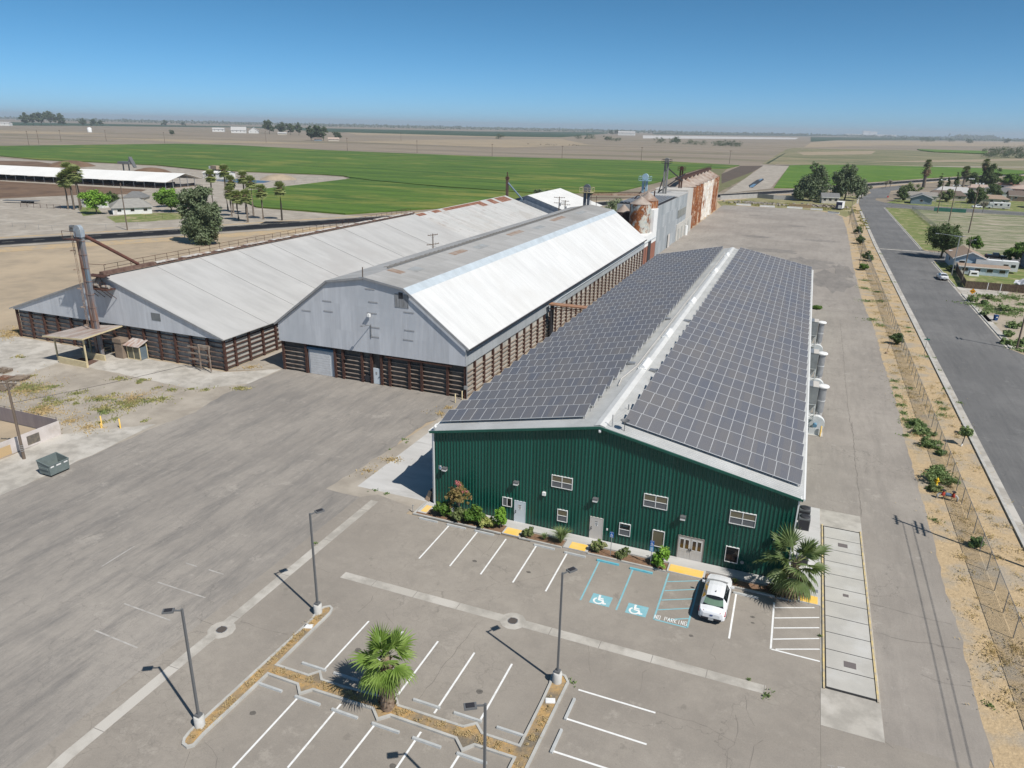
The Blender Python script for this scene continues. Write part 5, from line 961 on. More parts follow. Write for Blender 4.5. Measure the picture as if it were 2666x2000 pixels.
for k, (px_, hh) in enumerate(((-11.05,2.3),(-7.72,2.3))):
    t = thing('parking_sign', ('blue accessible parking sign between the two planted shrubs','double blue accessible van parking sign left of the entrance bush')[k], 'sign', (px_,51.55,.08))
    part('sign_post', MB().tube([(0,0,0),(0,0,hh)],.028,8), GALV, t)
    s = part('sign_panel', MB().box(-.16,.16,-.035,-.03,hh-.5,hh), mat('sign_blue_face', (.01,.12,.42), rough=.4), t)
    im = MB(); icon(im, -.12, hh-.38, .24, lambda x, y: (x, -.038, y), Vector((0,-1,0))); im.box(-.12,.12,-.038,-.0365,hh-.48,hh-.44).box(-.15,.15,-.038,-.0365,hh-.07,hh-.05)
    part('sign_symbol', im, WHITE, s)
    if k:
        part('sign_panel', MB().box(-.16,.16,-.035,-.03,hh-1.0,hh-.53), mat('sign_lightblue', (.02,.25,.5), rough=.4), t)
        im = MB()
        for j in range(4): im.box(-.11,.11,-.038,-.0365,hh-.66-.09*j,hh-.62-.09*j)
        part('sign_text', im, WHITE, t)
# lamp posts
def lamp_post(label, loc, hd):
    t = thing('lamp_post', label, 'lamp post', loc, 0, 'car park lamp posts')
    part('concrete_base', MB().lathe((0,0,0),[(.3,0),(.3,.72),(.27,.76)],18), mat('base_concrete', (.6,.59,.56), (.5,.49,.46), 2), t)
    part('base_cover', MB().box(-.17,.17,-.17,.17,.755,.9), STEELG, t)
    part('pole_shaft', MB().idx([(-.065,-.065,.9),(.065,-.065,.9),(.065,.065,.9),(-.065,.065,.9),(-.055,-.055,8.15),(.055,-.055,8.15),(.055,.055,8.15),(-.055,.055,8.15)],[(4,5,6,7),(0,1,5,4),(1,2,6,5),(2,3,7,6),(3,0,4,7)]), STEELG, t)
    dx, dy = math.cos(hd), math.sin(hd)
    part('lamp_arm', MB().beam((0,0,8.05),(dx*.45,dy*.45,8.1),.07), STEELG, t)
    h = part('lamp_head', MB().box(.4,1.0,-.19,.19,8.05,8.15,0,hd,(0,0)), STEELG, t)
    part('heat_fins', MB().box(.5,.9,-.13,.13,8.151,8.19,0,hd,(0,0)), DARKM, h)
    return t
lp = lamp_post('far left lamp post on the island nearest the warehouse yard', (-28.66,35.85,.09), R(60))
lamp_post('right lamp post on the rounded end of the right island', (-10.55,36.05,.09), R(55))
lamp_post('near left lamp post on the rounded end of the left island', (-28.67,24.45,.09), R(212))
lamp_post('nearest lamp post, its foot outside the lower picture edge', (-10.6,24.6,.09), R(212))
for k, p in enumerate(((-28.35,34.3),(-10.4,34.3))): solid('utility_box', MB().box(-.3,.3,-.2,.2,.0,.06).box(-.22,.22,-.13,.13,.06,.075), WHITE, ('white handhole cover on the left island','white handhole cover on the right island')[k], 'utility box', None, (*p,.09), R(20))
# truck scale
ts = thing('truck_scale', 'long concrete truck scale deck with yellow edge rails', 'truck scale', (6.93,53.2,0)); TO = (-6.93,-53.2,0)
struct('scale_approach', MB().box(5.17,8.66,38.9,67.4,0,.02), CONC)
for k in range(11):
    y0 = 42.45+1.965*k; part('deck_slab', MB().box(5.52,8.42,y0+.04,y0+1.93,.02,.05), mat('deck_concrete', (.5,.48,.435), (.43,.415,.38), .4, (.54,.53,.5), .3), ts, TO)
part('deck_pit', MB().box(5.42,8.5,42.3,64.2,.0,.035), mat('gap_black', (.03,.03,.03)), ts, TO)
for xx in (5.36,8.52): part('edge_rail', MB().box(xx-.06,xx+.06,42.2,64.3,.02,.11), mat('worn_yellow', (.68,.53,.24), (.4,.35,.28), 2), ts, TO)
for yy in (61.2,45.2,53.5): part('access_plate', MB().cbox((7.0,yy,.055),(.75 if yy != 53.5 else .4,.6 if yy != 53.5 else .35,.02)), mat('plate_steel', (.16,.14,.135)), ts, TO)
part('vault_cover', MB().box(4.6,5.0,52.9,53.3,.1,.13), GALV, ts, TO)

# ---------------------------------------------------------------- cars
CARW = mat('white_car_paint', (.78,.79,.8), rough=.18, spec=.6); TYRE = mat('tyre_rubber', (.02,.02,.02), rough=.9); RIM = mat('alloy_rim', (.5,.5,.52), rough=.3, metal=.8)
CGLASS = glass('car_glass', (.012,.016,.018), .03); REDL = mat('tail_red', (.35,.015,.02), rough=.15, spec=.6); BLACKP = mat('black_plastic', (.03,.03,.035), rough=.5)
def car(label, loc, rz, st, glassy, paint=CARW, green=None, cat='car', group=None, wr=.34, wy=(-1.45,1.42)):
    """lofted body: st = (y, half width, sill z, belt z, greenhouse half width, roof z)"""
    t = thing('parked_car', label, cat, loc, rz, group)
    def sec(s):
        y, w, zs, zb, g, zr = s
        return [(-w*.86,y,zs),(-w*.99,y,zs+.12),(-w,y,(zs+zb)/2),(-w*.95,y,zb-.06),(-w*.9,y,zb),(-g,y,max(zr-.05,zb+.003)),(-g*.55,y,zr+.0),(0,y,zr+.015)]
    B, Gw, Gs, Gr, Gf = MB(), MB(), MB(), MB(), MB()
    S = [sec(s) for s in st]
    for i in range(len(S)-1):
        for sgn in (1,-1):
            for k in range(7):
                q = [S[i][k],S[i][k+1],S[i+1][k+1],S[i+1][k]]; q = [(sgn*x,y,z) for x,y,z in q]
                if sgn > 0: q = q[::-1]
                tgt = B; kd = glassy.get(i)
                if kd == 'side' and k == 4: tgt = Gs
                elif kd == 'rear' and k >= 5: tgt = Gr
                elif kd == 'front' and k >= 5: tgt = Gf
                elif kd in ('rear','front') and k == 4 and False: tgt = Gs
                tgt.face(q, 0, True)
    for s_, fl in ((S[0],0),(S[-1],1)):
        ringp = s_ + [(-x,y,z) for x,y,z in s_[::-1][1:]]; B.face(ringp if fl else ringp[::-1])
    body = part('body', B, paint, t)
    for nm, m_, mm in (('side_window',Gs,CGLASS),('rear_window',Gr,green or CGLASS),('windscreen',Gf,CGLASS)):
        if m_.f: part(nm, m_, mm, t)
    w0 = max(s[1] for s in st)
    for sx in (-1,1):
        for y in wy:
            wh = part('wheel', MB().tube([(sx*(w0-.2),y,wr),(sx*(w0+.005),y,wr)],wr,18), TYRE, t); part('rim', MB().tube([(sx*(w0-.02),y,wr),(sx*(w0+.012),y,wr)],wr*.62,12), RIM, wh)
        yb, zb = st[1][0], st[1][3]
        part('tail_lamp', MB().idx([(sx*w0*.46,yb-.04,zb-.24),(sx*w0*.97,yb+.14,zb-.18),(sx*w0*.95,yb+.42,zb+.06),(sx*w0*.56,yb+.02,zb+.06),(sx*w0*.5,yb+.1,zb-.2),(sx*w0*.85,yb+.2,zb-.16),(sx*w0*.84,yb+.34,zb-.03),(sx*w0*.55,yb+.1,zb-.03)],[(0,1,2,3),(3,2,6,7),(0,4,5,1)]+[(3,2,1,0)]), REDL, t)
        ym = st[-4][0] if len(st) > 6 else 1
        part('mirror', MB().cbox((sx*(w0+.1),.85,zb+.08),(.2,.12,.14)), paint, t)
        part('head_lamp', MB().cbox((sx*w0*.66,st[-1][0]-.12,st[-1][3]-.04),(.42,.2,.12)), GLASS, t)
    part('number_plate', MB().cbox((0,st[0][0]-.025,st[0][3]-.4),(.36,.03,.17)), mat('plate_grey', (.45,.46,.46)), t)
    part('rear_bumper_trim', MB().box(-w0*.72,w0*.72,st[0][0]-.02,st[0][0]+.15,st[0][2]-.02,st[0][2]+.12), BLACKP, t)
    part('badge', MB().cbox((0,st[0][0]-.015,st[0][3]-.08),(.2,.03,.07)), mat('badge_blue', (.03,.06,.2), rough=.2), t); part('antenna_fin', MB().cbox((0,-.85,max(s[5] for s in st)+.03),(.05,.12,.06)), BLACKP, t)
    return t
SEDAN = [(-2.56,.58,.44,.86,.46,.88),(-2.5,.78,.38,.98,.62,1.0),(-2.34,.9,.3,1.06,.72,1.09),(-1.95,.95,.26,1.09,.74,1.14),(-1.14,.96,.24,1.04,.6,1.44),(-.6,.96,.24,1.02,.62,1.5),(.1,.96,.24,1.01,.62,1.52),(.66,.96,.24,1.0,.61,1.46),(1.45,.955,.25,.98,.72,1.05),(1.95,.93,.27,.92,.72,.97),(2.35,.82,.3,.84,.64,.88),(2.55,.6,.36,.72,.46,.76)]
SG = {3:'rear',4:'side',5:'side',6:'side',7:'front'}
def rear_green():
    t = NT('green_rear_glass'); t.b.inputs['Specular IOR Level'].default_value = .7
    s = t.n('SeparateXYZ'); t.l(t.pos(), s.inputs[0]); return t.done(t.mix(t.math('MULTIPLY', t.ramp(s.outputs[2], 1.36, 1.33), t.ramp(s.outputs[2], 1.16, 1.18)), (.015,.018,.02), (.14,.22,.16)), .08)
SEDBIG = [(y*1.06-.1,w*1.03,*r) for y, w, *r in SEDAN]
car('white sedan parked beside the blue hatched bay', (-2.2,48.7,.01), R(-.5), SEDBIG, SG, CARW, rear_green(), wy=(-1.6,1.5))

# ---------------------------------------------------------------- vegetation builders
import numpy as np
def leafmat(name, c1, c2, sc_=.6, tr=.25, rough=.6):
    if name in MATS: return MATS[name]
    t = NT(name); P = t.pos(); k_ = 1.0 if name.startswith('dry') else 1.75; c1, c2 = [tuple(min(.8,a*k_) for a in c) for c in (c1,c2)]; col = t.mix(t.noise(P, sc_, 4, .6, .35, .65), c1, c2)
    t.done(col, rough); t.b.inputs['Specular IOR Level'].default_value = .25
    tl = t.n('BsdfTranslucent'); t.l(t.mix(.5, col, (.25,.32,.03)), tl.inputs[0]); mx = t.n('MixShader'); mx.inputs[0].default_value = tr
    t.l(t.b.outputs[0], mx.inputs[1]); t.l(tl.outputs[0], mx.inputs[2]); t.l(mx.outputs[0], t.out.inputs[0]); MATS[name] = t.mat; return t.mat
def quads(name, C, U, V, mats):
    """mesh of separate quads: centres C and half-axis vectors U, V (numpy n x 3)"""
    n = len(C); P = np.empty((n,4,3)); P[:,0] = C-U-V; P[:,1] = C+U-V*.6; P[:,2] = C+U*.7+V; P[:,3] = C-U*.8+V*.8
    me = bpy.data.meshes.new(name); me.vertices.add(4*n); me.vertices.foreach_set('co', P.reshape(-1)); me.loops.add(4*n); me.loops.foreach_set('vertex_index', np.arange(4*n, dtype=np.int32)); me.polygons.add(n); me.polygons.foreach_set('loop_start', np.arange(0,4*n,4, dtype=np.int32))
    me.materials.append(mats); me.update(); return me
def unit(a): return a/np.maximum(np.linalg.norm(a, axis=1, keepdims=True), 1e-6)
def crown_mesh(name, lobes, nclump, nleaf, size, m, seed=1, clump=.35, flat=.5, drop=0):
    """leaves gathered in clumps over several ellipsoid lobes (cx,cy,cz,rx,ry,rz)"""
    rg = np.random.default_rng(seed); C = []; L = np.array(lobes, float); wts = L[:,3]*L[:,4]*L[:,5]; wts = wts/wts.sum()
    k = rg.choice(len(L), nclump, p=wts); d = unit(rg.normal(size=(nclump,3))); r = rg.random(nclump)**.4
    cen = L[k,:3] + d*r[:,None]*L[k,3:]; rad = clump*L[k,3:].mean(axis=1)*(.6+.8*rg.random(nclump))
    idx = rg.integers(0, nclump, nleaf); off = rg.normal(size=(nleaf,3))*.5*rad[idx][:,None]; off[:,2] *= .8
    P = cen[idx]+off
    if drop: P[:,2] -= drop*np.abs(rg.normal(size=nleaf))*rad[idx]
    N = unit(unit(off)+rg.normal(size=(nleaf,3))*.6+np.array([0,0,flat])); U = unit(np.cross(N, rg.normal(size=(nleaf,3)))); V = np.cross(N, U); s = size*(.6+.8*rg.random(nleaf))[:,None]
    return quads(name, P, U*s*.6, V*s, m)
BARK = mat('grey_bark', (.17,.14,.11), (.11,.09,.07), 3, rough=.95, stretch=(3,3,.5))
def branches(h0, tips, r=.2, seed=1):
    b = MB(); rn = random.Random(seed); b.tube([(0,0,0),(.05*h0,.02*h0,h0*.5),(0,0,h0)], [r,r*.8,r*.65], 8)
    for tx, ty, tz in tips: b.tube([(0,0,h0*.85),(tx*.45+rn.uniform(-.2,.2),ty*.45,h0+(tz-h0)*.55),(tx,ty,tz)], [r*.55,r*.35,r*.1], 6)
    return b
def tree(name, label, loc, h, lobes, m, nclump=60, nleaf=2500, size=.35, h0=None, r=.25, seed=1, group=None, cat='tree', clump=.35, drop=0, rz=0, bark=None):
    t = thing(name, label, cat, loc, rz, group); h0 = h0 or h*.35
    size *= .66; nleaf = int(nleaf*1.9)
    part('trunk', branches(h0, [(l[0]*.8,l[1]*.8,l[2]) for l in lobes[:7]], r, seed), bark or BARK, t)
    link('crown', crown_mesh('crown', lobes, nclump, nleaf, size, m, seed, clump, .5, drop), t); return t
def lobes_for(h, z0, w, n, seed, top=.75):
    """irregular crown: a few big lobes round an axis"""
    rn = random.Random(seed); L = [(0,0,z0+(h-z0)*.5,w*.6,w*.6,(h-z0)*.42)]
    for k in range(n):
        a = 2*math.pi*k/n+rn.uniform(-.5,.5); zz = z0+(h-z0)*rn.uniform(.2,top); q = w*rn.uniform(.35,.6)
        L.append((math.cos(a)*w*.55,math.sin(a)*w*.55,zz,q,q,q*rn.uniform(.6,.95)))
    L.append((rn.uniform(-.2,.2)*w,0,h-.25*(h-z0),w*.4,w*.4,(h-z0)*.25)); return L
LF_DARK = leafmat('dark_evergreen_leaf', (.03,.052,.018), (.07,.095,.035)); LF_EUC = leafmat('eucalyptus_leaf', (.065,.09,.045), (.12,.145,.085)); LF_MID = leafmat('mid_green_leaf', (.045,.095,.015), (.09,.15,.03)); LF_BRIGHT = leafmat('bright_green_leaf', (.09,.19,.02), (.15,.25,.04))
LF_OLIVE = leafmat('olive_leaf', (.075,.1,.035), (.12,.14,.06)); LF_BRONZE = leafmat('bronze_leaf', (.13,.11,.035), (.19,.13,.06), 2); LF_BLUE = leafmat('blue_green_weed', (.09,.14,.05), (.15,.19,.08)); LF_DRY = leafmat('dry_blade', (.6,.44,.23), (.7,.54,.31), 1, .4)
PALMG = leafmat('palm_leaf', (.09,.15,.026), (.16,.22,.06), 1.2, .3, .45); PALMO = leafmat('palm_leaf_olive', (.065,.1,.034), (.125,.155,.07), 1.2, .3, .45); PALMD = mat('dead_frond', (.28,.2,.12), (.2,.13,.08), 3); BOOT = mat('palm_boot', (.33,.25,.18), (.2,.14,.1), 4, bump=.02)
def frond(m, el, L, Bl, segs, span, droop, seed):
    """fan frond: hub at the origin, petiole along +x raised by el; tips bend down"""
    rn = random.Random(seed); b = MB(); d = Vector((math.cos(el),0,math.sin(el)))
    hub = d*L + Vector((0,0,-.08*L*droop)); d2 = (d+Vector((0,0,-.28*droop))).normalized(); side = Vector((0,1,0)); nrm = side.cross(d2)*-1
    w = .022
    b.tube([(0,0,0), d*L*.5+Vector((0,0,.03*L)), hub], [w*1.5,w,w*.8], 5, 1)
    P1 = []; P2 = []
    for k in range(segs+1):
        a = -span+2*span*k/segs; dr = d2*math.cos(a)+side*math.sin(a); f = 1-.28*abs(a/span)**2; pl = (.035 if k % 2 else -.035)*Bl
        q1 = hub+dr*Bl*.46*f+nrm*pl+Vector((0,0,-.06*droop*Bl)); P1.append(q1)
    for k in range(segs):
        b.face([hub, P1[k], P1[k+1]])
        a = -span+2*span*(k+.5)/segs; dr = d2*math.cos(a)+side*math.sin(a); f = (1-.28*abs(a/span)**2)*rn.uniform(.9,1.08)
        mid = (P1[k]+P1[k+1])/2; e1 = mid+dr*Bl*.3*f+Vector((0,0,-.1*droop*Bl)); wv = (P1[k+1]-P1[k])*.24
        e2 = e1+dr*Bl*.26*f*(1-.45*droop)+Vector((0,0,-.2*droop*Bl*rn.uniform(.7,1.3)))
        b.face([P1[k],P1[k+1],e1+wv,e1-wv]); b.face([e1-wv,e1+wv,e2])
    return b.mesh('frond', [m, mat('petiole', (.2,.26,.08), (.3,.3,.14), 3)])
def fan_palm(label, loc, th, seed, m, nf=40, L=1.0, Bl=1.15, r=.3, skirt=14):
    t = thing('fan_palm', label, 'palm', loc, 0); rn = random.Random(seed)
    b = MB().tube([(0,0,0),(0,0,th*.5),(0,0,th)], [r*1.25,r*1.1,r*.75], 12, 0)
    for k in range(110):
        z = th*(k/110)*.98; a = k*2.4; rr = r*1.25-(r*.5)*(z/th); c_, s_ = math.cos(a), math.sin(a)
        b.idx([(c_*rr-s_*.09,s_*rr+c_*.09,z),(c_*rr+s_*.09,s_*rr-c_*.09,z),(c_*(rr+.16)+s_*.05,s_*(rr+.16)-c_*.05,z+.2),(c_*(rr+.16)-s_*.05,s_*(rr+.16)+c_*.05,z+.2)],[(0,1,2,3),(3,2,1,0)])
    part('trunk', b, BOOT, t)
    V = [frond(m, R(e), L, Bl, 20, R(84+8*(k%2)), dr, seed*10+k) for k, (e, dr) in enumerate(((66,.12),(38,.3),(12,.55),(-16,.75),(-46,.9)))]
    for k in range(nf):
        q = k/nf; vi = min(4, int(q*5)); o = link('frond', V[vi], t, (0,0,th-.25*q), k*2.39996+rn.uniform(-.2,.2)); o.rotation_euler[1] = R(rn.uniform(-9,9)); s = rn.uniform(.78,1.14); o.scale = (s,s*rn.uniform(.75,1.0),s); o.rotation_euler[0] = R(rn.uniform(-22,22))
    D = frond(PALMD, R(-58), L*.8, Bl*.9, 12, R(70), 1.0, seed+5)
    for k in range(skirt): o = link('dead_frond', D, t, (0,0,th-.35), k*2.39996+.5)
    return t
fan_palm('bright green fan palm growing on the car park island', (-19.35,29.95,.09), 3.75, 3, PALMG, 29, .9, 1.3, .34, 3)
fan_palm('olive green fan palm at the right corner of green building', (3.0,51.55,.08), 3.1, 8, PALMO, 31, 1.35, 1.55, .3, 10)
# bedding plants along the green wall
def shrub(label, loc, h, w, m, seed, size=.09, n=1500, cat='shrub', z0=.12, clump=.4):
    t = thing('shrub', label, cat, (*loc,.085)); b = MB(); rn = random.Random(seed)
    for k in range(5): b.tube([(0,0,0),(rn.uniform(-.3,.3)*w,rn.uniform(-.3,.3)*w,h*.6)],[.02,.01],5)
    part('stems', b, BARK, t); link('foliage', crown_mesh('foliage', lobes_for(h, z0*h, w*.8, 5, seed, .7), 38, n, size, m, seed, clump), t); return t
def spiky(label, loc, h, m, n=70, seed=1, w=.03, spread=1.0, cat='plant', z=.085):
    t = thing('spiky_plant', label, cat, (*loc,z)); rn = random.Random(seed); b = MB()
    for k in range(n):
        a = rn.uniform(0,6.283); e = rn.uniform(.15,1.0); l = h*rn.uniform(.7,1.1); c_, s_ = math.cos(a), math.sin(a); sx = e*spread
        p1 = Vector((c_*sx*l*.35,s_*sx*l*.35,l*.6)); p2 = Vector((c_*sx*l*.8,s_*sx*l*.8,l*(1.0-.35*e))); sd = Vector((-s_*w,c_*w,0))
        b.face([-sd, sd, p1+sd, p1-sd]); b.face([p1-sd, p1+sd, p2])
    part('blades', b, m, t); return t
shrub('leafy shrub at the left end of the front bed', (-26.75,51.85), 1.35, 1.15, LF_MID, 11, .1, 1700)
shrub('spreading shrub with yellow tips under the flowering tree', (-24.9,51.85), 1.05, 1.25, LF_OLIVE, 12, .1, 1700)
shrub('tall dark shrub in the middle of the left bed', (-23.5,51.95), 1.7, 1.2, LF_MID, 13, .11, 2000)
shrub('pale yellow-green low shrub right of the dark shrub', (-22.3,51.75), .9, .95, leafmat('lime_leaf', (.17,.2,.05), (.25,.25,.09), 3), 14, .1, 1300)
shrub('feathery upright shrub beside the first yellow ramp', (-21.1,51.9), 2.1, .85, LF_BRIGHT, 15, .08, 1700)
shrub('small rounded shrub right of the first yellow ramp', (-18.4,51.75), .75, .8, LF_OLIVE, 16, .09, 1000)
spiky('small agave in the middle planting bed', (-16.9,51.7), .8, LF_BLUE, 60, 17, .025)
spiky('large feathery grass clump left of the second ramp', (-15.45,51.8), 1.6, LF_BLUE, 420, 18, .016, 1.0)
shrub('variegated shrub below the beige door', (-12.25,51.8), .95, .9, leafmat('mottled_leaf', (.08,.13,.03), (.24,.22,.12), 3), 19, .09, 1300)
shrub('small shrub between the two blue parking signs', (-10.1,51.7), .8, .7, LF_OLIVE, 20, .08, 900)
shrub('tall feathery shrub left of the double door', (-6.95,51.9), 1.75, 1.0, LF_BRIGHT, 21, .08, 2000)
spiky('small agave in front of the white sedan', (-1.1,51.75), .5, leafmat('yellow_agave', (.2,.22,.06), (.3,.28,.1), 2), 40, 22, .03)
shrub('dark brown dry bush at the foot of corner palm', (2.2,51.7), .9, 1.2, mat('dry_dark_bush', (.05,.035,.025), (.1,.06,.04), 3), 23, .09, 1300)
t = tree('flowering_tree', 'small bronze flowering tree against the left end of green wall', (-25.3,52.3,.08), 3.6, lobes_for(3.7,1.2,1.15,6,31), LF_BRONZE, 60, 2600, .085, 1.3, .05, 31, clump=.32)
link('blossom', crown_mesh('blossom', [(0,0,3.5,.5,.5,.3),(.5,0,2.9,.4,.4,.3)], 10, 160, .06, leafmat('pink_blossom', (.4,.12,.14), (.3,.12,.1), 2), 5), t)
t = thing('debris_pile', 'dark covered pile with tan cloth at the green corner', 'debris', (-29.0,54.6,0)); part('cover', MB().lathe((.1,0,0),[(.75,0),(.7,.5),(.45,.95),(.1,1.15)],9), DARKM, t); part('cloth', MB().idx([(-.7,-.6,.0),(-.1,-.85,.02),(.0,-.5,.95),(-.35,-.4,1.0)],[(0,1,2,3),(3,2,1,0)]), mat('tan_cloth', (.42,.3,.2)), t)
solid('standpipe', MB().tube([(0,0,0),(0,0,.75)],.035,8).tube([(0,0,.7),(.12,0,.72)],.03,6), GALV, 'thin grey pipe at the left end of front kerb', 'pipe', None, (-29.6,51.5,0))

# ---------------------------------------------------------------- right verge: fence, hydrant, valves, weeds
def chain_mat():
    t = NT('chain_link'); s = t.n('SeparateXYZ'); t.l(t.pos(), s.inputs[0])
    h = t.math('ADD', s.outputs[0], s.outputs[1]); k = 14
    f1 = t.math('ABSOLUTE', t.math('SUBTRACT', t.math('FRACT', t.math('MULTIPLY', t.math('ADD', h, s.outputs[2]), k)), .5)); f2 = t.math('ABSOLUTE', t.math('SUBTRACT', t.math('FRACT', t.math('MULTIPLY', t.math('SUBTRACT', h, s.outputs[2]), k)), .5))
    a = t.math('LESS_THAN', t.math('MINIMUM', f1, f2), .085); t.done((.3,.31,.31), .5, .5); tr = t.n('BsdfTransparent'); mx = t.n('MixShader'); t.l(a, mx.inputs[0]); t.l(tr.outputs[0], mx.inputs[1]); t.l(t.b.outputs[0], mx.inputs[2]); t.l(mx.outputs[0], t.out.inputs[0]); return t.mat
CHAIN = chain_mat(); FPOST = mat('fence_pipe', (.28,.29,.3), rough=.5, metal=.4)
def chain_fence(label, pts, h=1.85, step=3.0, group=None, barb=False, mesh=True, pm=None):
    t = thing('chain_link_fence', label, 'fence', (*pts[0],0), 0, group); pm = pm or FPOST; ox, oy = pts[0]; pmesh = MB().tube([(0,0,0),(0,0,h+.05)],.035,6).mesh('post', pm); tr = MB(); pn = MB()
    for (x0,y0),(x1,y1) in zip(pts, pts[1:]):
        L = math.hypot(x1-x0,y1-y0); n = max(1,int(L/step))
        for k in range(n): link('post', pmesh, t, (x0-ox+(x1-x0)*k/n, y0-oy+(y1-y0)*k/n, 0))
        tr.tube([(x0-ox,y0-oy,h),(x1-ox,y1-oy,h)],.025,5)
        pn.face([(x0-ox,y0-oy,.03),(x1-ox,y1-oy,.03),(x1-ox,y1-oy,h),(x0-ox,y0-oy,h)])
    link('post', pmesh, t, (x1-ox,y1-oy,0)); part('top_rail', tr, pm, t)
    if mesh: part('mesh_panel', pn, CHAIN, t)
    return t
chain_fence('long chain-link fence between the drive and the street', [(17.95,28),(17.9,56),(17.9,95),(17.9,160),(17.9,228),(18.4,300),(19.2,372)], 1.8)
hd = thing('fire_hydrant', 'yellow fire hydrant in front of the green weeds', 'hydrant', (16.22,77.64,0))
part('barrel', MB().lathe((0,0,0),[(.17,0),(.17,.06),(.11,.08),(.11,.58),(.15,.6),(.15,.64),(.12,.72),(.05,.8),(.03,.85)],14), mat('hydrant_yellow', (.72,.47,.02), rough=.5), hd)
part('outlet_cap', MB().tube([(-.22,0,.45),(.22,0,.45)],.07,10).tube([(0,-.22,.4),(0,0,.4)],.09,10), bpy.data.materials['hydrant_yellow'], hd)
bf = thing('backflow_valve', 'red and grey backflow valve assembly beside the hydrant', 'valve', (16.75,74.55,0), R(-2))
part('pipe_run', MB().tube([(-.85,0,0),(-.85,0,.4),(-.7,0,.55),(.7,0,.55),(.85,0,.4),(.85,0,0)],.1,10), mat('valve_grey', (.5,.5,.5), (.4,.4,.4), 4), bf)
for sx in (-.42,.45):
    v_ = part('gate_valve', MB().lathe((sx,0,.5),[(.17,-.12),(.17,.14),(.09,.2),(.08,.42)],12), mat('valve_red', (.4,.05,.03), rough=.5), bf); part('hand_wheel', MB().lathe((sx,0,.92),[(.2,0),(.2,.03)],12), DARKM, v_)
part('check_body', MB().tube([(-.2,0,.55),(.25,0,.55)],.18,12), mat('valve_blue', (.1,.16,.24)), bf); part('supports', MB().beam((-.3,0,0),(-.3,0,.5),.05).beam((.35,0,0),(.35,0,.5),.05), CREAM, bf)
ss = thing('street_sign', 'green street name sign on the verge before the street', 'sign', (21.0,129.4,0)); part('sign_post', MB().tube([(0,0,0),(0,0,2.6)],.03,6), FPOST, ss); part('name_plate', MB().box(-.4,.4,-.01,.01,2.45,2.65).box(-.01,.01,-.4,.4,2.66,2.85), mat('sign_green', (.02,.2,.14)), ss)
sp = thing('sapling_stake', 'thin leaning stake with shrub stump on the verge', 'stake', (15.33,127.43)); part('stake', MB().tube([(0,0,0),(.25,.1,1.8)],.03,6), mat('red_stake', (.25,.12,.08)), sp); part('stump', MB().lathe((0,0,0),[(.25,0),(.2,.2),(.05,.28)],8), BOOT, sp)
sp = thing('small_tree', 'small clipped tree with whitewashed foot on the verge', 'tree', (20.31,89.94)); part('trunk', MB().tube([(0,0,0),(.25,.4,1.35)],[.06,.045],6), DARKM, sp); part('trunk_paint', MB().tube([(0,0,0),(.05,.08,.28)],.09,8), WHITE, sp); link('crown', crown_mesh('crown',[(.35,.5,1.75,.55,.55,.5)],25,900,.1,LF_BLUE,4), sp)
BU = [((17.45,134.32),1.9,1.3,LF_DARK,'dark green bush against the fence halfway along the street'),((17.99,226.04),2.6,1.9,LF_DARK,'dark bush on the fence beyond the rear lot corner'),((18.32,289.1),2.6,2.0,LF_DARK,'dark bush on the fence near the silver trailer'),((17.53,261.01),2.8,2.2,LF_DARK,'dark bush on the fence, second from the trailer'),((15.97,209.33),1.6,1.6,LF_MID,'low palm-like plant at the rear lot edge'),((16.9,78.69),.95,2.2,LF_BLUE,'large low green weed mass beside the hydrant'),((16.5,80.79),.6,1.2,LF_BLUE,'low green weed beyond the hydrant'),((16.99,88.63),.5,1.6,LF_BLUE,'low green weed mat by the fence, third'),((16.84,92.2),.5,1.5,LF_BLUE,'low green weed mat by the fence, second'),((16.42,94.87),.5,1.4,LF_BLUE,'low green weed mat by the fence, farthest'),((17.73,86.28),.5,.7,LF_BLUE,'small weed tuft against the fence foot'),((17.81,65.86),.7,.8,LF_BLUE,'blue-green weed at the fence by the pole shadow'),((21.3,93.87),.8,1.0,LF_BLUE,'round blue-green bush beside the street gutter'),((15.82,76.19),.45,.9,LF_OLIVE,'olive weed clump in front of the hydrant'),((4.78,156.18),.4,1.3,LF_MID,'green weed patch at the solar building side on the drive')]
for k, (p, h, w, m, lb) in enumerate(BU): shrub(lb, p, h, w, m, 40+k, .085 if h < 1.2 else .16, 2200, 'bush', .05, .45)
def tufts(name, spots, n, hgt, wid, m, seed, lie=0):
    """loose ground growth too small to count: blades scattered round the spots (x, y, radius)"""
    rg = np.random.default_rng(seed); S = np.array(spots, float); wt = S[:,2]**1.7; k = rg.choice(len(S), n, p=wt/wt.sum()); a = rg.random(n)*6.283; r = np.abs(rg.normal(size=n))*.6*S[k,2]*(.5+.9*rg.random(len(S)))[k]*(1+.5*np.sin(a*2+S[k,0]*9))
    C = np.stack([S[k,0]+r*np.cos(a), S[k,1]+r*np.sin(a), np.full(n, hgt*.45)], 1); U = np.stack([np.cos(a*3),np.sin(a*3),np.zeros(n)],1)*wid; V = unit(rg.normal(size=(n,3))*(.45+lie)+np.array([0,0,1.-lie]))*hgt*(.4+.7*rg.random(n))[:,None]*.5
    o = link(name, quads(name, C, U, V, m)); o['kind'] = 'stuff'; return o
rg = random.Random(9)
vs = [(rg.uniform(15.2,21.3), 45+rg.random()**1.3*230, rg.uniform(.5,1.6)) for _ in range(420)]
tufts('dry_grass', vs, 22000, .22, .03, LF_DRY, 1, .85)
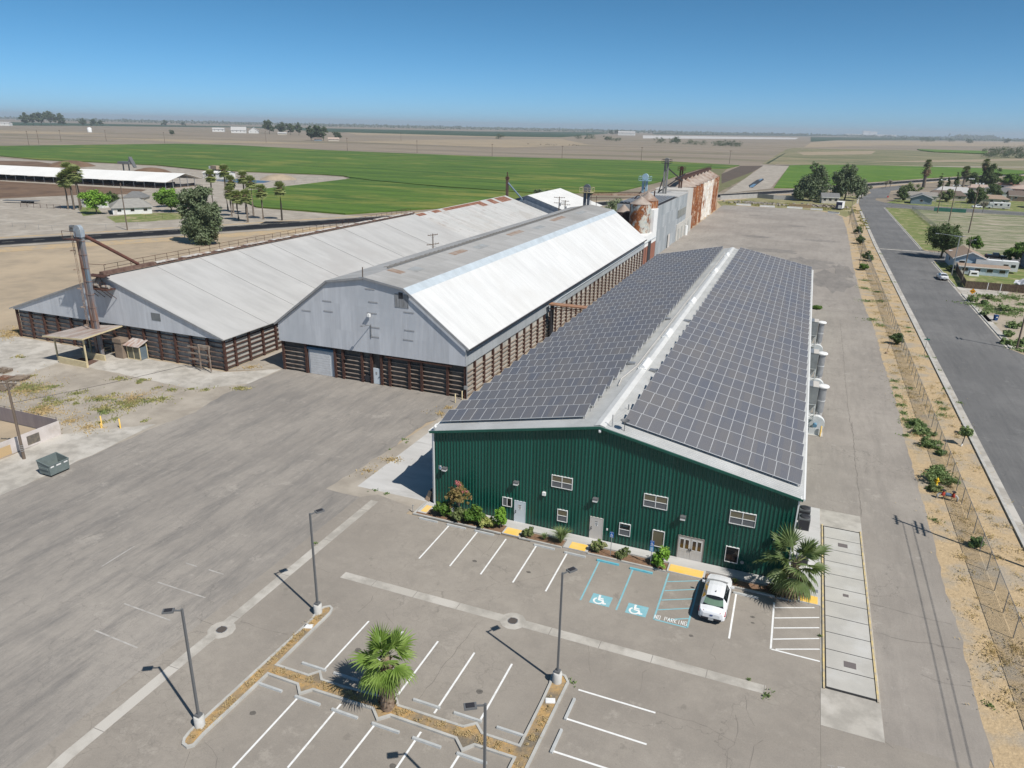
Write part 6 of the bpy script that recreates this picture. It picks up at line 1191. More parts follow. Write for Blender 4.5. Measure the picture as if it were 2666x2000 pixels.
tufts('verge_weeds', [(*p,r) for p, r in (((15.27,112.38),.8),((15.14,109.08),.8),((15.12,105.5),.9),((15.2,101.72),1),((15.19,98.58),1),((15.21,96.04),1),((15.23,93.63),.9),((17.51,170.03),1.2),((17.51,180.27),1.6),((15.82,147.01),1.3),((19.83,194.52),.8),((21.61,194.66),.8),((20.27,144.26),.8),((21.27,128.16),.9),((20.49,147.46),.8),((22,121.06),.5),((21.64,111.57),.6),((20.05,104.88),.7),((20.13,102.39),1),((19.67,99.98),.9),((16.94,109.65),.7),((22.66,106.08),.5),((15.04,183.16),1.5),((14.85,168.7),1.6),((15.46,193.82),1.4),((21.98,241.53),.8),((14.7,151.22),1.4),((15.04,69.48),.6),((15.19,94.52),.7),((14.68,90.63),.8),((15.01,44.71),.4),((2,40.14),.3),((-34.46,43.55),.25),((-38.39,65.41),.3),((-37.79,64.76),.35),((-38.46,62.34),.3),((-34.91,53.66),.3),((-33.58,53.57),.3),((2.04,40.12),.3),((0.91,41.13),.25),((-9.53,36.46),.25),((5.13,47.62),.2))], 6000, .2, .05, LF_BLUE, 2)
tufts('yard_weeds', [(*p,r) for p, r in (((-79.5,60.66),1.8),((-83.69,67.25),.9),((-80,67.1),.7),((-80.57,68.08),.6),((-76.2,66.74),.7),((-73.88,66.81),.8),((-71.9,68.14),.6),((-70,68.61),.6),((-75.84,58.15),2.2),((-74.53,61.87),1.3),((-73.21,63.01),1),((-74.25,60.16),1.6),((-75.98,60.67),1.2),((-72.47,63.74),.9),((-66.2,70.79),.9),((-66.22,71.08),.9),((-82.92,57.21),1),((-83.3,55.49),.9),((-91.76,59.52),2.4),((-89.85,59.82),2),((-88.66,61.25),1.2),((-83.88,60.86),1),((-84.98,57.86),.9),((-82.47,58.75),.7),((-80.73,58.22),.7),((-79.49,62.6),.5),((-68.64,57.49),.5),((-72.66,55.29),.6),((-72.32,56.6),.5),((-105,68.17),.6),((-104.06,68.24),.6),((-83.6,67.16),.8),((-80.31,68.06),.8),((-95.08,62.91),.6))], 7000, .22, .08, leafmat('yard_weed_leaf', (.12,.15,.055), (.27,.23,.11), .5), 3)
tufts('straw_tufts', [(*p,r) for p, r in (((-118.39,77.19),3),((-116.82,75.16),3),((-76.39,54.04),2),((-81.61,54.69),3),((-72.99,53.56),2),((-82.74,55.24),2.5),((-76.14,62.48),3),((-90.39,58.7),4),((-71.17,78.48),1.5),((-38.16,73.97),1),((-38.26,76.17),1),((-36.89,60.2),1.2),((-37.82,56.96),1))], 6000, .22, .05, LF_DRY, 4)
ig = tufts('island_grass', [(rg.uniform(-28.55,-28.25),rg.uniform(23.5,36),.2) for _ in range(45)]+[(rg.uniform(-27.8,-11),rg.uniform(29.7,30.1),.2) for _ in range(60)]+[(rg.uniform(-10.6,-10.2),rg.uniform(23,35),.2) for _ in range(40)], 5200, .16, .025, LF_DRY, 5, .7)
ig.location = (0,0,.09)

# ---------------------------------------------------------------- neighbourhood on the right
def rect_wall(w, d, h): return MB().box(-w/2,w/2,-d/2,d/2,0,h)
def house(label, loc, w, d, h, rh, wallm, roofm, rz=0, ridge='y', hip=0, over=.45, group=None, wins=3, door=True, solar=False, name='house', cat='house', z=0):
    """gable or hip house; ridge along local y (gable faces the front) or x"""
    t = thing(name, label, cat, (*loc,z), rz, group); hw, hd = w/2, d/2
    wall = part('wall', rect_wall(w, d, h), wallm, t)
    ow, od = hw+over, hd+over; zb = h-over*rh/(hw if ridge == 'y' else hd)*.5
    if ridge == 'y':
        A = [(-ow,-od,zb),(ow,-od,zb),(ow,od,zb),(-ow,od,zb)]; r0, r1 = (0,-od+hip,h+rh), (0,od-hip,h+rh)
        F = [(0,4,5,3),(1,2,5,4),(0,1,4),(2,3,5)]
    else:
        A = [(-ow,-od,zb),(ow,-od,zb),(ow,od,zb),(-ow,od,zb)]; r0, r1 = (-ow+hip,0,h+rh), (ow-hip,0,h+rh)
        F = [(0,1,5,4),(2,3,4,5),(3,0,4),(1,2,5)]
    V = A+[r0,r1]
    if hip: part('roof', MB().idx(V, F+[(3,2,1,0)]), roofm, t)
    else:
        part('roof', MB().idx(V, F[:2]).idx([(x,y,q-.14) for x,y,q in V], [tuple(reversed(f)) for f in F[:2]]), roofm, t)
        G_ = MB()
        if ridge == 'y':
            for s_ in (-1,1): G_.face([(-hw,s_*(hd+.004),h-.01),(hw,s_*(hd+.004),h-.01),(0,s_*(hd+.004),h+rh-.12)][::(1 if s_ < 0 else -1)])
            part('fascia', MB().beam((-ow,-od,zb-.02),(0,-od,h+rh-.05),.06,.2).beam((0,-od,h+rh-.05),(ow,-od,zb-.02),.06,.2), WHITE, t)
        else:
            for s_ in (-1,1): G_.face([(s_*(hw+.004),-hd,h-.01),(s_*(hw+.004),hd,h-.01),(s_*(hw+.004),0,h+rh-.12)][::(-1 if s_ < 0 else 1)])
            part('fascia', MB().box(-ow,ow,-od-.05,-od,zb-.2,zb), WHITE, t)
        part('gable', G_, wallm, t)
    for k in range(wins):
        xx = -hw+w*(k+.5+(.0 if door else 0))/wins; ww = min(1.3,w/wins*.5)
        wn_ = part('window', MB().box(xx-ww/2-.08,xx+ww/2+.08,-hd-.05,-hd-.004,h*.38,h*.82), WHITE, t); part('pane', MB().box(xx-ww/2,xx+ww/2,-hd-.07,-hd-.051,h*.42,h*.78), GLASS, wn_)
    if door: part('door', MB().box(-hw+w*.02+.2,-hw+w*.02+1.1,-hd-.06,-hd-.004,0,2.05), BEIGE, t)
    wn_ = part('window', MB().box(-hw-.05,-hw-.004,-.7,.7,h*.38,h*.8), WHITE, t); part('pane', MB().box(-hw-.07,-hw-.051,-.6,.6,h*.42,h*.76), GLASS, wn_)
    if solar:
        for k in range(6): part('solar_panel', MB().idx([(.3+.35*k-w*.0,-.9-.9*0,0)],[]) if 0 else MB().face([(w*.08+1.05*(k%3),-hd+.4+1.7*(k//3),h+.35+.25*(k//3)),(w*.08+1.0+1.05*(k%3),-hd+.4+1.7*(k//3),h+.35+.25*(k//3)),(w*.08+1.0+1.05*(k%3),-hd+2.0+1.7*(k//3),h+.6+.25*(k//3)),(w*.08+1.05*(k%3),-hd+2.0+1.7*(k//3),h+.6+.25*(k//3))]), PVG, t)
    return t
LBLUE = mat('light_blue_stucco', (.4,.5,.58), (.35,.45,.53), .8); GBLUE = mat('grey_blue_stucco', (.22,.28,.33), (.19,.245,.29), .8); PINK = mat('pink_stucco', (.55,.36,.28), (.5,.32,.25), .8); CREAMW = mat('cream_stucco', (.6,.55,.46), (.52,.48,.4), .8); WHST = mat('white_stucco', (.7,.7,.68), (.62,.62,.6), .8)
TANSH = mat('tan_shingle', (.36,.27,.2), (.3,.225,.17), 1.5, bump=.02); BRNSH = mat('brown_shingle', (.14,.11,.09), (.18,.14,.115), 1.5); GRYSH = mat('grey_shingle', (.2,.2,.195), (.155,.155,.155), 1.5); PALESH = mat('pale_shingle', (.5,.49,.47), (.42,.41,.4), 1.2); PNKSH = mat('pinkish_shingle', (.46,.36,.3), (.4,.31,.26), 1.2)
house('light blue house with tan gable roof at the street corner', (42.2,229.5), 7.6, 13, 3.0, 1.75, LBLUE, TANSH, 0, 'y', 0, .5, None, 2)
t = house('low pale blue annex with flat brown roof behind wooden fence', (44.2,218.4), 11, 4.8, 2.1, .35, mat('pale_annex', (.5,.58,.62), (.44,.52,.56), .8), TANSH, 0, 'x', 0, .3, None, 4)
tl = thing('travel_trailer', 'long white travel trailer behind the low annex', 'trailer', (48.2,223.6,0), R(-2)); part('trailer_body', MB().box(-4.8,4.8,-1.25,1.25,.55,3.0), WHST, tl); part('trailer_roof', MB().box(-4.82,4.82,-1.27,1.27,3.0,3.06), WHITE, tl); part('window', MB().box(1.5,2.6,-1.29,-1.26,1.6,2.3).box(3.2,4.2,-1.29,-1.26,1.6,2.3), GLASS, tl); part('roof_vent', MB().cbox((1.5,0,3.15),(.6,.6,.18)).cbox((-2,.2,3.15),(.5,.5,.18)), WHITE, tl)
for sx in (-1,.2): part('wheel', MB().tube([(sx,-1.2,.35),(sx,-.9,.35)],.35,12), TYRE, tl)
# wooden fence, board by board
WOODF = mat('dark_fence_board', (.085,.055,.04), (.13,.09,.065), 1.4, (.06,.04,.03), .8, stretch=(3,3,.4))
def board_fence(label, a, c, h=1.75, w=.3):
    t = thing('board_fence', label, 'fence', (*a,0)); L = math.hypot(c[0]-a[0],c[1]-a[1]); ang = math.atan2(c[1]-a[1],c[0]-a[0]); n = int(L/w); t.rotation_euler = (0,0,ang); bm_ = MB().box(.01,w-.012,-.012,.012,.05,h).mesh('board', WOODF); rn = random.Random(n)
    for k in range(n): link('board', bm_, t, (k*w, rn.uniform(-.008,.008), rn.uniform(-.05,.03)))
    part('rail', MB().box(0,L,.013,.08,.4,.5).box(0,L,.013,.08,1.3,1.4), WOODF, t); return t
board_fence('dark wooden fence facing the vacant lot', (37.0,195.0), (70,195.2)); board_fence('dark wooden fence along the street beside white sedan', (38.6,219.2), (37.0,195.1))
for k, xx in enumerate((41.3,43.9)): solid('white_post', MB().box(-.06,.06,-.06,.06,0,1.75).box(-.07,.07,-.07,.07,1.75,1.8), WHITE, ('left','right')[k]+' short white post in front of the wooden fence', 'post', None, (xx,194.2,0))
t = thing('boat', 'boat on trailer under a crumpled white tarpaulin', 'boat', (50.5,200.5,0), R(-30)); tp = MB(); rn = random.Random(3)
for i in range(8):
    for j in range(5):
        f = lambda i, j: (-2.6+.65*i, -1.1+.44*j, .9+ (1.5-1.25*abs(j-2.5)/2.5 + .25*math.sin(i*2.1+j*1.3))*(.55+.45*math.sin(math.pi*(i+.6)/9)))
        tp.face([f(i,j),f(i+1,j),f(i+1,j+1),f(i,j+1)])
part('tarpaulin', tp, mat('white_tarp', (.66,.66,.68), (.56,.56,.6), 2, bump=.04), t); part('hull', MB().idx([(-2.5,-1,.9),(2.2,-1,.9),(2.9,0,.95),(2.2,1,.9),(-2.5,1,.9),(-2.4,0,.4),(2.0,0,.4)],[(0,1,6,5),(1,2,6),(2,3,6),(3,4,5,6),(4,0,5),(4,3,2,1,0)]), WHITE, t); part('wheel', MB().tube([(-.6,-1.1,.33),(-.6,-.9,.33)],.33,12).tube([(-.6,.9,.33),(-.6,1.1,.33)],.33,12), TYRE, t)
t = thing('camper_shell', 'white camper shell in the yard of the blue annex', 'camper shell', (41.9,214.6,0)); part('shell', MB().idx([(-1.1,-.9,0),(1.1,-.9,0),(1.1,.9,0),(-1.1,.9,0),(-.9,-.7,1.15),(1.0,-.7,1.15),(1.0,.7,1.15),(-.9,.7,1.15)],[(4,5,6,7),(0,1,5,4),(1,2,6,5),(2,3,7,6),(3,0,4,7)]), WHITE, t); part('window', MB().box(-.6,.6,-.86,-.82,.45,.85), GLASS, t)
car('white sedan parked on the street by the wooden fence', (33.6,205.2,.01), R(3), SEDAN, SG)
HATCH = [(-2.2,.78,.42,1.0,.66,1.45),(-2.05,.9,.3,1.05,.72,1.62),(-1.2,.93,.26,1.05,.7,1.72),(-.2,.94,.26,1.04,.7,1.74),(.5,.94,.26,1.03,.68,1.68),(1.15,.93,.27,1.02,.78,1.1),(1.9,.9,.29,.98,.74,1.02),(2.25,.76,.34,.86,.6,.9)]
car('white SUV parked left of the motorhome', (78.3,428,.01), R(97), HATCH, {0:'rear',1:'side',2:'side',3:'side',4:'front'}, wy=(-1.3,1.3))
car('silver car on the far side road above the houses', (150,655,.01), R(60), SEDAN, SG)
TRUCK = [(-2.75,.86,.5,1.2,.8,1.22),(-2.6,.95,.45,1.25,.88,1.27),(-1.0,.97,.42,1.25,.88,1.27),(-.9,.97,.42,1.25,.8,1.85),(.6,.97,.42,1.22,.78,1.9),(1.2,.97,.42,1.2,.85,1.25),(2.4,.93,.45,1.15,.85,1.18),(2.75,.8,.5,1.0,.7,1.05)]
car('black pickup truck parked beyond the blue house', (52.8,247.5,.01), R(-95), TRUCK, {2:'rear',3:'side',4:'front'}, mat('black_paint', (.02,.02,.022), rough=.2), None, 'pickup', None, .4, (-1.7,1.8))
rv = thing('motorhome', 'white motorhome parked on the side street', 'motorhome', (87.6,428.6,0), R(-2))
part('coach_body', MB().yz([(-1.2,.5),(-1.2,3.0),(-1.05,3.15),(1.05,3.15),(1.2,3.0),(1.2,.5)],-2.6,4.6).box(-4.2,-2.6,-1.2,1.2,1.95,3.0), WHST, rv); part('cab', MB().box(-4.6,-2.61,-1.05,1.05,.5,1.9).box(-5.3,-4.6,-1.0,1.0,.5,1.25), WHST, rv)
for a, c in ((-2.1,-.9),(.2,1.2),(3.4,4.1)): part('window', MB().box(a,c,-1.23,-1.2,1.7,2.5), GLASS, rv)
part('stripe', MB().box(-2.6,4.6,-1.215,-1.202,1.0,1.12), mat('brown_stripe', (.25,.16,.1)), rv)
for xx in (-3.9,2.2): part('wheel', MB().tube([(xx,-1.1,.42),(xx,-.8,.42)],.42,12).tube([(xx,.8,.42),(xx,1.1,.42)],.42,12), TYRE, rv)
part('roof_unit', MB().cbox((1,0,3.28),(1.0,.8,.25)), WHITE, rv)
# far houses of the subdivision
house('slate blue house with grey gable roof by the side street', (54.7,439.5), 9.5, 11, 3.0, 1.9, GBLUE, GRYSH, R(-4), 'y', 0, .6, None, 1, False)
house('long low house with grey roof behind the slate blue house', (56,462), 17, 9, 2.8, 1.6, CREAMW, mat('mid_grey_shingle', (.3,.28,.25), (.24,.22,.2), 1.2), R(-4), 'x', 0)
house('house with dark brown roof right of the slate house', (71,474), 18, 10, 2.8, 2.2, CREAMW, BRNSH, R(-4), 'x', 3)
house('house with pale grey roof below the tall bare palm', (78,500), 20, 11, 3, 2.6, WHST, PALESH, R(-4), 'x', 4)
house('house with dusty grey roof beside the round palm', (104,520), 18, 11, 3, 2.3, WHST, GRYSH, R(-4), 'x', 4)
house('salmon pink house with brown roof at the right edge', (113,494), 17, 12, 3, 2.3, PINK, BRNSH, R(-4), 'x', 0, .7)
house('house with tan hip roof behind the motorhome', (90,462), 16, 10, 2.8, 1.7, CREAMW, TANSH, R(-4), 'x', 4)
house('dark house with solar panels at the right edge', (110,447), 13, 10, 2.8, 2.0, mat('purple_stucco', (.13,.1,.13)), TANSH, R(-4), 'x', 0, .5, None, 3, True, True)
house('house with pinkish hip roof at the upper right edge', (125,560), 17, 12, 3, 2.4, PINK, PNKSH, R(-4), 'y', 4)
house('small house with pale pinkish roof under the pine', (101,556), 14, 9, 2.8, 1.8, CREAMW, PNKSH, R(-4), 'x', 3)
house('small white house with rust roof left of the pine', (126,600), 13, 9, 2.8, 1.8, WHST, mat('rust_shingle', (.3,.16,.11), (.25,.13,.09), 1), R(-4), 'x', 3)
house('grey house roof cut by the right edge above the bush', (62,236), 9, 9, 2.8, 1.8, GBLUE, GRYSH, 0, 'x', 0)
# street trees, palms, poles
tree('street_tree', 'large dark leafy tree at the street corner', (38.2,242.4), 10.6, [(0,0,6.4,4.2,4.2,3.6),(-2.6,0,7.2,2.4,2.4,2.2),(2.8,.5,6.4,2.6,2.6,2.4),(.3,-2.4,5.2,2.8,2.4,2.2),(-1.8,-1,4.6,2.2,2.2,1.8),(2.0,-1,4.4,2,2,1.7),(.6,0,9.0,2.2,2.2,1.4)], LF_DARK, 150, 9000, .3, 3.2, .38, 51, clump=.3, drop=.5)
tree('street_tree', 'small green tree right of the large corner tree', (48.5,256.9), 5.4, lobes_for(5.4,1.6,2.6,5,52), LF_MID, 50, 2600, .28, 1.8, .15, 52)
tree('street_tree', 'green tree beside the black pickup', (58,243), 6.2, lobes_for(6.2,.8,4.0,6,53), LF_MID, 70, 4000, .32, 1.6, .2, 53)
tree('street_tree', 'dark bushy tree left of the slate blue house', (46.6,446), 6.5, lobes_for(6.5,.4,3.4,6,54), LF_DARK, 50, 2600, .4, 1.5, .2, 54)
tree('street_tree', 'olive hedge tree above the slate blue house', (55,492), 6.0, lobes_for(6,.3,6.5,7,55), LF_OLIVE, 60, 2800, .45, 1.2, .2, 55)
tree('street_tree', 'round green tree behind the motorhome', (82,455), 8.5, lobes_for(8.5,1,5.0,6,56), LF_DARK, 60, 3000, .45, 2, .25, 56)
tree('street_tree', 'low palm-like tree right of the brown roofed house', (70,458), 7.5, lobes_for(7.5,.5,4.2,6,57), LF_OLIVE, 50, 2600, .45, 2, .2, 57)
tree('pine_tree', 'tall dark pine among the far houses', (117,618), 15.5, [(0,0,5,5.5,5.5,4),(-3,0,8,3.5,3.5,3),(3,0,9.5,3.8,3.8,3.2),(0,0,12.5,3.6,3.6,2.8),(4,0,6,3.6,3.6,3)], LF_DARK, 110, 5000, .55, 3, .4, 58)
tree('street_tree', 'broad green tree right of the dark pine', (127,600), 10.5, lobes_for(10.5,1,6.8,7,59), LF_MID, 80, 3600, .55, 2.5, .3, 59)
tree('street_tree', 'dark tree left of the tall pine', (107,618), 9, lobes_for(9,1,6,7,60), LF_DARK, 70, 3200, .5, 2.5, .3, 60)
tree('street_tree', 'dark tree at the right edge beyond the houses', (142,605), 8.5, lobes_for(8.5,1,6,6,61), LF_DARK, 60, 2800, .5, 2.5, .3, 61)
tree('street_tree', 'green tree behind the dusty grey roof', (98,498), 8, lobes_for(8,1,4.5,6,62), LF_DARK, 55, 2600, .45, 2, .25, 62)
for k, (p, h, lb) in enumerate((((81.5,578),9.5,'left thin cypress beyond the brown roof'),((90.5,575),12,'tall thin cypress beyond the brown roof'),((86,577),7.5,'short cypress between two thin cypresses'),((103,585),8,'cypress beside the round palm'))): tree('cypress_tree', lb, p, h, [(0,0,h*.3,1.1,1.1,h*.3),(0,0,h*.6,.9,.9,h*.3),(0,0,h*.85,.5,.5,h*.15)], LF_DARK, 30, 1000, .4, h*.2, .15, 70+k, clump=.5)
def far_palm(label, loc, h, m, seed, r=1.9, tr=.3, skirt=0., tm=None, group=None):
    t = thing('palm_tree', label, 'palm', loc, 0, group); rn = random.Random(seed); part('trunk', MB().tube([(0,0,0),(rn.uniform(-.2,.2),rn.uniform(-.2,.2),h*.5),(0,0,h-.3)],[tr*1.3,tr,tr*.9],8), tm or mat('palm_trunk', (.2,.165,.13), (.15,.12,.095), 2), t)
    b = MB()
    for k in range(56):
        a = k*2.39996; e = R(78-140*(k/56)**.9); L = r*rn.uniform(.85,1.15); d = Vector((math.cos(a)*math.cos(e),math.sin(a)*math.cos(e),math.sin(e))); s = Vector((-math.sin(a),math.cos(a),0)); hub = Vector((0,0,h-.4))+d*L*.45
        for j in range(7):
            f = (j-3)/3.2; dd = (d+s*f*1.1).normalized(); tip = hub+dd*L*.62+Vector((0,0,-.28*L*(1-math.sin(e))*.5)); w = s*.1*r+Vector((0,0,.03)); m2 = (hub+tip)/2
            b.face([hub, m2-w+dd*.1, tip, m2+w+dd*.1])
        b.beam((0,0,h-.4), hub, .05)
    part('crown', b, m, t)
    if skirt: link('skirt', crown_mesh('skirt', [(0,0,h-skirt*.55,tr*2.4,tr*2.4,skirt*.5)], 40, 1100, .3, PALMD, seed, .5, 0), t)
    return t
FPG = leafmat('far_palm_leaf', (.1,.125,.04), (.18,.2,.08), 1.5, .2); FPD = leafmat('far_palm_dull', (.06,.075,.03), (.11,.12,.055), 1.5, .2)
far_palm('tall shaggy palm with long dead skirt beyond the houses', (71.4,575), 16.3, FPD, 1, 2.6, .9, 9)
far_palm('round headed palm among the far houses', (97,590), 11.5, FPD, 2, 3.4, .7, 4)
far_palm('tall dark palm beside the dark pine', (113.5,622), 16.5, FPD, 3, 2.8, .7, 6)
for k, (p, w_, h, lb) in enumerate((((46.39,549.85),3.2,4.6,'left leafless tree at the road junction'),((49.81,559.73),3.4,5,'right leafless tree at the road junction'),((76.33,402.09),3,5,'bare tree between white SUV and motorhome'))):
    t = thing('bare_tree', lb, 'tree', p); b = MB(); rn = random.Random(k); b.tube([(0,0,0),(0,0,h*.4)],[.2,.14],6)
    for j in range(26): a = rn.uniform(0,6.28); q = rn.uniform(.3,1); b.tube([(0,0,h*.38),(math.cos(a)*w_*.25*q,math.sin(a)*w_*.25*q,h*.65),(math.cos(a)*w_*.6*q,math.sin(a)*w_*.6*q,h*(.8+.2*rn.random()))],[.08,.05,.03],4,caps=False)
    part('trunk', b, mat('grey_twig', (.22,.19,.17)), t); link('crown', crown_mesh('crown', [(0,0,h*.8,w_*.55,w_*.55,h*.2)], 20, 500, .2, leafmat('sparse_twig', (.17,.15,.12), (.22,.2,.16)), k), t)
def flood_pole(label, loc, h, lean=0, heads=4):
    t = thing('floodlight_pole', label, 'light pole', loc); part('pole_shaft', MB().tube([(0,0,0),(lean,0,h)],[.22,.14],8), POLE, t); part('head_bar', MB().box(lean-1.3,lean+1.3,-.08,.08,h-.2,h-.05), GALV, t)
    for k in range(heads): part('floodlight', MB().cbox((lean-1.1+2.2*k/(heads-1),-.3,h+.05),(.5,.45,.5)), WHITE, t)
    return t
flood_pole('floodlight pole left of the green dugout', (56.1,389.4), 14.6, 0, 2); flood_pole('floodlight pole in the middle of the park field', (55.4,350.9), 14.4, 0, 2); flood_pole('nearest tall floodlight pole on the park field', (56.6,313.6), 17.4, 0, 3); flood_pole('floodlight pole with four white heads among houses', (81,472.3), 11.6, 0, 4)
arm_pole('utility_pole', 'brown wooden pole standing in the fence corner', (36.7,198.6), 10.8, ((.25,.5),), 0, None, .15, False, (.7,-.2,.4))
t = thing('metal_pole', 'pale steel pole with crossarm beside the blue house', 'utility pole', (36.6,211.8)); part('pole_shaft', MB().tube([(0,0,0),(0,0,10)],[.13,.1],8), GALV, t); part('crossarm', MB().box(-1.3,1.3,-.06,.06,9.75,9.9), GALV, t); part('lamp_arm', MB().beam((0,0,9.9),(-5,-.6,10.3),.07).cbox((-5.2,-.6,10.28),(.7,.3,.15)), GALV, t)
arm_pole('utility_pole', 'brown utility pole at the right edge near the corner', (35.95,139.7), 11.2, ((.2,1.0),(1.0,.7)), R(90))
arm_pole('utility_pole', 'utility pole outside the right edge casting the long shadow', (21.2,63.8), 13.0, ((.3,.9),(2.4,1.2),(3.1,1.2)), R(90))
wire('overhead_cable', 'left overhead cable of the street pole line', (21.44,63.8,12.3), (21.4,5,12.6), .3, .03); wire('overhead_cable', 'right overhead cable of the street pole line', (22.2,63.8,12.3), (22.1,5,12.6), .3, .03)
arm_pole('utility_pole', 'thin dark pole on the verge beyond the drive', (15.4,217.5), 6.4, ((.2,0),), 0, None, .07); arm_pole('utility_pole', 'leaning lamp pole at the far end of verge', (16.3,318.2), 9.9, ((.2,0),), 0, None, .09); arm_pole('utility_pole', 'thin bent pole on the verge near the junction', (20.2,296), 6.3, ((.2,0),), 0, None, .08)
st = thing('stop_sign', 'red stop sign at the side street junction', 'sign', (39,439.5)); part('sign_post', MB().tube([(0,0,0),(0,0,2.2)],.04,6), GALV, st); part('sign_panel', MB().face([(.5*math.cos(R(22.5+45*k)),-.05,2.55+.5*math.sin(R(22.5+45*k))) for k in range(8)]).face([(.5*math.cos(R(22.5-45*k)),.0,2.55+.5*math.sin(R(22.5-45*k))) for k in range(8)]), mat('stop_red', (.6,.03,.02), rough=.4), st)
lt = MB()
def upright(b, text, x0, z0, h, y, w=.16):
    x = 0
    for ch in text:
        for s_ in UF[ch]:
            for (a, c), (e, f) in zip(s_, s_[1:]): b.beam((x0+h*(x+a),y,z0+h*c),(x0+h*(x+e),y,z0+h*f),w*h,.01)
        x += .85
UF = dict(FONT); UF['S'] = [[(.6,1),(0,1),(0,.5),(.6,.5),(.6,0),(0,0)]]
upright(lt, 'STOP', -.33, 2.44, .22, -.065); part('sign_text', lt, WHITE, st)
ys = thing('warning_sign', 'yellow diamond warning sign beside the vacant lot', 'sign', (36.4,183.3)); part('sign_post', MB().tube([(0,0,0),(0,0,1.4)],.035,6), FPOST, ys); part('sign_panel', MB().face([(0,-.04,.85),(.62,-.04,1.47),(0,-.04,2.09),(-.62,-.04,1.47)]).face([(0,0,.85),(-.62,0,1.47),(0,0,2.09),(.62,0,1.47)]), mat('sign_amber', (.75,.33,.01), rough=.5), ys); part('sign_arrow', MB().beam((-.3,-.05,1.47),(.3,-.05,1.47),.09,.01).beam((-.3,-.05,1.47),(-.16,-.05,1.62),.07,.01).beam((-.3,-.05,1.47),(-.16,-.05,1.32),.07,.01).beam((.3,-.05,1.47),(.16,-.05,1.62),.07,.01).beam((.3,-.05,1.47),(.16,-.05,1.32),.07,.01), DARKM, ys)
bn_ = thing('wheelie_bin', 'blue wheeled bin on the vacant lot', 'bin', (36.95,161.6), R(15)); BB = mat('bin_blue', (.02,.07,.2), rough=.5); part('bin_body', MB().idx([(-.26,-.28,.08),(.26,-.28,.08),(.26,.28,.08),(-.26,.28,.08),(-.32,-.36,1.0),(.32,-.36,1.0),(.32,.36,1.0),(-.32,.36,1.0)],[(3,2,1,0),(0,1,5,4),(1,2,6,5),(2,3,7,6),(3,0,4,7)]), BB, bn_); part('lid', MB().box(-.34,.34,-.4,.4,1.0,1.08), BB, bn_); part('label_patch', MB().box(-.12,.12,-.37,-.36,.6,.8), WHITE, bn_)
for s_ in (-.28,.28): part('wheel', MB().tube([(s_-.03,.3,.12),(s_+.03,.3,.12)],.12,10), TYRE, bn_)
VB = [((36.02,179.02),1.0,1.3,'round bush under the yellow warning sign'),((37.61,176.58),.9,1.2,'round bush in the middle of vacant lot'),((39.88,183.94),.8,1.4,'bush near the driveway on the vacant lot'),((35.84,165.73),.8,1.2,'low bush left of the blue bin'),((39.11,156.76),1.1,1.7,'large round bush right of the blue bin'),((36.39,148.62),1.1,1.2,'round bush behind the kerb by the right pole'),((35.24,142.74),.8,1.6,'low bush touching the kerb by the right pole'),((40.76,172.68),.8,2.2,'wide low bush upper right of the lot'),((37.29,142.8),1.0,1.6,'bush behind the foot of the right pole')]
for k, (p, h, w, lb) in enumerate(VB): shrub(lb, p, h, w, LF_BLUE, 80+k, .15, 1000, 'bush', .02, .45)
tufts('lot_weeds', [(*p,r) for p, r in (((35.79,175.68),2.2),((44.62,187.1),3),((39.39,168.75),2.5),((37.69,174.88),2),((41.01,182.64),2),((43.48,174.03),2.5),((38.86,186.12),2),((45.32,180.44),2),((41.79,169.93),1.6),((36.67,138.92),2),((37.58,171.43),1.6))], 5000, .35, .09, LF_BLUE, 7)
dg = thing('dugout_fence', 'dark green windscreen panel on the park backstop', 'fence', (62,396,0), R(-5)); part('screen', MB().box(-6.5,6.5,-.05,.05,.1,1.7), mat('windscreen_green', (.03,.14,.1), (.05,.19,.14), .6), dg); b = MB()
for k in range(6): b.tube([(-6.5+2.6*k,.1,0),(-6.5+2.6*k,.1,4.2)],.05,6)
b.tube([(-6.5,.1,4.2),(6.5,.1,4.2)],.05,6).tube([(-6.5,.1,1.75),(6.5,.1,1.75)],.04,6); part('backstop_frame', b, FPOST, dg)
chain_fence('chain-link fence along the park lawn', [(46.5,398),(46.5,300),(46.5,258)], 1.6, 4); chain_fence('low chain-link fence along the side street of the park', [(46.5,399),(95,395),(150,391)], 1.2, 5)
t = thing('satellite_dish', 'white satellite dish on the blue house corner', 'dish', (38.2,229.5,3.2)); part('dish', MB().lathe((0,0,.6),[(.05,0),(.4,.08),(.55,.22)],14,top=False), WHITE, t); part('mast', MB().tube([(0,0,0),(0,0,.6)],.04,6), GALV, t)
shrub('shaded hedge beside the blue house front', (37.3,219.5), 1.5, 1.6, LF_DARK, 95, .2, 900, 'hedge')

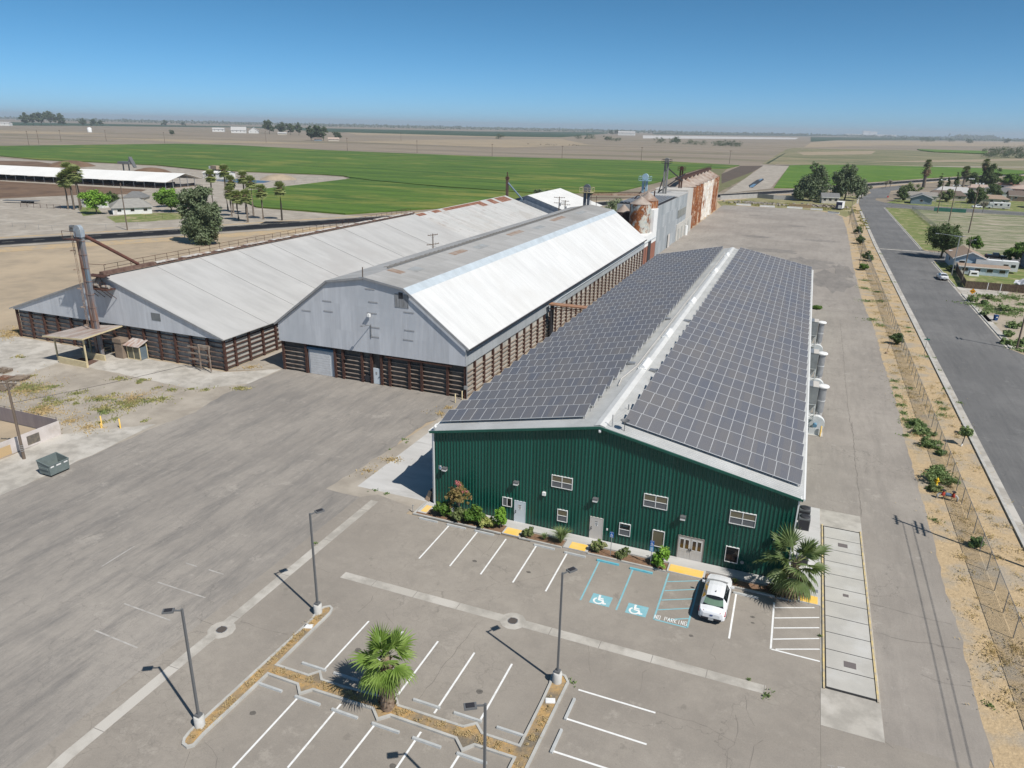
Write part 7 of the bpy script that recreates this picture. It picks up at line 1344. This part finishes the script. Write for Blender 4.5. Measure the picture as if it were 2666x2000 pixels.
# ---------------------------------------------------------------- rear of the lot
KR = mat('barrier_concrete', (.68,.68,.66), (.58,.58,.56), 1.5)
for k, (p, rz, lb) in enumerate((((-28.3,372.8),0,'leftmost white concrete barrier at the back of the lot'),((-17.4,371),0,'second white concrete barrier from the silos'),((-5.2,371.6),0,'white concrete barrier in front of the tan crates'),((4.3,369.4),R(-8),'grey concrete barrier left of the silver trailer'),((11.3,357.5),R(-28),'grey concrete barrier nearest the silver trailer'))):
    solid('concrete_barrier', MB().yz([(-.3,0),(.3,0),(.3,.12),(.16,.3),(.1,.85),(-.1,.85),(-.16,.3),(-.3,.12)],-3.4 if k < 3 else -2.6,3.4 if k < 3 else 2.6), KR, lb, 'barrier', 'barriers at the back of the lot', (*p,0), rz)
t = thing('box_trailer', 'silver box trailer with white door at the back of lot', 'trailer', (14.4,379,.0), R(-12)); part('trailer_box', MB().box(-1.3,1.3,-3.2,3.2,.6,3.6), GALV, t); part('trailer_roof', MB().box(-1.33,1.33,-3.23,3.23,3.6,3.66), WHITE, t); part('rear_frame', MB().box(-1.3,1.3,-3.26,-3.21,.6,3.6), mat('dark_blue', (.03,.035,.08)), t); part('rear_door', MB().box(-.3,1.1,-3.32,-3.265,.75,2.2), WHITE, t); part('side_panel', MB().box(1.305,1.33,-3.1,2.8,.7,3.5), WHITE, t)
for s_ in (-1,1): part('wheel', MB().tube([(s_*1.1,.8,.45),(s_*1.3,.8,.45)],.45,12), TYRE, t)
for k in range(4): solid('wooden_crate', MB().box(-1.2,1.2,-.9,.9,0,1.3).box(-1.25,1.25,-.95,.95,1.15,1.25).box(-1.25,1.25,-.95,.95,.05,.15), mat('crate_wood', (.4,.29,.17), (.33,.24,.14), 2), ('leftmost','second','third','rightmost')[k]+' tan wooden crate behind the white barrier', 'crate', 'tan crates at the back of the lot', (-6.8+2.55*k,379.5,0))
CMU = mat('block_wall', (.4,.39,.37), (.33,.32,.31), .6); wl = thing('block_wall', 'grey block wall along the highway behind the lot', 'wall', (-40,396,0)); b = MB()
for a, c in (((-2,0),(14.5,25)),((14.5,25),(23,21)),((23,21),(36,23))):
    d = Vector((c[0]-a[0],c[1]-a[1])).normalized(); n = Vector((-d.y,d.x))*.1; b.prism([(a[0]-n.x,a[1]-n.y),(c[0]-n.x,c[1]-n.y),(c[0]+n.x,c[1]+n.y),(a[0]+n.x,a[1]+n.y)],0,2.2)
part('wall_panel', b, CMU, wl)
rn = random.Random(12)
for k in range(14):
    x, y = rn.uniform(-36,-10), rn.uniform(380,395)
    if k == 0: rub = []
    rub.append((x,y))
b = MB()
for x, y in [(rn.gauss(-24,6), rn.gauss(386,3)) for _ in range(160)]+[(rn.gauss(6,6), rn.gauss(389,3)) for _ in range(120)]: s = rn.uniform(.2,.7); b.box(x-s,x+s,y-s*.7,y+s*.7,0,s*1.1,0,rn.random()*3)
struct('rubble', b, mat('rubble_stone', (.4,.36,.3), (.3,.26,.22), 1), 'stuff')
for k in range(7):
    x, y = 2+2.2*k, 386+rn.uniform(-2,3); solid('timber_heap', MB().beam((-2,0,.2),(2,.6,1.2),.3).beam((-1.8,.5,.2),(1.6,-.5,.8),.3).beam((-1,-.6,.1),(1.9,-.8,.5),.25), WOODP, 'heap of old timber, '+('first','second','third','fourth','fifth','sixth','seventh')[k]+' from the tan crates', 'timber', 'scrap timber behind the lot', (x,y,0), rn.random()*3)
house('pale sagging shack under the two large trees', (10,412), 8, 6, 3.2, 1.8, CREAMW, GRYSH, R(10), 'x', 0)
house('small red-fronted shed behind the block wall', (-5.5,421), 5, 4, 2.6, .6, mat('red_wall', (.45,.05,.04)), BRNSH, R(8), 'x', 0, .3, None, 1)
tree('large_tree', 'large dark eucalyptus left of the pair behind the lot', (1.5,419), 20, [(0,0,10,5.5,5,5),(-5,-1,6,4.5,4,4.2),(-3.5,0,11,4,4,3.6),(3.5,0,13,4.2,4,3.6),(.5,0,17,3.6,3.6,2.8),(4.5,0,8,4,4,4),(-6,-2,3.6,3.6,3.6,3),(2,-1,4.5,4.5,4,3.4)], LF_EUC, 170, 9000, .5, 6, .5, 101, clump=.32, drop=.6)
tree('large_tree', 'large dark eucalyptus right of the pair behind the lot', (18,434), 19, [(0,0,10,5.5,5,5),(-4,0,12,4,4,3.6),(4.5,0,10,4,4,4),(0,0,16,4.2,4,2.8),(5.5,-1,5.5,3.6,3.6,3.2),(-3.5,-1,5.5,4,4,3.6),(2.5,0,14.5,3.4,3.4,2.6)], LF_EUC, 160, 8500, .5, 6, .5, 102, clump=.32, drop=.6)
tree('large_tree', 'grey-green tree at the junction beside the eucalyptus', (27,452), 10, lobes_for(10,1,4.5,6,103), leafmat('greyish_leaf', (.09,.1,.07), (.13,.14,.1)), 60, 2600, .45, 2.5, .3, 103)
tree('large_tree', 'bushy tree behind the far white roofed shed', (-104,300), 9.5, lobes_for(9.5,1,6,6,104), LF_EUC, 60, 2600, .45, 2.5, .3, 104)
tree('large_tree', 'grey-green bush mass beside the rusty tank', (-57,245), 12.6, lobes_for(12.6,2,7,8,105), leafmat('grey_bush_leaf', (.1,.13,.07), (.16,.18,.11)), 80, 4000, .4, 3, .3, 105)
tufts('rear_weeds', [(rn.uniform(-36,18), rn.uniform(374,398), rn.uniform(1,3)) for _ in range(60)]+[(rn.uniform(19.5,23),rn.uniform(300,400),1.2) for _ in range(30)], 7000, .5, .14, leafmat('rear_weed_leaf', (.14,.15,.05), (.26,.22,.09), .4), 8)
# eucalyptus by the highway on the left
tree('large_tree', 'large shaggy eucalyptus beside the highway', (-159.3,162.4), 17.3, [(0,0,8,4.2,4,4.4),(-3.4,0,11.6,3.4,3.2,3),(.5,0,14.2,3.4,3.2,2.6),(3.6,0,10.2,3.4,3.2,3),(-2.8,0,5.5,3.4,3,2.8),(3,-.5,4.8,3.6,3,3),(0,-.5,2.6,3.6,3,2.4),(-4.6,0,13.2,2.4,2.4,2),(4.6,0,7,2.4,2.4,2.2)], LF_EUC, 190, 11000, .4, 3, .45, 110, clump=.3, drop=.8)
# ---------------------------------------------------------------- dairy on the far left
DRF = mat('dairy_white_roof', (.78,.77,.74), (.72,.71,.68), .1); dy = thing('dairy_barn', 'very long white roofed open dairy barn', 'barn', (-305,290,0), R(4.7))
part('roof_front', MB().idx([(-330,-1.2,3.3),(1.5,-1.2,3.3),(1.5,13.5,6.9),(-330,13.5,6.9),(-330,-1.2,3.2),(1.5,-1.2,3.2),(1.5,13.5,6.8),(-330,13.5,6.8)],[(0,1,2,3),(7,6,5,4),(0,4,5,1),(1,5,6,2),(3,7,4,0)]), DRF, dy)
part('roof_rear', MB().idx([(-330,13.5,6.9),(1.5,13.5,6.9),(1.5,28.2,3.3),(-330,28.2,3.3),(-330,13.5,6.8),(1.5,13.5,6.8),(1.5,28.2,3.2),(-330,28.2,3.2)],[(0,1,2,3),(7,6,5,4),(1,5,6,2),(2,6,7,3),(3,7,4,0)]), DRF, dy)
pm_ = MB().box(-.12,.12,-.12,.12,0,3.3).mesh('post', GALV)
for k in range(36): link('post', pm_, dy, (-6.6*k,0,0))
for k in range(1,5): link('post', pm_, dy, (0,5.4*k,0), 0, (1,1,(1.3,1.75,1.75,1.3)[k-1]))
part('rail', MB().box(-240,0,-.25,-.2,1.0,1.1).box(-240,0,-.25,-.2,.5,.6), RUSTC, dy); part('shade_interior', MB().box(-330,0,6,24,0,.06), CORRAL, dy)
for k in range(18): part('stall_divider', MB().box(-2-13*k,-1.9-13*k,5,24,.0,1.4), DARKM, dy)
house('white dairy house with grey hip roof and lawn', (-237.5,208), 13, 14, 2.5, 2.6, WHST, mat('house_grey_roof', (.33,.32,.29), (.27,.26,.24), .8), R(52), 'x', 4, .7)
house('small hip roofed outbuilding behind the dairy house', (-262,233), 8, 8, 2.6, 2.2, CREAMW, GRYSH, R(30), 'x', 3)
house('low white garage behind the palm cluster', (-262,214), 9, 6, 2.6, .5, WHST, GRYSH, R(10), 'x', 0)
tree('yard_tree', 'bright green spreading tree left of the dairy house', (-242.5,197), 8.6, [(0,0,6,3.6,3.4,2.2),(-3.4,0,6.2,2.4,2.4,1.8),(3.4,.5,5.6,2.6,2.4,2),(0,-1,4,2.4,2.4,1.6),(-2.8,-.5,3.6,1.6,1.6,1.4)], LF_BRIGHT, 100, 4200, .4, 2.6, .3, 120)
tree('yard_tree', 'dense green tree right of the dairy house', (-226,216), 7.4, lobes_for(7.4,1.4,5.2,7,121), LF_MID, 100, 4200, .42, 2, .3, 121)
tree('yard_tree', 'lighter green tree behind the dense dairy tree', (-240,228), 7.5, lobes_for(7.5,1.4,4.6,6,122), LF_BRIGHT, 70, 3000, .42, 2, .3, 122)
tree('yard_tree', 'dark round tree behind the dairy house roof', (-258,218), 6, lobes_for(6,.8,3.6,6,123), LF_DARK, 50, 2200, .4, 2, .3, 123)
PC = [((-260.8,202.6),12.8,'front palm of the tall palm cluster by the dairy'),((-262.6,204),15.2,'tallest palm of the palm cluster by the dairy'),((-258.8,203.5),14.2,'right palm of the palm cluster by the dairy'),((-264.6,203),11.4,'left palm of the palm cluster by the dairy'),((-261.5,206),13.6,'rear palm of the palm cluster by the dairy'),((-174.8,216.7),11.6,'rightmost palm with dark trunk beside the highway'),((-182.3,215.7),10.4,'second palm from the right beside the highway'),((-181,206.1),9.4,'front palm nearest the highway edge'),((-187.5,209),8.6,'palm in the middle of the roadside row'),((-197.3,216.5),9.2,'palm half hidden behind the middle of the row'),((-198,225),14,'tall palm behind the roadside row'),((-213,232),15.5,'tall palm rising above the highway eucalyptus'),((-222,234),13,'left palm rising above the highway eucalyptus'),((-205,226),12,'palm right of the eucalyptus crown'),((-192,222),12.5,'tall palm with dark head in the roadside row')]
for k, (p, h, lb) in enumerate(PC): far_palm(lb, p, h, FPG, 20+k, 2.9 if k < 5 else 2.5, .27, 1.5, mat('dark_palm_trunk', (.06,.05,.04)) if k == 5 else None, 'palms by the dairy')
chain_fence('post and rail fence along the highway verge', [(-241.64,160.45),(-217.93,160.57),(-206.73,170.49),(-201.96,178.54)], 1.5, 5, None, False, False); chain_fence('dairy corral fence beside the front lawn', [(-218.68,197.2),(-213.91,200.11),(-212.49,208.41)], 1.3, 5, None, False, False, RUSTC)
chain_fence('fence posts along the dairy pond', [(-281.21,333.56),(-274.68,354.08),(-274.02,407.39)], 2.6, 9, None, False, False)
arm_pole('utility_pole', 'roadside utility pole in front of the dairy house', (-199.51,172.15), 14.5, ((.3,.0),), 0, None, .2)
t = thing('manure_separator', 'grey sloped screen separator tower behind the dairy barn', 'machinery', (-420,372,0)); part('tower_frame', MB().box(-6,-1,-2,2,0,.4).beam((-6,0,0),(-6,0,6),.6).beam((-1,0,0),(-1,0,6),.6).box(-8,2,-2.5,2.5,5,6.5), STEELG, t); part('sloped_screen', MB().beam((1,0,9.5),(4.5,0,3),2.4,.7), STEELG, t); part('pipe', MB().tube([(-1,0,0),(-1,0,6),(1,0,9)],.4,8), BEIGE, t)
solid('manure_heap', MB().lathe((0,0,0),[(16,0),(11,2.2),(5,3.6),(1,4)],18), CORRAL, 'brown heap behind the dairy barn, left', 'heap', None, (-500,392,0)); solid('manure_heap', MB().lathe((0,0,0),[(13,0),(9,2),(4,3.2),(1,3.5)],18), CORRAL, 'brown heap beside the grey separator tower', 'heap', None, (-402,372,0)); solid('soil_heap', MB().lathe((0,0,0),[(11,0),(7,1.8),(3,2.8),(1,3)],18), DIRT, 'tan heap beyond the palms near the pond', 'heap', None, (-305,378,0))
t = thing('feed_truck', 'tan dump truck on the track beyond the dairy', 'truck', (*(-387.71,414.1),0), R(-15)); part('truck_bed', MB().box(-3.5,3.5,-1.3,1.3,1.2,3.6), DIRT, t); part('cab', MB().box(-6,-3.6,-1.2,1.2,.8,3), WHITE, t)
for xx in (-4.5,1.5,3): part('wheel', MB().tube([(xx,-1.3,.6),(xx,1.3,.6)],.6,10), TYRE, t)
t = thing('flatbed_trailer', 'dark low flatbed trailer in the dairy yard', 'trailer', (*(-298.48,208.95),0), R(20)); part('deck', MB().box(-7,7,-1.2,1.2,.8,1.05), STEELG, t)
for xx in (1,2.5,4): part('wheel', MB().tube([(xx,-1.2,.5),(xx,1.2,.5)],.5,10), TYRE, t)
t = thing('cattle_pen', 'pipe cattle pen beside the dairy track', 'pen', (*(-276.43,200.55),0), R(10)); b = MB()
for k in range(7): b.beam((-9+3*k,0,0),(-9+3*k,0,1.6),.1)
for z in (.5,1,1.5): b.beam((-9,0,z),(9,0,z),.07)
part('pen_rails', b, RUSTC, t)
house('small white milk shed roof beyond the dairy barn', (-336.59,362.29), 16, 9, 3.5, .8, WHST, DRF, R(8), 'x', 0)
# ---------------------------------------------------------------- far farms, wind-breaks and trees
def far_tree(label, loc, h, w, m, seed, group=None): return tree('windbreak_tree', label, loc, h, lobes_for(h,h*.12,w,6,seed), m, 46, 1100, h*.06, h*.25, h*.02, seed, group)
FE = leafmat('far_tree_leaf', (.04,.06,.035), (.07,.09,.05), .05)
for k, (x, w, h, y) in enumerate(((440,15,30,300),(520,12,26,300),(600,12,24,305),(680,12,27,305),(780,12,25,318))):
    p = (((-1429.31,1749.34)),((-1397.01,1764.84)),((-1329.94,1712.64)),((-1283.4,1688.78)),((-1478.9,1852.72)))[k]; far_tree(('leftmost big tree of the white far farm','second tree of the white far farm','third tree of the white far farm','right tree of the white far farm','tree behind the white far farm')[k], p, (43,34,30,31,28)[k], (17,12,13,11,12)[k], FE, 130+k)
for k, p in enumerate(((-912.78,1237.51),(-899.57,1238.75),(-886.42,1239.99),(-964.83,1395.41),(-913.54,1333.3))): far_tree(('leftmost tree of the tan far farm','tallest tree of the tan far farm','dense tree of the tan far farm','small tree of the tan far farm, left','small tree of the tan far farm, right')[k], p, (27,30,28,17,16)[k], (11,12,12,7,6)[k], FE, 140+k)
house('white gabled farmhouse of the far left farm', (-1535.94,1749.39), 40, 22, 8, 9, WHST, PALESH, R(35), 'x', 0, 1, None, 4, False); house('second white gabled barn of the far left farm', (-1503.04,1772.26), 26, 22, 7, 9, WHST, PALESH, R(35), 'y', 0, 1, None, 2, False); house('white building at the left end of the far farm', (-1702.43,1850.77), 34, 16, 8, 4, WHST, PALESH, R(35), 'x', 0, 1, None, 3, False); house('low cream shed under the far farm trees', (-1332.77,1683.49), 22, 14, 4, 3, CREAMW, PALESH, R(30), 'x', 0, 1, None, 2, False)
house('tan roofed house of the nearer far farm', (-874.07,1256.56), 20, 12, 3.5, 3, CREAMW, PNKSH, R(35), 'x', 0, 1, None, 3, False); house('grey roofed house of the nearer far farm', (-886.24,1223.08), 14, 12, 3.5, 3, GBLUE, BRNSH, R(35), 'x', 0, 1, None, 2, False); house('large pale barn on the far plain', (-960.42,4084.79), 90, 40, 14, 8, WHST, PALESH, R(10), 'x', 0, 1, None, 2, False); house('white flat shed at the far left edge', (-2673.66,1858.12), 55, 25, 10, 3, WHST, PALESH, R(30), 'x', 0, 1, None, 2, False)
solid('water_tank', MB().lathe((0,0,0),[(5,0),(5,9),(3,11)],14), WHITE, 'tiny white tank on the far left field', 'tank', None, (*(-1631.11,1344.01),0))
for k, (p, h, w) in enumerate((((-2731.58,1986.65),50,16),((-2752.24,2032.5),48,20),((-2722.49,2041.51),55,20),((-2748.08,2099.94),56,24),((-2699.12,2105.49),48,18),((-2758.83,2247.98),32,16),((-2789.77,2321.81),30,16),((-2811.3,2373.17),26,14),((-3169.74,3062.78),30,18),((-3357.56,3375.77),22,14),((-1294.05,1267.03),12,6))): far_tree(('first','second','third','fourth','fifth','sixth','seventh','eighth','ninth','tenth','lone nearest')[k]+' tree counted from the left on the far left field edge', p, h, w, FE, 150+k)
for k, (p, h, w) in enumerate((((-337.5,1976.01),16,12),((-383.41,2013.13),10,9),((-293.87,1940.72),9,10),((-261.82,1888.74),8,10),((-210.33,1854.15),11,12),((-189.87,1841.99),12,12),((-170.14,1853.23),9,10),((-697.14,2435.26),13,14),((-715.21,2371.02),9,10),((-562.1,2160.77),12,10),((-525.17,2123.74),8,8),((-1145.28,4467.04),26,12),((-1137.13,4567.94),28,12),((-824.11,1983.84),12,8),((658.67,4097.63),18,9),((1022.38,5168.75),26,14),((296.07,1561.7),14,14),((306.55,1524.32),14,18),((321.43,1512.97),15,18),((275.12,1488.14),8,10),((544.22,4688.81),16,20),((590.89,4806.76),15,20),((744.24,5194.32),14,14))): far_tree('far bush number '+str(k+1)+' counted along the right-hand plain' if 0 else ('dark bush on the plain '+('with tall crown','low and small','round','low and wide','left of the hedge row','mid hedge row','right end of hedge row','right one of the pair by the cattle','left one of the pair by the cattle','beside the pale strip','small beside the pale strip','left one beside the pale barn','right one beside the pale barn','alone on the tan field','alone on the right tan field','beside the far right farm','left part of the right-hand thicket','middle of the right-hand thicket','right part of the right-hand thicket','low at the thicket foot','left in the dark far clump','right in the dark far clump','small by the far clump')[k]), p, h, w*1.7, FE, 170+k)
def tree_line(name, pts, n, h, m, seed, spread=60):
    """distant wood seen as one mass: leaf clumps along a line"""
    rg_ = np.random.default_rng(seed); P = np.array(pts, float); seg = rg_.integers(0, len(P)-1, n); f = rg_.random(n); base = P[seg]+(P[seg+1]-P[seg])*f[:,None]; hh = h*(.35+.65*rg_.random(n)**2)
    C = np.stack([base[:,0]+rg_.normal(size=n)*spread, base[:,1]+rg_.normal(size=n)*spread, hh*rg_.random(n)], 1); N = unit(rg_.normal(size=(n,3))+np.array([.3,-.6,.3])); U = unit(np.cross(N, rg_.normal(size=(n,3)))); V = np.cross(N,U); s = (h*.35*(.5+rg_.random(n)))[:,None]
    o = link(name, quads(name, C, U*s, V*s*.7, m)); o['kind'] = 'stuff'; return o
tree_line('far_tree_line', [(-9500,5800),(-7200,7000),(-5200,8200),(-3000,9200),(-1200,9800),(600,10200),(2600,10400),(5200,10200)], 9000, 26, FE, 1, 180)
tree_line('far_tree_line', [(-6200,4600),(-4200,5600),(-2600,6400),(-900,7000)], 1500, 16, FE, 2, 150)
tree_line('far_tree_line', [(700,7300),(1700,7600),(3000,7400),(4200,7000)], 1600, 17, FE, 3, 150)
tree_line('far_grove', [(1573.53,10777.78),(2124.06,11539.89)], 900, 46, FE, 4, 40)
t = thing('far_factory', 'white factory block on the right horizon', 'factory', (*(845.4,14873.14),0), R(8)); part('main_hall', MB().box(-420,420,-80,80,0,30), WHITE, t); part('tower_block', MB().box(-120,-20,-60,60,30,85).box(-10,110,-60,60,30,75), WHITE, t)
# far utility poles as a line of thin masts
for k, (p, h) in enumerate((((-881.34,639.98),17),((-917.48,679.82),17),((-1001.91,776.56),16),((-997.9,848),16),((-880.42,846.42),16),((-848.47,1028.31),18),((-552.91,823.35),16),((-816.17,1415.78),17),((-460.73,838.1),15),((-350.56,818.42),14),((-269.38,832.9),14),((-178.82,839.06),15),((-84.59,849.5),14))): solid('far_pole', MB().tube([(0,0,0),(0,0,h)],[.3,.2],5).box(-1.4,1.4,-.15,.15,h-1.0,h-.7), POLE, 'distant power pole, number '+('one','two','three','four','five','six','seven','eight','nine','ten','eleven','twelve','thirteen')[k]+' from the left across the fields', 'utility pole', 'power poles across the fields', (*p,0))
COWS = MB()
COW = mat('dark_cattle', (.035,.03,.03))
for k in range(14):
    p = ((-541.78,1448.83),(-512.21,1441.21),(-500.87,1441.9),(-492.54,1436.85),(-498.39,1468.48),(-482.32,1435.65),(-487.94,1467.15),(-458.01,1461.27),(-449.89,1456.12),(-454.87,1488.2),(-440.82,1452.94),(-446.21,1483.62),(-507.92,1471.81),(-460.47,1498.86))[k]
    b = MB().lathe((0,0,.0),[(.01,0)],4,top=False); b = MB()
    b.tube([(-1.1,0,1.0),(-.4,0,1.05),(.5,0,1.05),(1.0,0,1.1)],[.35,.48,.46,.3],8); b.tube([(1.0,0,1.15),(1.55,0,.75)],[.22,.14],6)
    for sx in (-.8,.7):
        for sy in (-.22,.22): b.tube([(sx,sy,0),(sx,sy,.8)],[.07,.11],5)
    solid('cow', b, COW, 'dark cow grazing on the far tan field', 'cow', 'cattle on the far field', (*p,.06), k*1.3)
# ---------------------------------------------------------------- air
hz = MB().box(-16000,16000,-16000,16000,-1.5,95)
t = NT('haze_air'); t.t.nodes.clear(); out = t.n('OutputMaterial'); pv = t.n('VolumePrincipled'); pv.inputs['Color'].default_value = (.86,.93,1.0,1); pv.inputs['Density'].default_value = .00009; pv.inputs['Anisotropy'].default_value = .1; t.l(pv.outputs[0], out.inputs['Volume'])
o = link('haze', hz.mesh('haze', t.mat)); o['kind'] = 'stuff'
